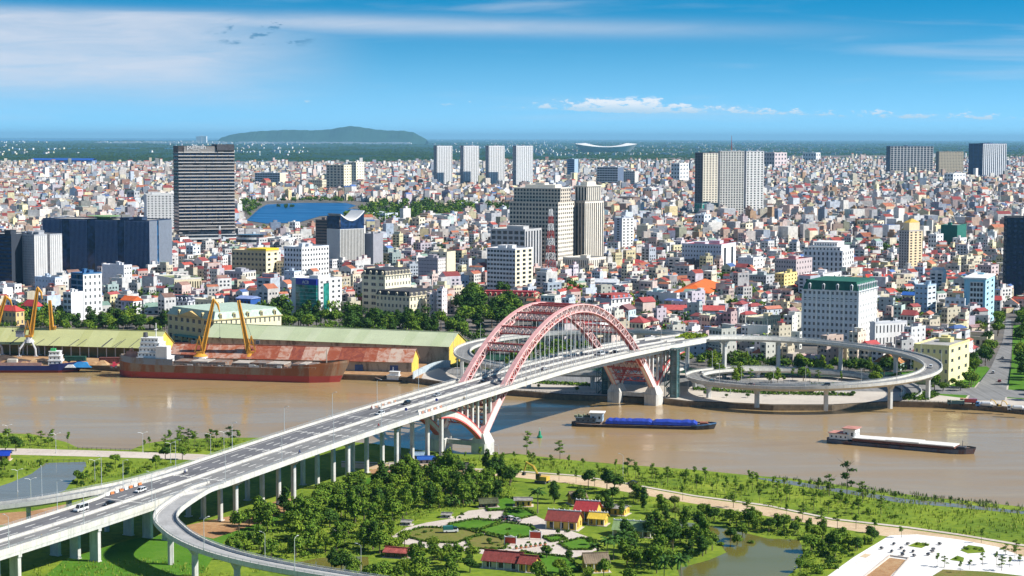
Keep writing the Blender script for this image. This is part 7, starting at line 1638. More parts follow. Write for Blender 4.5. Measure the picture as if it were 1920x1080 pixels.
def digger(u, v, z, rz, label, s=1.0, grp=None):
    p = P(u, v, z); o = empty('excavator', (p.x, p.y, z), rz, label, 'excavator', grp); o.scale = (s, s, s); My = mat('digger_yellow', (.66, .42, .06), .5, var=.15)
    for x in (-1.1, 1.1):
        mb = MB(); mb.tube([(x, -1.9, .5), (x, 1.9, .5)], .5, 8); mb.build('track', M_lead, o)
    mb = MB(); mb.box(-1.3, 1.3, -2.2, 1.2, 1.0, 2.3); mb.build('body', My, o); mb = MB(); mb.box(-1.3, -.2, .2, 1.6, 1.2, 3.1); mb.build('cab', M_cglass, o)
    mb = MB(); mb.tube([(.3, 1.0, 1.8), (.3, 3.2, 5.2), (.3, 5.6, 6.2)], [.4, .38, .28], 5); mb.build('boom', My, o); mb = MB(); mb.tube([(.3, 5.6, 6.4), (.3, 6.6, 3.0)], [.3, .2], 5); mb.build('dipper', My, o); mb = MB(); mb.frustum(-.3, .9, 6.2, 7.2, 2.0, -.3, .9, 6.0, 6.8, 3.0); mb.build('bucket', M_lead, o)
digger(1016, 906, ZN, 1.1, 'pale yellow excavator with raised boom on the sandy river road', 1.35); digger(1872, 764, ZF + .4, 1.5, 'left of two small yellow machines on the right quay', .7, 'machines on the quay'); digger(1893, 766, ZF + .4, 1.5, 'right of two small yellow machines on the right quay', .7, 'machines on the quay')
# --- motorbikes with riders
M_skin = mat('skin', (.45, .28, .2), .6); CLO = [mat('cloth_%d' % i, c, .85, var=.1) for i, c in enumerate(((.5, .08, .06), (.08, .12, .3), (.5, .45, .4), (.05, .05, .06), (.55, .35, .1)))]
def skin_body(chain, edges, radii):
    me = bpy.data.meshes.new('body'); me.from_pydata(chain, edges, []); o = bpy.data.objects.new('body', me); COL.objects.link(o)
    md = o.modifiers.new('s', 'SKIN'); me.skin_vertices[0].data
    for i, r in enumerate(radii): me.skin_vertices[0].data[i].radius = (r, r)
    me.skin_vertices[0].data[0].use_root = True; sm = o.modifiers.new('d', 'SUBSURF'); sm.levels = 1; sm.render_levels = 1
    bpy.context.view_layer.update(); e = o.evaluated_get(bpy.context.evaluated_depsgraph_get()); m2 = bpy.data.meshes.new_from_object(e); bpy.data.objects.remove(o); return m2
_ch = [(0, -.25, .85), (0, -.2, 1.15), (0, -.12, 1.38), (0, -.08, 1.5), (0, -.04, 1.66), (-.2, -.12, 1.36), (-.3, .1, 1.12), (-.28, .38, 1.08), (.2, -.12, 1.36), (.3, .1, 1.12), (.28, .38, 1.08), (-.12, -.22, .82), (-.2, .2, .75), (-.18, .12, .32), (-.18, .26, .28), (.12, -.22, .82), (.2, .2, .75), (.18, .12, .32), (.18, .26, .28)]
_ed = [(0, 1), (1, 2), (2, 3), (3, 4), (2, 5), (5, 6), (6, 7), (2, 8), (8, 9), (9, 10), (0, 11), (11, 12), (12, 13), (13, 14), (0, 15), (15, 16), (16, 17), (17, 18)]
RIDER = skin_body(_ch, _ed, [.16, .16, .17, .07, .11, .08, .06, .045, .08, .06, .045, .11, .085, .06, .05, .11, .085, .06, .05])
_h = MB(); _h.cyl(0, -.03, 1.66, 1.76, .14, .15, 12); _h.cyl(0, -.03, 1.76, 1.86, .15, .06, 12); HELM = [_h.mesh('helmet', m) for m in CLO]
_b = MB(); _b.frustum(-.13, .13, -.75, .1, .45, -.16, .16, -.7, .0, .82); _b.frustum(-.12, .12, .1, .55, .35, -.18, .18, .35, .6, 1.0); _b.bar((-.33, .42, 1.08), (.33, .42, 1.08), .05); _b.box(-.15, .15, -.2, .3, .3, .45); BIKE = _b.mesh('frame', M_lead)
_w = MB(); _w.tube([(-.05, 0, 0), (.05, 0, 0)], .29, 12); BWH = _w.mesh('wheel', M_tyre)
RID = [RIDER.copy() for _ in CLO]
for r_, m_ in zip(RID, CLO): r_.materials.clear(); r_.materials.append(m_)
for i, (t, n, away, lb) in enumerate(((-92, 12.6, 1, 'motorbike rider in the near lane well before the arch'), (-196, -9.0, 0, 'motorbike rider on the far carriageway left of the white estate car'), (-296, 10.6, 1, 'motorbike rider close to the near parapet at the lower left'), (-250, -12.5, 0, 'motorbike rider beside the entry ramp nose'), (-20, 13.0, 1, 'motorbike rider at the near walkway before the arch'), (-58, -13.2, 0, 'motorbike rider by the far barrier before the arch'), (-150, 12.4, 1, 'motorbike rider alone in the near lane'), (40, 13.2, 1, 'motorbike rider on the near walkway under the arch'))):
    p = BW(n, t, zdeck(t) + .012); rz = BRZ + (0 if away else math.pi)
    bk = empty('motorbike', p, rz, 'motorbike under the ' + lb.replace('motorbike ', ''), 'motorbike', 'motorbikes on the bridge'); link('frame', BIKE, bk); link('wheel', BWH, bk, (0, .62, .29)); link('wheel', BWH, bk, (0, -.62, .29))
    pr = empty('person', p, rz, lb.replace('motorbike rider', ('rider in red', 'rider in blue', 'rider in beige', 'rider in black', 'rider in ochre')[i % 5]), 'person', 'motorbike riders'); link('body', RID[i % 5], pr); link('helmet', HELM[(i + 2) % 5], pr)
# red and white works barriers where walkways begin
for k, (n, t0, lb) in enumerate(((13.6, -60, 'row of orange and white barriers on the near side before the arch'), (-13.6, -56, 'row of orange and white barriers on the far side before the arch'), (-13.0, -236, 'orange and white barriers at the entry ramp nose'))):
    o = empty('works_barrier', BW(n, t0, zdeck(t0)), BRZ, lb, 'barrier', 'works barriers')
    for j in range(8):
        dz = zdeck(t0 + 2.6 * j) - zdeck(t0); mb = MB(); mb.frustum(-.3, .3, 2.6 * j - .9, 2.6 * j + .9, dz + .01, -.12, .12, 2.6 * j - .9, 2.6 * j + .9, dz + .9); mb.build('barrier_block', mat('barrier_orange', (.62, .2, .06), .6) if j % 2 else M_whitep, o)
for n, t, lb in ((10.2, -66, 'blue round road sign on the near side before the arch'), (10.2, -40, 'blue road sign at the start of the near walkway')):
    o = empty('road_sign', BW(n, t, zdeck(t)), BRZ, lb, 'road sign'); mb = MB(); mb.tube([(0, 0, 0), (0, 0, 3.2)], .06, 6); mb.build('post', M_pole, o); mb = MB(); mb.tube([(0, -.04, 3.1), (0, .04, 3.1)], .7, 16); mb.build('disc', mat('sign_blue', (0.015, 0.03, 0.35), 0.5), o)
# ---------------------------------------------------------------- plants
M_leaf = attrmat('leaf', .8, .25, .8, .06); M_bark = mat('bark', (.16, .12, .085), .9, var=.25, vscale=1.5, bump=.5)
def leaves(clumps, n, size, cols, rng, up=.25):
    """leaf-sized quads on and in a set of ellipsoid clumps -> mesh"""
    cl = np.array(clumps, float); vol = (cl[:, 3] * cl[:, 4] * cl[:, 5]) ** .67; pk = rng.choice(len(cl), n, p=vol / vol.sum()); c = cl[pk]
    d = rng.normal(size=(n, 3)); d /= np.linalg.norm(d, axis=1)[:, None]; r = rng.uniform(.35, 1, n) ** .45
    # knobbly surface: several bumps per clump
    r *= 1 + .22 * np.sin(d[:, 0] * 7 + pk) * np.sin(d[:, 1] * 6 + 2 * pk) + .15 * np.sin(d[:, 2] * 9 + pk)
    p = c[:, :3] + d * r[:, None] * c[:, 3:6]
    nrm = d + rng.normal(0, .55, (n, 3)); nrm[:, 2] += up; nrm /= np.linalg.norm(nrm, axis=1)[:, None]
    t = np.cross(nrm, rng.normal(size=(n, 3))); t /= np.linalg.norm(t, axis=1)[:, None]; b = np.cross(nrm, t)
    s = size * rng.uniform(.6, 1.4, n)[:, None]; a = .62
    q = np.stack([p - t * s, p - b * s * a, p + t * s, p + b * s * a], 1)
    cols = np.array(cols); ci = rng.integers(0, len(cols), n); cc = cols[ci] * rng.uniform(.7, 1.25, (n, 1))
    return q, cc
def quads_mesh(name, q, c, m):
    B = Batch(); B.quads(q, c); o = B.build(name, m); me = o.data; bpy.data.objects.remove(o); return me
GRN_A = [(.11, .20, .02), (.15, .25, .028), (.075, .15, .018), (.20, .29, .035)]; GRN_D = [(.05, .11, .018), (.075, .15, .022), (.038, .085, .016)]; GRN_L = [(.18, .27, .025), (.23, .31, .035), (.14, .23, .022)]; GRN_O = [(.14, .17, .035), (.17, .19, .045), (.09, .14, .03)]
def trunk_mesh(h, r, limbs, rng, lean=.0):
    mb = MB(); top = (lean * h, 0, h); mb.tube([(0, 0, -.3), (lean * h * .3, 0, h * .4), top], [r * 1.25, r, r * .55], 7)
    for i in range(limbs):
        w = 2 * math.pi * (i + rng.random() * .6) / limbs; z = h * (.55 + .4 * rng.random()); l = h * (.28 + .25 * rng.random())
        mb.tube([(lean * z, 0, z), (lean * z + l * .5 * math.cos(w), l * .5 * math.sin(w), z + l * .45), (lean * z + l * math.cos(w), l * math.sin(w), z + l * .75)], [r * .5, r * .35, r * .15], 5)
    return mb.mesh('trunk', M_bark)
TREES = {}
def proto(name, seed, kind, cols, n, size):
    rng = np.random.default_rng(seed); cl = []
    if kind == 'broad':      # 8 m, round uneven crown
        h = 3.4; cl = [(0, 0, 5.4, 1.9, 1.9, 1.7)] + [(1.75 * math.cos(w), 1.75 * math.sin(w), 4.6 + rng.uniform(-.6, 1.5), rng.uniform(1.1, 1.7), rng.uniform(1.1, 1.7), rng.uniform(.9, 1.4)) for w in np.linspace(0, 6.28, 8)[:-1] + rng.uniform(-.3, .3, 7)]; tm = trunk_mesh(4.6, .2, 4, rng)
    elif kind == 'tall':
        cl = [(rng.uniform(-.9, .9), rng.uniform(-.9, .9), 2.6 + 1.15 * i, rng.uniform(1.2, 2.1) * (1.1 - .1 * abs(i - 2)), rng.uniform(1.2, 2.1) * (1.1 - .1 * abs(i - 2)), rng.uniform(.9, 1.3)) for i in range(6)] + [(rng.uniform(-1.7, 1.7), rng.uniform(-1.7, 1.7), rng.uniform(3, 7), 1.0, 1.0, .9) for i in range(5)]; tm = trunk_mesh(6.5, .18, 5, rng)
    elif kind == 'sapling':
        cl = [(rng.uniform(-.5, .5), rng.uniform(-.5, .5), 3.4 + .55 * i, rng.uniform(.5, .95), rng.uniform(.5, .95), rng.uniform(.35, .6)) for i in range(4)]; tm = trunk_mesh(4.2, .075, 4, rng, rng.uniform(-.04, .04))
    elif kind == 'tiered':
        cl = [(rng.uniform(-.3, .3) + .9 * math.cos(i * 2.2), rng.uniform(-.3, .3) + .9 * math.sin(i * 2.2), 2.6 + .8 * i, 1.15, 1.0, .28) for i in range(5)] + [(0, 0, 6.4, .7, .7, .3)]; tm = trunk_mesh(6.2, .1, 6, rng)
    elif kind == 'bush':
        cl = [(rng.uniform(-1, 1), rng.uniform(-1, 1), rng.uniform(.4, 1.3), rng.uniform(.7, 1.2), rng.uniform(.7, 1.2), rng.uniform(.5, .9)) for i in range(6)]; tm = trunk_mesh(1.0, .08, 5, rng)
    elif kind == 'clipped':
        cl = [(0, 0, 3.0, 1.7, 1.7, 1.35), (.5, .3, 3.3, 1.2, 1.2, 1.1), (-.5, -.2, 2.9, 1.2, 1.2, 1.1)]; tm = trunk_mesh(2.4, .14, 4, rng)
    q, c = leaves(cl, n, size, cols, rng); TREES[name] = (tm, quads_mesh('crown', q, c, M_leaf))
for i in range(3): proto(f'broad{i}', 20 + i, 'broad', GRN_A if i else GRN_D, 1500, .36)
proto('broadL', 24, 'broad', GRN_L, 1400, .36); proto('broadO', 25, 'broad', GRN_O, 1300, .34)
for i in range(3): proto(f'tall{i}', 30 + i, 'tall', (GRN_A, GRN_D, GRN_L)[i], 1500, .34)
for i in range(3): proto(f'sapling{i}', 40 + i, 'sapling', GRN_A, 260, .24)
for i in range(2): proto(f'tiered{i}', 50 + i, 'tiered', GRN_D if i else GRN_A, 420, .24)
for i in range(3): proto(f'bush{i}', 60 + i, 'bush', (GRN_A, GRN_L, GRN_D)[i], 420, .26)
proto('clipped', 70, 'clipped', GRN_D + GRN_A[:1], 1300, .24)
def palm_proto(name, h, royal, seed):
    rng = np.random.default_rng(seed); mb = MB(); ln = 0 if royal else .06
    mb.tube([(ln * h * q * q, 0, h * q - .2) for q in (0, .25, .5, .75, 1)], [.24, .17, .15, .15, .13] if not royal else [.26, .3, .3, .26, .14], 7); tm = mb.mesh('trunk', mat('palm_bark', (.42, .38, .32) if royal else (.24, .19, .14), .9, var=.15))
    qs, cs = [], []; top = np.array([ln * h, 0, h])
    for k in range(18):
        w = 2 * math.pi * k / 18 + rng.uniform(-.15, .15); el = rng.uniform(-.25, 1.1); L = rng.uniform(2.6, 3.4); pts = []
        for j in range(7):
            s = j / 6; r = L * s * math.cos(el * (1 - .3 * s)); z = L * s * math.sin(el) - 1.5 * s * s; pts.append(top + np.array([r * math.cos(w), r * math.sin(w), z]))
        sd = np.array([-math.sin(w), math.cos(w), 0])
        for j in range(6):
            p, q = pts[j], pts[j + 1]; wd = .62 * (1 - abs(j / 6 - .45))
            for g in (-1, 1): qs.append([p, q, q + sd * g * wd + [0, 0, -.32], p + sd * g * wd + [0, 0, -.32]]); cs.append(np.array((.05, .11, .02)) * rng.uniform(.7, 1.4))
    TREES[name] = (tm, quads_mesh('crown', np.array(qs), np.array(cs), M_leaf))
palm_proto('coconut0', 7.5, False, 1); palm_proto('coconut1', 6.0, False, 2); palm_proto('royal', 7.0, True, 3)
# banana clump
_rng = np.random.default_rng(5); qs, cs = [], []
for k in range(40):
    w = _rng.uniform(0, 6.28); x, y = _rng.uniform(-1.8, 1.8, 2); L = _rng.uniform(1.4, 2.4); el = _rng.uniform(.5, 1.4); b0 = np.array([x, y, _rng.uniform(.4, 1.6)]); d = np.array([math.cos(w) * math.cos(el), math.sin(w) * math.cos(el), math.sin(el)]); s = np.array([-math.sin(w), math.cos(w), 0]) * .3; m1 = b0 + d * L * .55; e1 = b0 + d * L + np.array([0, 0, -.8 * L * .4])
    qs += [[b0 - s * .3, b0 + s * .3, m1 + s, m1 - s], [m1 - s, m1 + s, e1 + s * .2, e1 - s * .2]]; c_ = np.array((.10, .19, .035)) * _rng.uniform(.7, 1.3); cs += [c_, c_]
TREES['banana'] = (trunk_mesh(1.6, .16, 0, _rng), quads_mesh('crown', np.array(qs), np.array(cs), M_leaf))
GROVES = {}
KIND = dict(broad='tree', tall='tree', sapling='young tree', tiered='young tree', bush='bush', clipped='tree', coconut='palm', royal='palm', banana='banana plant')
NAMEK = dict(broad='broadleaf_tree', tall='slender_tree', sapling='young_tree', tiered='young_tree', bush='bush', clipped='clipped_tree', coconut='coconut_palm', royal='royal_palm', banana='banana_plant')
def plant(kind, x, y, z, s, grove):
    k = kind.rstrip('0123456789LO'); tm, cm = TREES[kind]
    o = empty(NAMEK[k], (x, y, z), random.uniform(0, 6.28), None, KIND[k], grove); f = random.uniform(.88, 1.14); o.scale = (s * f, s * random.uniform(.9, 1.1) * f, s / f)
    link('trunk', tm, o); link('crown', cm, o); GROVES.setdefault((grove, k), []).append(o); return o
def grove(name, poly, n, kinds, s0, s1, z, gap=2.5, seed=0):
    rs = random.Random(seed + n); us = [p[0] for p in poly]; vs = [p[1] for p in poly]; got = []; tries = 0
    P3 = [P(u, v, z) for u, v in poly]; W2 = [(p.x, p.y) for p in P3]; x0, x1 = min(p[0] for p in W2), max(p[0] for p in W2); y0, y1 = min(p[1] for p in W2), max(p[1] for p in W2)
    while len(got) < n and tries < n * 60:
        tries += 1; x, y = rs.uniform(x0, x1), rs.uniform(y0, y1)
        if not inpoly([x], [y], W2)[0]: continue
        if any((x - a) ** 2 + (y - b) ** 2 < gap * gap for a, b in got): continue
        got.append((x, y)); plant(rs.choice(kinds), x, y, z, rs.uniform(s0, s1), name)
def spots(name, pts, kind, s, z):
    for q in pts:
        p = P(q[0], q[1], z); plant(random.choice(kind) if isinstance(kind, list) else kind, p.x, p.y, z, q[2] if len(q) > 2 else s * random.uniform(.85, 1.15), name)
BRD = ['broad0', 'broad1', 'broad2', 'tall0', 'tall1', 'broad1', 'tall0', 'tall2']
grove('wood beside the bridge piers', [(430, 1002), (500, 972), (560, 958), (650, 925), (740, 900), (790, 890), (850, 880), (930, 888), (962, 905), (955, 932), (900, 950), (820, 955), (760, 978), (690, 985), (600, 1000), (520, 1008)], 112, BRD, .85, 1.32, ZN, 3.2)
grove('wood beside the bridge piers', [(760, 925), (860, 905), (940, 925), (880, 950), (790, 955)], 14, ['banana'], 1.0, 1.5, ZN, 3)
grove('thicket above the left pond', [(400, 1030), (470, 1008), (560, 1010), (700, 990), (745, 1000), (700, 1040), (560, 1050), (480, 1062), (420, 1056)], 52, ['broad1', 'tall0', 'bush0', 'bush1', 'bush2', 'broadL', 'banana'], .75, 1.25, ZN, 3)
grove('lawn saplings by the piers', [(500, 968), (600, 935), (700, 905), (760, 892), (800, 890), (760, 915), (660, 940), (560, 970)], 26, ['sapling0', 'sapling1', 'tiered0', 'broad2'], .6, 1.0, ZN, 4)
grove('riverside strip', [(850, 866), (930, 862), (1010, 868), (1150, 882), (1300, 893), (1480, 910), (1600, 930), (1720, 950), (1720, 985), (1560, 965), (1300, 924), (1100, 892), (960, 880)], 78, ['sapling0', 'sapling1', 'sapling2', 'tiered0', 'sapling0', 'bush0'], .75, 1.25, ZN, 4.5)
spots('riverside strip', [(988, 852, 1.5), (1050, 862, 1.35), (1588, 928, 1.9), (1617, 942, 1.35), (1555, 930, 1.35), (1177, 890, 1.2), (1252, 905, 1.1)], ['tiered0', 'tiered1'], 1.3, ZN)
spots('verge of the sandy road', [(1048, 902), (1080, 906), (1115, 912), (1280, 938), (1375, 952), (1400, 972), (1475, 968), (1505, 975), (1540, 985), (1570, 990), (1605, 992), (1640, 1000), (1690, 1008), (1840, 1018), (1905, 1042)], ['sapling1', 'tiered0', 'sapling2'], 1.0, ZN)
spots('verge of the sandy road', [(1152, 925, 1.25), (1138, 918, 1.1), (1103, 915, 1.0)], ['broad0'], 1.2, ZN)
grove('grove behind the temple', [(1040, 925), (1110, 935), (1180, 925), (1260, 945), (1290, 965), (1230, 985), (1150, 970), (1020, 950)], 24, ['tall1', 'tall0', 'broad0', 'broadO', 'bush1'], .6, 1.0, ZN, 3)
grove('grove beside the right pond', [(1200, 1000), (1270, 988), (1340, 1012), (1355, 1035), (1310, 1050), (1250, 1075), (1170, 1085), (1160, 1045), (1170, 1015)], 34, ['broad0', 'broad2', 'tall1', 'broad1', 'tall0'], .75, 1.12, ZN, 3.0)
grove('far shore of the right pond', [(1290, 962), (1370, 968), (1460, 985), (1540, 1010), (1640, 1018), (1600, 1040), (1540, 1040), (1500, 1006), (1440, 1000), (1400, 994), (1330, 980)], 50, ['broad1', 'tall0', 'bush0', 'bush2', 'broad0', 'broadL'], .55, .9, ZN, 3)
grove('right shore of the right pond', [(1510, 1015), (1600, 1015), (1650, 1010), (1600, 1042), (1550, 1075), (1500, 1090), (1480, 1082), (1506, 1058)], 42, ['bush0', 'bush1', 'bush2', 'broad1'], .6, 1.1, ZN, 2.6)
spots('islet of the right pond', [(1392, 1012, .8), (1370, 1016, .75), (1408, 1018, .7), (1352, 1022, .8), (1382, 1024, .65)], ['broad0', 'broad1', 'bush0'], .8, ZN)
grove('thicket at the bottom edge', [(560, 1092), (700, 1078), (760, 1055), (860, 1062), (900, 1078), (880, 1110), (560, 1120)], 26, ['broad1', 'broad2', 'broadL', 'tall0', 'broad0'], .75, 1.1, ZN, 3.4)
spots('garden by the left pond', [(712, 1038, 1.15), (700, 1030, 1.0), (640, 1078, 1.1), (622, 1066, .8), (820, 1050, .75), (790, 1044, .6)], ['broad0', 'tall1', 'broad1'], 1, ZN)
spots('temple garden', [(1025, 1046, 1.1), (1067, 1052, .85), (1105, 1022, .72), (1190, 1062, 1.2), (1046, 1003, .5), (917, 1020, .55), (940, 1018, .6), (1075, 945, .7), (850, 1052, .75), (880, 1055, .7)], 'clipped', 1, ZN)
spots('temple garden', [(1008, 962, 1.25), (1137, 1062, 1.15), (1150, 1050, 1.1), (1168, 1046, 1.2), (1245, 1095, 1.2), (1278, 1098, 1.25), (1120, 1048, .9)], ['coconut0', 'coconut1'], 1.1, ZN)
grove('bottom edge of the temple garden', [(1000, 1070), (1090, 1078), (1160, 1085), (1230, 1092), (1200, 1120), (990, 1120)], 16, ['broadL', 'broad1', 'broad2', 'bush1'], .6, .95, ZN, 3)
grove('left river bank', [(-20, 822), (60, 822), (110, 832), (140, 841), (60, 840), (-20, 838)], 16, ['sapling0', 'tiered0', 'sapling1', 'bush0'], .8, 1.25, ZN, 3.5); grove('left river bank', [(262, 846), (290, 836), (340, 830), (460, 826), (470, 842), (400, 850), (280, 848)], 26, ['sapling1', 'tiered0', 'tiered1', 'bush1', 'sapling2'], .85, 1.4, ZN, 3.5)
grove('inlet banks', [(-20, 868), (60, 866), (95, 862), (60, 885), (20, 900), (-20, 910)], 20, ['bush0', 'bush1', 'bush2', 'broad1'], .5, .9, ZN, 2.6); grove('inlet banks', [(150, 888), (170, 868), (260, 868), (330, 870), (240, 892), (150, 915), (130, 922)], 30, ['bush0', 'bush1', 'bush2', 'broad1', 'bush1'], .6, 1.0, ZN, 2.6)
spots('inlet banks', [(310, 862, .9), (342, 862, .8), (30, 846, 1.0), (10, 850, .9)], ['broad1', 'broad0'], .9, ZN)
# across the river
grove('tree row behind the warehouses', [(500, 612), (640, 612), (900, 618), (905, 634), (700, 630), (500, 622)], 48, ['broad0', 'broad1', 'tall1', 'broad2'], 1.5, 2.1, ZF, 6); spots('tree row behind the warehouses', [(512 + 22 * i + random.uniform(-4, 4), 616 + random.uniform(-2, 2)) for i in range(17)], 'royal', 1.35, ZF)
grove('big trees left of the arch', [(845, 600), (870, 575), (900, 565), (965, 580), (990, 600), (950, 625), (880, 622)], 26, ['broad0', 'broad2', 'broad1'], 2.1, 3.0, ZF, 8)
grove('tree row above the left warehouse', [(60, 612), (320, 616), (320, 624), (60, 622)], 34, ['broad0', 'broad1', 'tall1', 'broadL'], 1.3, 1.8, ZF, 5)
grove('trees under the spiral ramp', [(1270, 676), (1330, 690), (1500, 690), (1690, 694), (1690, 706), (1480, 706), (1320, 700)], 40, ['broad0', 'broad1', 'broadL', 'tall2', 'bush1'], .9, 1.5, ZF, 5)
grove('trees beside the yellow block', [(1760, 700), (1830, 690), (1836, 722), (1800, 735), (1750, 740), (1740, 728)], 20, ['broad1', 'bush0', 'bush1', 'broad2'], .7, 1.3, ZF, 4)
grove('left side of the side street', [(1820, 735), (1850, 690), (1872, 640), (1880, 604), (1862, 604), (1845, 650), (1806, 715)], 18, ['broad0', 'broad1', 'broad2'], 1.1, 1.6, ZF, 6); grove('right side of the side street', [(1896, 745), (1960, 755), (1960, 600), (1905, 605), (1906, 660)], 26, ['broad0', 'broad1', 'broad2', 'broadL'], 1.3, 1.9, ZF, 7)
grove('trees beside the white neoclassical wing', [(1694, 634), (1800, 630), (1830, 640), (1800, 655), (1700, 652)], 20, ['broad1', 'broad0', 'broad2'], 1.0, 1.4, ZF, 5)
grove('trees inside the left spiral', [(860, 690), (980, 688), (1080, 695), (1060, 708), (900, 705)], 14, ['broad1', 'bush1', 'tall0'], .8, 1.2, ZF, 5)
grove('trees inside the right spiral', [(1330, 708), (1450, 712), (1600, 714), (1690, 718), (1680, 724), (1560, 722), (1400, 720), (1330, 716)], 22, ['broad1', 'broadL', 'sapling0', 'tall2', 'tiered0'], .9, 1.3, ZF + .4, 5)
spots('promenade planters', [(1322 + 40 * i, 742 + 4 * math.sin(i)) for i in range(7)] + [(1600, 742), (1010, 728), (1082, 734)], 'clipped', .62, ZF + .36)
mb_ = None
for (gv, k), os_ in GROVES.items():
    nice = dict(broad='round-crowned tree', tall='tall tree', sapling='thin young tree', tiered='tiered young tree', bush='bush', clipped='clipped round tree', coconut='coconut palm', royal='royal palm', banana='banana plant')[k]
    number_from_left(os_, '{} ' + nice + ' from the left, ' + ('in the ' if not gv.startswith(('trees', 'big', 'left', 'right', 'far', 'promenade', 'inlet', 'lawn')) else 'among the ' if gv.startswith(('trees', 'big', 'promenade', 'inlet', 'lawn')) else 'on the ') + gv)
# city trees too far to tell apart: one mass
B = Batch(); rng = np.random.default_rng(9)
def far_tree(x, y, s, cols, n):
    cl = [(0, 0, 4.6 * s, 2.6 * s, 2.6 * s, 2.0 * s)] + [(1.9 * s * math.cos(w), 1.9 * s * math.sin(w), rng.uniform(3.2, 5.6) * s, 1.6 * s, 1.6 * s, 1.3 * s) for w in rng.uniform(0, 6.28, 5)]
    q, c = leaves(cl, n, .62 * s, cols, rng); q = q + np.array([x, y, ZF]); B.quads(q, c)
def far_grove(poly, n, s0, s1, nl=150):
    us = [p[0] for p in poly]; vs = [p[1] for p in poly]; k = 0
    while k < n:
        u, v = rng.uniform(min(us), max(us)), rng.uniform(min(vs), max(vs))
        if inpoly([u], [v], poly)[0]: p = P(u, v, ZF); far_tree(p.x, p.y, rng.uniform(s0, s1), [GRN_D, GRN_A][rng.integers(2)], nl); k += 1
far_grove([(640, 428), (660, 404), (720, 388), (840, 388), (960, 392), (960, 404), (880, 412), (760, 430), (690, 440)], 210, 2.2, 3.6, 110)
far_grove([(440, 386), (500, 378), (480, 398), (452, 420), (440, 410)], 26, 1.6, 2.6); far_grove([(512, 378), (660, 376), (662, 381), (520, 382)], 40, 1.3, 2.0); far_grove([(515, 391), (552, 390), (552, 393), (515, 394)], 6, 1.2, 1.8); far_grove([(455, 428), (620, 424), (620, 438), (460, 438)], 34, .9, 1.3, 90)
far_grove([(700, 470), (800, 465), (870, 470), (860, 490), (720, 492)], 46, 1.3, 2.0); far_grove([(1590, 470), (1690, 470), (1690, 492), (1600, 488)], 44, 1.5, 2.4); far_grove([(1220, 480), (1260, 470), (1262, 500), (1225, 505)], 16, 1.3, 2.0); far_grove([(1860, 500), (1900, 495), (1900, 520), (1850, 520)], 20, 1.5, 2.2)
far_grove([(1130, 470), (1180, 460), (1230, 480), (1200, 510), (1140, 505)], 24, 1.2, 1.8, 90); far_grove([(860, 480), (930, 470), (920, 520), (860, 530)], 24, 1.3, 2.0, 90); far_grove([(1390, 440), (1480, 430), (1500, 455), (1400, 465)], 24, 1.3, 2.0, 90); far_grove([(700, 500), (770, 540), (700, 560), (650, 545)], 22, 1.3, 2.0); far_grove([(1060, 556), (1085, 545), (1100, 560), (1070, 585), (1040, 575)], 16, 1.8, 2.6); far_grove([(1180, 600), (1240, 590), (1250, 620), (1200, 628)], 18, 1.3, 1.9); far_grove([(1320, 560), (1400, 560), (1410, 590), (1370, 590)], 22, 1.3, 1.9); far_grove([(1640, 580), (1690, 575), (1680, 600), (1650, 600)], 16, 1.4, 2.0); far_grove([(30, 590), (120, 590), (120, 606), (30, 606)], 24, 1.2, 1.7); far_grove([(480, 575), (540, 570), (540, 600), (490, 600)], 18, 1.5, 2.2); far_grove([(640, 575), (680, 570), (680, 600), (645, 600)], 10, 1.3, 1.8)
n = 0
while n < 330:     # trees between the houses, single and in clumps
    u, v = rng.uniform(-20, 1940), 330 + 350 * rng.random() ** .8; p = P(u, v, ZF)
    if v > 660 or (v > 600 and u < 1240): continue
    ok, _, _ = free(np.array([p.x]), np.array([p.y]), -1)
    if ok[0]:
        n += 1
        for _k in range(1 if rng.random() < .55 else rng.integers(4, 9)): far_tree(p.x + rng.normal(0, 7), p.y + rng.normal(0, 9), rng.uniform(1.2, 2.1), [GRN_D, GRN_A, GRN_L][rng.integers(3)], 75)
far_grove([(1280, 672), (1500, 690), (1720, 694), (1720, 704), (1500, 702), (1300, 690)], 50, .9, 1.5, 120); far_grove([(860, 650), (1010, 655), (1230, 668), (1240, 690), (1000, 690), (860, 680)], 70, 1.0, 1.7, 120); far_grove([(480, 612), (900, 622), (900, 645), (480, 632)], 60, 1.0, 1.5, 110); far_grove([(-20, 604), (320, 610), (320, 630), (-20, 622)], 50, .9, 1.3, 110)
# far plain: woods and hedges as low clumps of foliage
o = B.build('distant_trees', M_leaf); o['kind'] = 'stuff'
B = Batch(); n = 1500; uu = rng.uniform(-80, 2000, n); vv = 258 + rng.uniform(6, 46, n); k = (np.sin(uu * .011) + np.sin(vv * .7) + rng.normal(0, .6, n)) > -.4
for u, v in zip(uu[k], vv[k]):
    p = P(u, v, ZF); s = p.y / 3500; m_ = 14; c0 = np.stack([rng.normal(0, 14 * s, m_), rng.normal(0, 8 * s, m_), rng.uniform(1, 3.0, m_) * s ** .5], -1); sz = rng.uniform(2.0, 4.5, (m_, 1)) * s ** .8
    t = np.array([1, 0, 0]) * sz; b_ = np.array([0, .25, 1]) * sz * .5; q = np.stack([c0 - t, c0 - b_, c0 + t, c0 + b_], 1) + np.array([p.x, p.y, ZF + 1]); B.quads(q, np.array(GRN_D)[rng.integers(0, 3, m_)] * .9)
o = B.build('plain_woods', M_leaf); o['kind'] = 'stuff'
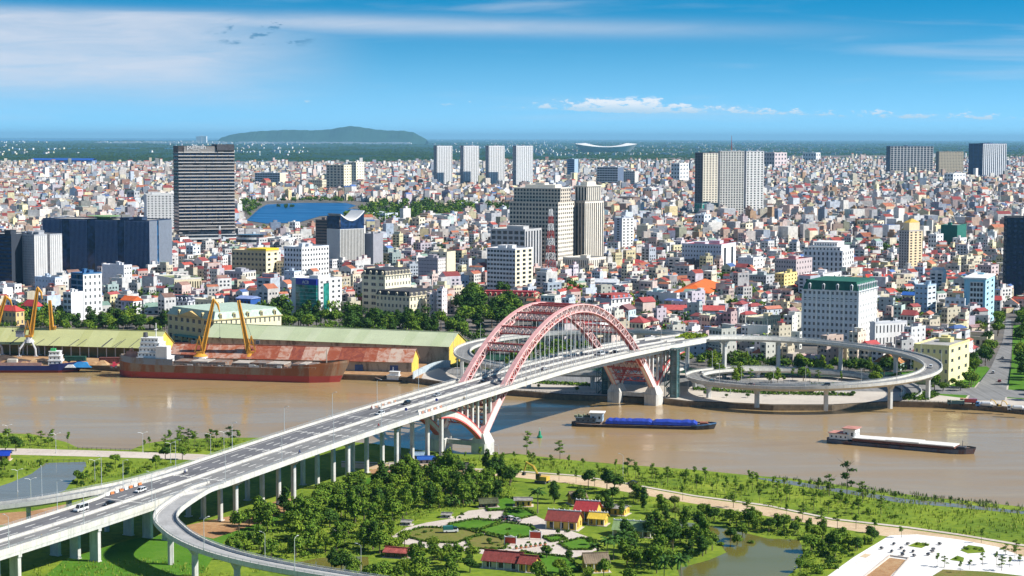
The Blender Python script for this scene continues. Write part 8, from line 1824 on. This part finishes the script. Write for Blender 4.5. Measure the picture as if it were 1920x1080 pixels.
# --- long grass and reeds
def tufts(name, polys, dens, h0, h1, cols, z=ZN, blades=5, spread=.35):
    B = Batch(); rng = np.random.default_rng(len(name) * 7)
    for poly in polys:
        W2 = [(P(u, v, z).x, P(u, v, z).y) for u, v in poly]; x0, x1 = min(p[0] for p in W2), max(p[0] for p in W2); y0, y1 = min(p[1] for p in W2), max(p[1] for p in W2)
        n = int((x1 - x0) * (y1 - y0) * dens); x, y = rng.uniform(x0, x1, n), rng.uniform(y0, y1, n); k = inpoly(x, y, W2); x, y = x[k], y[k]
        f = np.sin(x * .21) * np.sin(y * .17 + 1) + rng.normal(0, .5, len(x)); k = f > -.35; x, y = x[k], y[k]; n = len(x)
        for b in range(blades):
            w = rng.uniform(0, 6.28, n); h = rng.uniform(h0, h1, n); r = h * rng.uniform(.1, spread, n); sx, sy = -np.sin(w) * h * .16, np.cos(w) * h * .16; bx, by = x + rng.normal(0, .35, n), y + rng.normal(0, .35, n); zz = np.full(n, z)
            q = np.stack([np.stack([bx - sx, by - sy, zz], -1), np.stack([bx + sx, by + sy, zz], -1), np.stack([bx + np.cos(w) * r + sx * .3, by + np.sin(w) * r + sy * .3, zz + h], -1), np.stack([bx + np.cos(w) * r - sx * .3, by + np.sin(w) * r - sy * .3, zz + h], -1)], 1)
            B.quads(q, np.array(cols)[rng.integers(0, len(cols), n)] * rng.uniform(.75, 1.25, (n, 1)))
    o = B.build(name, M_leaf); o['kind'] = 'stuff'
GC = [(.20, .29, .025), (.26, .34, .04), (.15, .23, .02), (.34, .36, .08)]
tufts('long_grass', [[(860, 860), (1010, 862), (1150, 876), (1300, 887), (1480, 904), (1640, 928), (1800, 948), (1940, 962), (1940, 1022), (1800, 1002), (1560, 970), (1300, 926), (1100, 890), (960, 880), (860, 874)],
    [(-40, 818), (60, 820), (110, 832), (135, 842), (-40, 838)], [(262, 846), (330, 828), (470, 826), (480, 846), (380, 850)], [(-40, 866), (90, 864), (60, 886), (-40, 912)], [(165, 868), (340, 868), (240, 895), (130, 925), (150, 890)]], .20, .4, 1.2, GC)
tufts('rough_grass', [[(420, 1040), (520, 990), (660, 930), (760, 895), (960, 890), (970, 930), (800, 970), (700, 1030), (560, 1050), (480, 1075)], [(1060, 905), (1240, 940), (1440, 972), (1600, 1000), (1650, 1006), (1560, 1060), (1500, 1095), (1508, 1012), (1420, 994), (1240, 966), (1080, 930)], [(60, 1060), (300, 1045), (420, 1070), (500, 1085), (60, 1085)]], .28, .35, .9, GC)
tufts('river_reeds', [[(1430, 893), (1500, 898), (1640, 918), (1800, 936), (1940, 951), (1940, 964), (1800, 947), (1640, 928), (1500, 905)]], .35, .7, 1.5, [(.16, .19, .08), (.22, .24, .14), (.10, .16, .03)], z=ZN)
# undergrowth closing the gaps below the wood
B = Batch(); rng = np.random.default_rng(12)
for poly, dn in (([(430, 1006), (500, 978), (600, 945), (700, 915), (800, 893), (930, 890), (960, 910), (950, 936), (820, 958), (760, 980), (600, 1004)], .9), ([(410, 1056), (470, 1012), (560, 1012), (745, 998), (700, 1040), (560, 1050)], .9), ([(1290, 964), (1460, 987), (1540, 1012), (1640, 1010), (1590, 1044), (1500, 1092), (1482, 1082), (1508, 1020), (1400, 996), (1330, 982)], .8), ([(1200, 1002), (1270, 992), (1340, 1015), (1310, 1048), (1180, 1085), (1165, 1030)], .7)):
    W2 = [(P(u, v, ZN).x, P(u, v, ZN).y) for u, v in poly]; x0, x1 = min(p[0] for p in W2), max(p[0] for p in W2); y0, y1 = min(p[1] for p in W2), max(p[1] for p in W2); n = int((x1 - x0) * (y1 - y0) * dn * 1.1)
    x, y = rng.uniform(x0, x1, n), rng.uniform(y0, y1, n); k = inpoly(x, y, W2) & (np.sin(x * .3) * np.sin(y * .26) + rng.normal(0, .4, n) > -.3); x, y = x[k], y[k]; n = len(x); hh = .5 + 1.1 * (np.sin(x * .45 + 1) * np.sin(y * .4) + 1) / 2
    p_ = np.stack([x, y, ZN + rng.uniform(.1, 1, n) * hh], -1); nm = rng.normal(size=(n, 3)) * .6 + np.array([0, 0, 1.0]); nm /= np.linalg.norm(nm, axis=1)[:, None]; t_ = np.cross(nm, rng.normal(size=(n, 3))); t_ /= np.linalg.norm(t_, axis=1)[:, None]; b_ = np.cross(nm, t_); sz = rng.uniform(.3, .65, (n, 1))
    B.quads(np.stack([p_ - t_ * sz, p_ - b_ * sz * .6, p_ + t_ * sz, p_ + b_ * sz * .6], 1), np.array(GRN_A + GRN_L)[rng.integers(0, 7, n)] * rng.uniform(.7, 1.2, (n, 1)))
o = B.build('undergrowth', M_leaf); o['kind'] = 'stuff'
# ---------------------------------------------------------------- temple park, huts, plaza in the foreground
M_yel = mat('temple_yellow', (.74, .48, .09), .8, var=.10, vscale=.5, streak=.25); M_maroon = mat('tile_maroon', (.27, .055, .045), .75, var=.2, vscale=.8); M_tiler = mat('tile_red', (.40, .04, .045), .7, var=.15, vscale=.8); M_tileg = mat('tile_green', (.23, .33, .14), .75, var=.15, vscale=.8); M_tin = mat('tin_grey', (.36, .34, .31), .7, var=.3, vscale=.8)
def hall(name, label, u, v, L, D, hw, rh, yaw, wallm, roofm, cols=0, gable=True, doors=3, trim=True, cat='hall', tiles=12, z=ZN):
    p = P(u, v, z); o = empty(name, (p.x, p.y, z), R(yaw), label, cat); o.scale = (.88, .88, .88)
    mb = MB(); pn = MB(); facade(mb, pn, (-L / 2, -D / 2), (1, 0), L, 0, hw, doors, 1, .4, .55, .25, sill=.42); facade(mb, pn, (L / 2, -D / 2), (0, 1), D, 0, hw, 2, 1, .3, .45, .25); facade(mb, pn, (-L / 2, D / 2), (0, -1), D, 0, hw, 1, 1, .3, .45, .25); facade(mb, pn, (L / 2, D / 2), (-1, 0), L, 0, hw, 0, 0, 0, 0)
    if gable:
        for s in (-1, 1): mb.add([(s * L / 2, -D / 2, hw), (s * L / 2, D / 2, hw), (s * L / 2, 0, hw + rh)], [(0, 1, 2)])
    mb.build('wall', wallm, o); pn.build('opening', M_glassd, o, kind='stuff')
    ov = 1.0; sl = rh / (D / 2)
    for s in (-1, 1):
        for i in range(tiles):
            x0, x1 = -L / 2 - .7 + (L + 1.4) * i / tiles, -L / 2 - .7 + (L + 1.4) * (i + 1) / tiles - .05; y0 = s * (D / 2 + ov); z0 = hw - ov * sl; dz = .05 * (i % 2)
            mb = MB(); mb.add([(x0, y0, z0 + dz), (x1, y0, z0 + dz), (x1, 0, hw + rh + dz), (x0, 0, hw + rh + dz), (x0, y0, z0 + dz - .2), (x1, y0, z0 + dz - .2), (x1, 0, hw + rh + dz - .2), (x0, 0, hw + rh + dz - .2)], [(0, 1, 2, 3), (7, 6, 5, 4), (0, 4, 5, 1), (1, 5, 6, 2), (3, 7, 4, 0)]); mb.build('roof_strip', roofm, o)
    mb = MB(); mb.box(-L / 2 - .8, L / 2 + .8, -.22, .22, hw + rh, hw + rh + .4); mb.build('ridge', M_whitep if trim else roofm, o)
    if trim:
        for k in range(7): x = -L / 2 - .5 + (L + 1) * k / 6; mb = MB(); mb.frustum(x - .25, x + .25, -.25, .25, hw + rh + .4, x - .05, x + .05, -.05, .05, hw + rh + .9); mb.build('finial', M_whitep, o)
    for k in range(cols):
        x = -L / 2 + L * k / max(1, cols - 1); mb = MB(); mb.cyl(x, -D / 2 - .75, 0, hw - .8 * sl, .17, n=8); mb.build('column', M_whitep, o)
    mb = MB(); mb.box(-L / 2 - 1, L / 2 + 1, -D / 2 - 1.2, D / 2 + .6, -.3, .18); mb.build('plinth', M_conc, o); return o
# paving and lawns
sheet('forecourt_paving', [(735, 1006), (760, 990), (800, 980), (850, 972), (878, 958), (930, 952), (985, 955), (1010, 970), (1060, 992), (1112, 1010), (1125, 1030), (1080, 1045), (1010, 1048), (940, 1046), (880, 1034), (800, 1028), (745, 1018)], ZN, M_conc, zlift=.06)
for i, (poly, m_) in enumerate((([(760, 1003), (800, 992), (860, 994), (890, 1002), (850, 1017), (800, 1014)], M_dry), ([(848, 984), (890, 976), (932, 979), (900, 992), (860, 992)], M_lawn), ([(905, 996), (950, 983), (990, 988), (1004, 1004), (960, 1008)], M_lawn), ([(880, 1012), (910, 1006), (950, 1014), (940, 1028), (890, 1028)], M_dry), ([(955, 956), (985, 957), (1000, 966), (975, 972), (950, 966)], M_lawn), ([(1055, 1020), (1090, 1012), (1112, 1016), (1105, 1030), (1070, 1030)], M_lawn), ([(1022, 1008), (1050, 1006), (1060, 1012), (1035, 1016)], M_lawn), ([(985, 1040), (1060, 1048), (1080, 1068), (1030, 1078), (985, 1062)], M_lawn), ([(915, 943), (950, 935), (985, 945), (960, 955), (920, 957)], M_lawn))):
    cu_, cv_ = sum(p[0] for p in poly) / len(poly), sum(p[1] for p in poly) / len(poly); q_ = [(cu_ + (a - cu_) * 1.2, cv_ + (b - cv_) * 1.2) for a, b in poly]; lw = sheet('garden_lawn', q_, ZN, m_, zlift=.10 + .004 * i)
    W3 = [P(a, b, ZN) for a, b in q_]; B = Batch(); rng = np.random.default_rng(i)
    for a, b in zip(W3, W3[1:] + W3[:1]):      # clipped hedge round the lawn
        n = int((b - a).length * 26); f = rng.random(n); p_ = np.stack([a.x + (b.x - a.x) * f, a.y + (b.y - a.y) * f, np.full(n, ZN)], -1) + np.stack([rng.normal(0, .22, n), rng.normal(0, .22, n), rng.uniform(.1, .75, n)], -1); t_ = rng.normal(0, .2, (n, 3)); b_ = rng.normal(0, .2, (n, 3))
        B.quads(np.stack([p_ - t_, p_ - b_, p_ + t_, p_ + b_], 1), np.array(GRN_A + GRN_D)[rng.integers(0, 7, n)])
    hb_ = B.build('hedge', M_leaf); hb_.parent = lw; hb_['kind'] = 'stuff'
hall('temple_hall', 'yellow temple hall with maroon tiled roof and front columns', 1058, 990, 13.5, 8.5, 4.6, 3.0, -18, M_yel, M_maroon, cols=5, cat='temple')
hall('temple_hall', 'taller yellow temple hall with bright red roof behind the maroon one', 1102, 976, 9.5, 9.0, 5.8, 3.0, -18, M_yel, M_tiler, cols=3, cat='temple')
hall('temple_wing', 'low yellow wing with yellow roof right of the red-roofed temple hall', 1122, 983, 7, 6, 3.6, 1.6, -18, M_yel, mat('tile_yellow', (.74, .52, .06), .7, var=.12), cols=3, cat='temple')
hall('garden_house', 'small yellow house with grey-brown roof behind the temple', 1082, 944, 7, 6, 3.6, 2.0, 20, M_yel, mat('tile_brown', (.24, .18, .12), .8, var=.2), trim=False, cat='house')
hall('long_shed', 'long flat grey-roofed yellow shed behind the temple', 1142, 962, 17, 6.5, 3.4, .6, -24, M_yel, M_tin, trim=False, cat='shed', doors=6)
hall('green_roof_hall', 'open hall with long olive green tiled roof right of the temple', 1188, 1003, 16, 8.5, 3.4, 2.6, -14, mat('hall_wall', (.5, .4, .25), .8), M_tileg, cols=6, cat='hall')
hall('gate_house', 'yellow gate house with small columns among the palms', 1116, 1070, 9, 7, 4.6, 2.4, 10, M_yel, mat('tile_brown', (.24, .18, .12), .8, var=.2), cols=4, trim=False, cat='house')
hall('long_hall', 'long hall with dark red roof at the bottom edge', 945, 1064, 15, 7, 3.8, 2.6, -20, mat('hall_pale', (.62, .56, .42), .8), M_maroon, cols=6, trim=False, cat='hall')
hall('garden_house', 'small yellow house right of the dark red-roofed hall', 992, 1070, 6, 6, 4.0, 2.0, -20, M_yel, M_maroon, cols=3, trim=False, cat='house')
hall('garden_house', 'small flat yellow house left of the coconut palm', 981, 948, 7.5, 5, 3.2, .5, 0, M_yel, M_tin, trim=False, cat='house')
hall('tin_shed', 'open shed with red and grey tin roof beside the left pond', 746, 1044, 9.5, 5, 2.7, 1.0, -16, mat('shed_board', (.16, .10, .07), .9), mat('tin_red', (.42, .10, .08), .7, var=.3, vscale=.6), trim=False, cat='shed')
hall('garden_shelter', 'dark thatched shelter beside the wood', 915, 950, 8, 4, 2.6, 1.2, 14, mat('shed_board', (.16, .10, .07), .9), mat('thatch', (.09, .10, .05), .95, var=.3), trim=False, cat='shelter')
hall('blue_roof_hut', 'hut with bright blue roof at the left edge', 4, 862, 8, 6, 3.2, 1.4, 5, mat('hut_orange', (.55, .28, .12), .8), mat('tin_blue', (.01, .05, .42), .6), trim=False, cat='hut')
for i, (u, v, L, yaw, c, lb) in enumerate(((800, 868, 9, 8, (.02, .10, .42), 'hut under bright blue tarpaulin below the near end of the arch'), (782, 860, 7, -5, (.25, .36, .5), 'hut with pale blue tin roof behind the blue tarpaulin hut'), (862, 880, 8, -10, (.06, .06, .065), 'dark tin workshop on the yard under the bridge'), (742, 880, 6, 12, (.45, .4, .36), 'pale site cabin among the bridge columns'))):
    hall('site_hut', lb, u, v, L, 5, 2.6, .9, yaw, mat('hut_wall_%d' % i, (.4, .38, .36), .8, var=.2), mat('hut_roof_%d' % i, c, .65, var=.12), trim=False, cat='hut')
for k, (u, v) in enumerate(((838, 970), (708, 988), (763, 984), (635, 1000))):
    hall('garden_tomb', ('walled grey tomb with tiled panel on the mound', 'small grey tomb at the edge of the thicket', 'low grey tomb beside the forecourt', 'low white tomb wall above the left pond')[k], u, v, 3.6, 2.6, 1.7, .3, -10, mat('tomb_grey', (.45, .44, .42), .85, var=.2), M_tin, trim=False, cat='tomb', doors=2, tiles=4)
# red notice boards in white frames
for u, v, lb in ((1004, 1012, 'red notice board in a white frame in the forecourt, right one'), (957, 1022, 'red notice board in a white frame in the forecourt, left one')):
    p = P(u, v, ZN); o = empty('notice_board', (p.x, p.y, ZN), R(-12), lb, 'notice board', 'red notice boards')
    mb = MB(); mb.box(-2.0, 2.0, -.1, .1, .6, 2.9); mb.build('panel', mat('board_red', (.60, .07, .03), .6, var=.1), o)
    for x in (-2.15, 2.15): mb = MB(); mb.box(x - .14, x + .14, -.2, .2, 0, 3.4); mb.build('post', M_whitep, o)
    mb = MB(); mb.box(-2.3, 2.3, -.22, .22, 2.9, 3.15); mb.add([(-1.4, -.15, 3.15), (1.4, -.15, 3.15), (0, -.15, 3.7), (-1.4, .15, 3.15), (1.4, .15, 3.15), (0, .15, 3.7)], [(0, 1, 2), (3, 5, 4), (0, 2, 5, 3), (1, 4, 5, 2)]); mb.build('crest', M_whitep, o)
for k in range(7):
    u, v = 968 + 9 * k, 1030 - 1.2 * k; p = P(u, v, ZN); o = empty('terracotta_pot', (p.x, p.y, ZN + .06), 0, f'{ordn(k + 1)} from the left of the terracotta pots in the forecourt', 'pot', 'terracotta pots'); mb = MB(); mb.cyl(0, 0, 0, .8, .4, .65, 10); mb.build('pot', mat('terracotta', (.52, .20, .09), .8), o); mb = MB(); mb.cyl(0, 0, .8, 1.5, .6, .2, 8); mb.build('shrub', mat('pot_green', (.05, .12, .03), .8, var=.3), o)
p = P(846, 999, ZN); o = empty('pickup', (p.x, p.y, ZN + .1), R(-80), 'small white pickup with teal canopy on the dry lawn', 'pickup'); mb = MB(); mb.box(-1, 1, -3, 2.6, .5, 1.3); mb.build('body', M_whitep, o); mb = MB(); mb.box(-.95, .95, .9, 2.2, 1.3, 2.1); mb.build('cab', M_cglass, o); mb = MB(); mb.box(-1.05, 1.05, -3.1, .6, 1.3, 2.6); mb.build('canopy', mat('canopy_dteal', (.02, .16, .15), .6), o)
for x in (-.85, .85):
    for y in (-1.9, 1.7): mb = MB(); mb.tube([(x - .15, y, .4), (x + .15, y, .4)], .4, 12); mb.build('wheel', M_tyre, o)
# plaza furniture and beds
for i, (poly, m_, nm) in enumerate((([(1702, 1024), (1718, 1017), (1744, 1020), (1728, 1028)], M_grass, 'plaza_bed'), ([(1800, 1032), (1816, 1022), (1842, 1026), (1848, 1036), (1815, 1038)], M_grass, 'plaza_bed'), ([(1780, 1050), (1795, 1042), (1808, 1046), (1806, 1054)], M_grass, 'plaza_bed'), ([(1740, 1085), (1768, 1068), (1850, 1072), (1935, 1082), (1935, 1120), (1720, 1120)], M_dry, 'plaza_bed'), ([(1622, 1082), (1668, 1046), (1700, 1050), (1664, 1086)], M_dirt, 'plaza_pit'), ([(1612, 1044), (1622, 1038), (1634, 1040), (1624, 1046)], M_sand, 'plaza_slab'))):
    sheet(nm, poly, ZN, m_, zlift=.08)
mb = MB(); q = [P(u, v, ZN) for u, v in ((1618, 1084), (1668, 1043), (1704, 1048), (1668, 1090))]
for a, b in zip(q, q[1:] + q[:1]): mb.bar(a + Vector((0, 0, .3)), b + Vector((0, 0, .3)), .5)
tag(mb.build('pit_kerb', M_conc), 'pale kerb round the brown pit in the white plaza', 'kerb')
ms = MB(); ms.cyl(0, 0, 0, .45, .55, .5, 10); msm = ms.mesh('pedestal', M_conc); mt = MB(); mt.frustum(-.75, .75, -.5, .5, .45, -.5, .5, -.3, .3, 1.0); mtm = mt.mesh('stone', M_lead)
ST = []
for u, v in ((1653, 1030), (1672, 1036), (1690, 1030), (1695, 1036), (1692, 1042), (1712, 1036), (1714, 1044), (1740, 1042), (1748, 1036), (1750, 1032), (1762, 1022), (1702, 1022), (1676, 1022)):
    p = P(u, v, ZN); o = empty('garden_stone', (p.x, p.y, ZN + .03), random.uniform(0, 3), None, 'stone', 'dark garden stones on the plaza'); link('pedestal', msm, o); link('stone', mtm, o); ST.append(o)
number_from_left(ST, '{} dark stone from the left on the white plaza')
GROVES.clear()
grove('temple forecourt', [(740, 1004), (800, 984), (880, 962), (985, 958), (1110, 1012), (1080, 1046), (940, 1046), (800, 1028)], 34, ['bush0', 'bush1', 'bush2', 'sapling0'], .32, .62, ZN, 3.5, 5)
grove('edge of the park', [(700, 1010), (740, 1020), (800, 1034), (880, 1042), (900, 1056), (820, 1058), (720, 1040)], 18, ['bush0', 'broadL', 'bush1', 'broad1'], .5, .9, ZN, 3, 6)
spots('white plaza', [(1757, 1062), (1771, 1064), (1818, 1068), (1842, 1060), (1868, 1058), (1878, 1070), (1893, 1064), (1912, 1060), (1800, 1074), (1902, 1046), (1885, 1040), (1930, 1052)], ['sapling0', 'tiered0', 'sapling2'], .75, ZN); spots('white plaza', [(1722, 1021), (1735, 1023), (1812, 1030), (1830, 1030), (1840, 1032), (1794, 1048), (1880, 1030), (1900, 1034)], ['bush0', 'bush1'], .55, ZN)
for (gv, k), os_ in GROVES.items(): number_from_left(os_, '{} ' + ('bush' if k == 'bush' else 'tiered young tree' if k == 'tiered' else 'thin young tree') + ' from the left on the ' + gv if gv == 'white plaza' else '{} low ' + k + ' from the left in the ' + gv)
# railings of the causeway
for pts, lb in (([(128, 842), (190, 844), (252, 846)], 'dark railing on the river side of the left causeway'), ([(88, 866), (140, 866), (200, 869)], 'dark railing on the inlet side of the left causeway'), ([(855, 740), (935, 742), (1060, 748), (1130, 750), (1240, 754)], 'railing along the quay under the bridge'), ([(1680, 764), (1760, 766), (1800, 768)], 'railing along the right quay')):
    z = ZN if pts[0][1] > 800 else ZF; mb = MB(); W3 = [P(u, v, 0 if z == ZF else z) for u, v in pts]; W3 = [Vector((p.x, p.y + (1.0 if z == ZF else 0), z)) for p in W3]; o = empty('railing', W3[0], 0, lb, 'railing')
    for a, b in zip(W3[:-1], W3[1:]):
        n = max(2, int((b - a).length / 2.2))
        for i in range(n): p = a + (b - a) * i / n - W3[0]; mb.box(p.x - .07, p.x + .07, p.y - .07, p.y + .07, 0, 1.2)
    mb.build('posts', M_lead, o, kind='stuff')
    for h in (.55, 1.1):
        mb = MB()
        for a, b in zip(W3[:-1], W3[1:]): mb.bar(a - W3[0] + Vector((0, 0, h)), b - W3[0] + Vector((0, 0, h)), .1)
        mb.build('rail', M_lead, o)
# planted strips along the riverside road
for poly, lb in (([(1300, 729), (1440, 737), (1600, 741), (1600, 744), (1440, 741), (1300, 733)], 'long dark planted strip on the promenade'), ([(985, 716), (1110, 722), (1110, 726), (985, 720)], 'dark planted strip left of the far arch feet'), ([(1520, 722), (1680, 724), (1680, 727), (1520, 725)], 'hedge strip below the spiral ramp'), ([(1700, 742), (1750, 736), (1762, 742), (1740, 752), (1690, 752)], 'green bed at the foot of the spiral ramp')):
    B = Batch(); W2 = [(P(u, v, ZF).x, P(u, v, ZF).y) for u, v in poly]; x0, x1 = min(p[0] for p in W2), max(p[0] for p in W2); y0, y1 = min(p[1] for p in W2), max(p[1] for p in W2); rng = np.random.default_rng(int(x1)); n = int((x1 - x0) * (y1 - y0) * 3); x, y = rng.uniform(x0, x1, n), rng.uniform(y0, y1, n); k = inpoly(x, y, W2); x, y = x[k], y[k]; n = len(x)
    p_ = np.stack([x, y, ZF + .4 + rng.uniform(.1, 1.1, n)], -1); t_ = rng.normal(size=(n, 3)) * .35; b_ = rng.normal(size=(n, 3)) * .35
    B.quads(np.stack([p_ - t_, p_ - b_, p_ + t_, p_ + b_], 1), np.array(GRN_D + GRN_A)[rng.integers(0, 7, n)]); o = B.build('hedge_strip', M_leaf); tag(o, lb, 'hedge')
# yellow-green planted bed in the fork of the ramps
B = Batch(); rng = np.random.default_rng(2); n = 1600; t_ = SPAN + 58 + rng.uniform(0, 30, n); nn = rng.uniform(-1, 1, n) * (1 + (t_ - SPAN - 58) * .22); zb = zdeck(SPAN + 66); a = BO.x + BN.x * nn + BE.x * t_; b = BO.y + BN.y * nn + BE.y * t_
p_ = np.stack([a, b, zb + rng.uniform(-.4, 1.6, n)], -1); q1 = rng.normal(size=(n, 3)) * .4; q2 = rng.normal(size=(n, 3)) * .4; B.quads(np.stack([p_ - q1, p_ - q2, p_ + q1, p_ + q2], 1), np.array([(.26, .34, .02), (.34, .40, .03), (.18, .28, .02)])[rng.integers(0, 3, n)])
o = B.build('flower_bed', M_leaf); tag(o, 'bright yellow-green planted bed in the fork of the two ramps', 'plant bed')
# ---------------------------------------------------------------- the air
m = bpy.data.materials.new('haze_air'); m.use_nodes = True; t = NT(m.node_tree); t.n.clear()
out = t.node('ShaderNodeOutputMaterial'); pv = t.node('ShaderNodeVolumePrincipled'); t.l.new(pv.outputs[0], out.inputs['Volume'])
pv.inputs['Color'].default_value = (0.32, 0.68, 0.97, 1); pv.inputs['Density'].default_value = 1.6e-5; pv.inputs['Anisotropy'].default_value = 0.0
mb = MB(); mb.box(-121000, 121000, -600, 161000, -3.5, 425); o = mb.build('haze', m); o['kind'] = 'stuff'
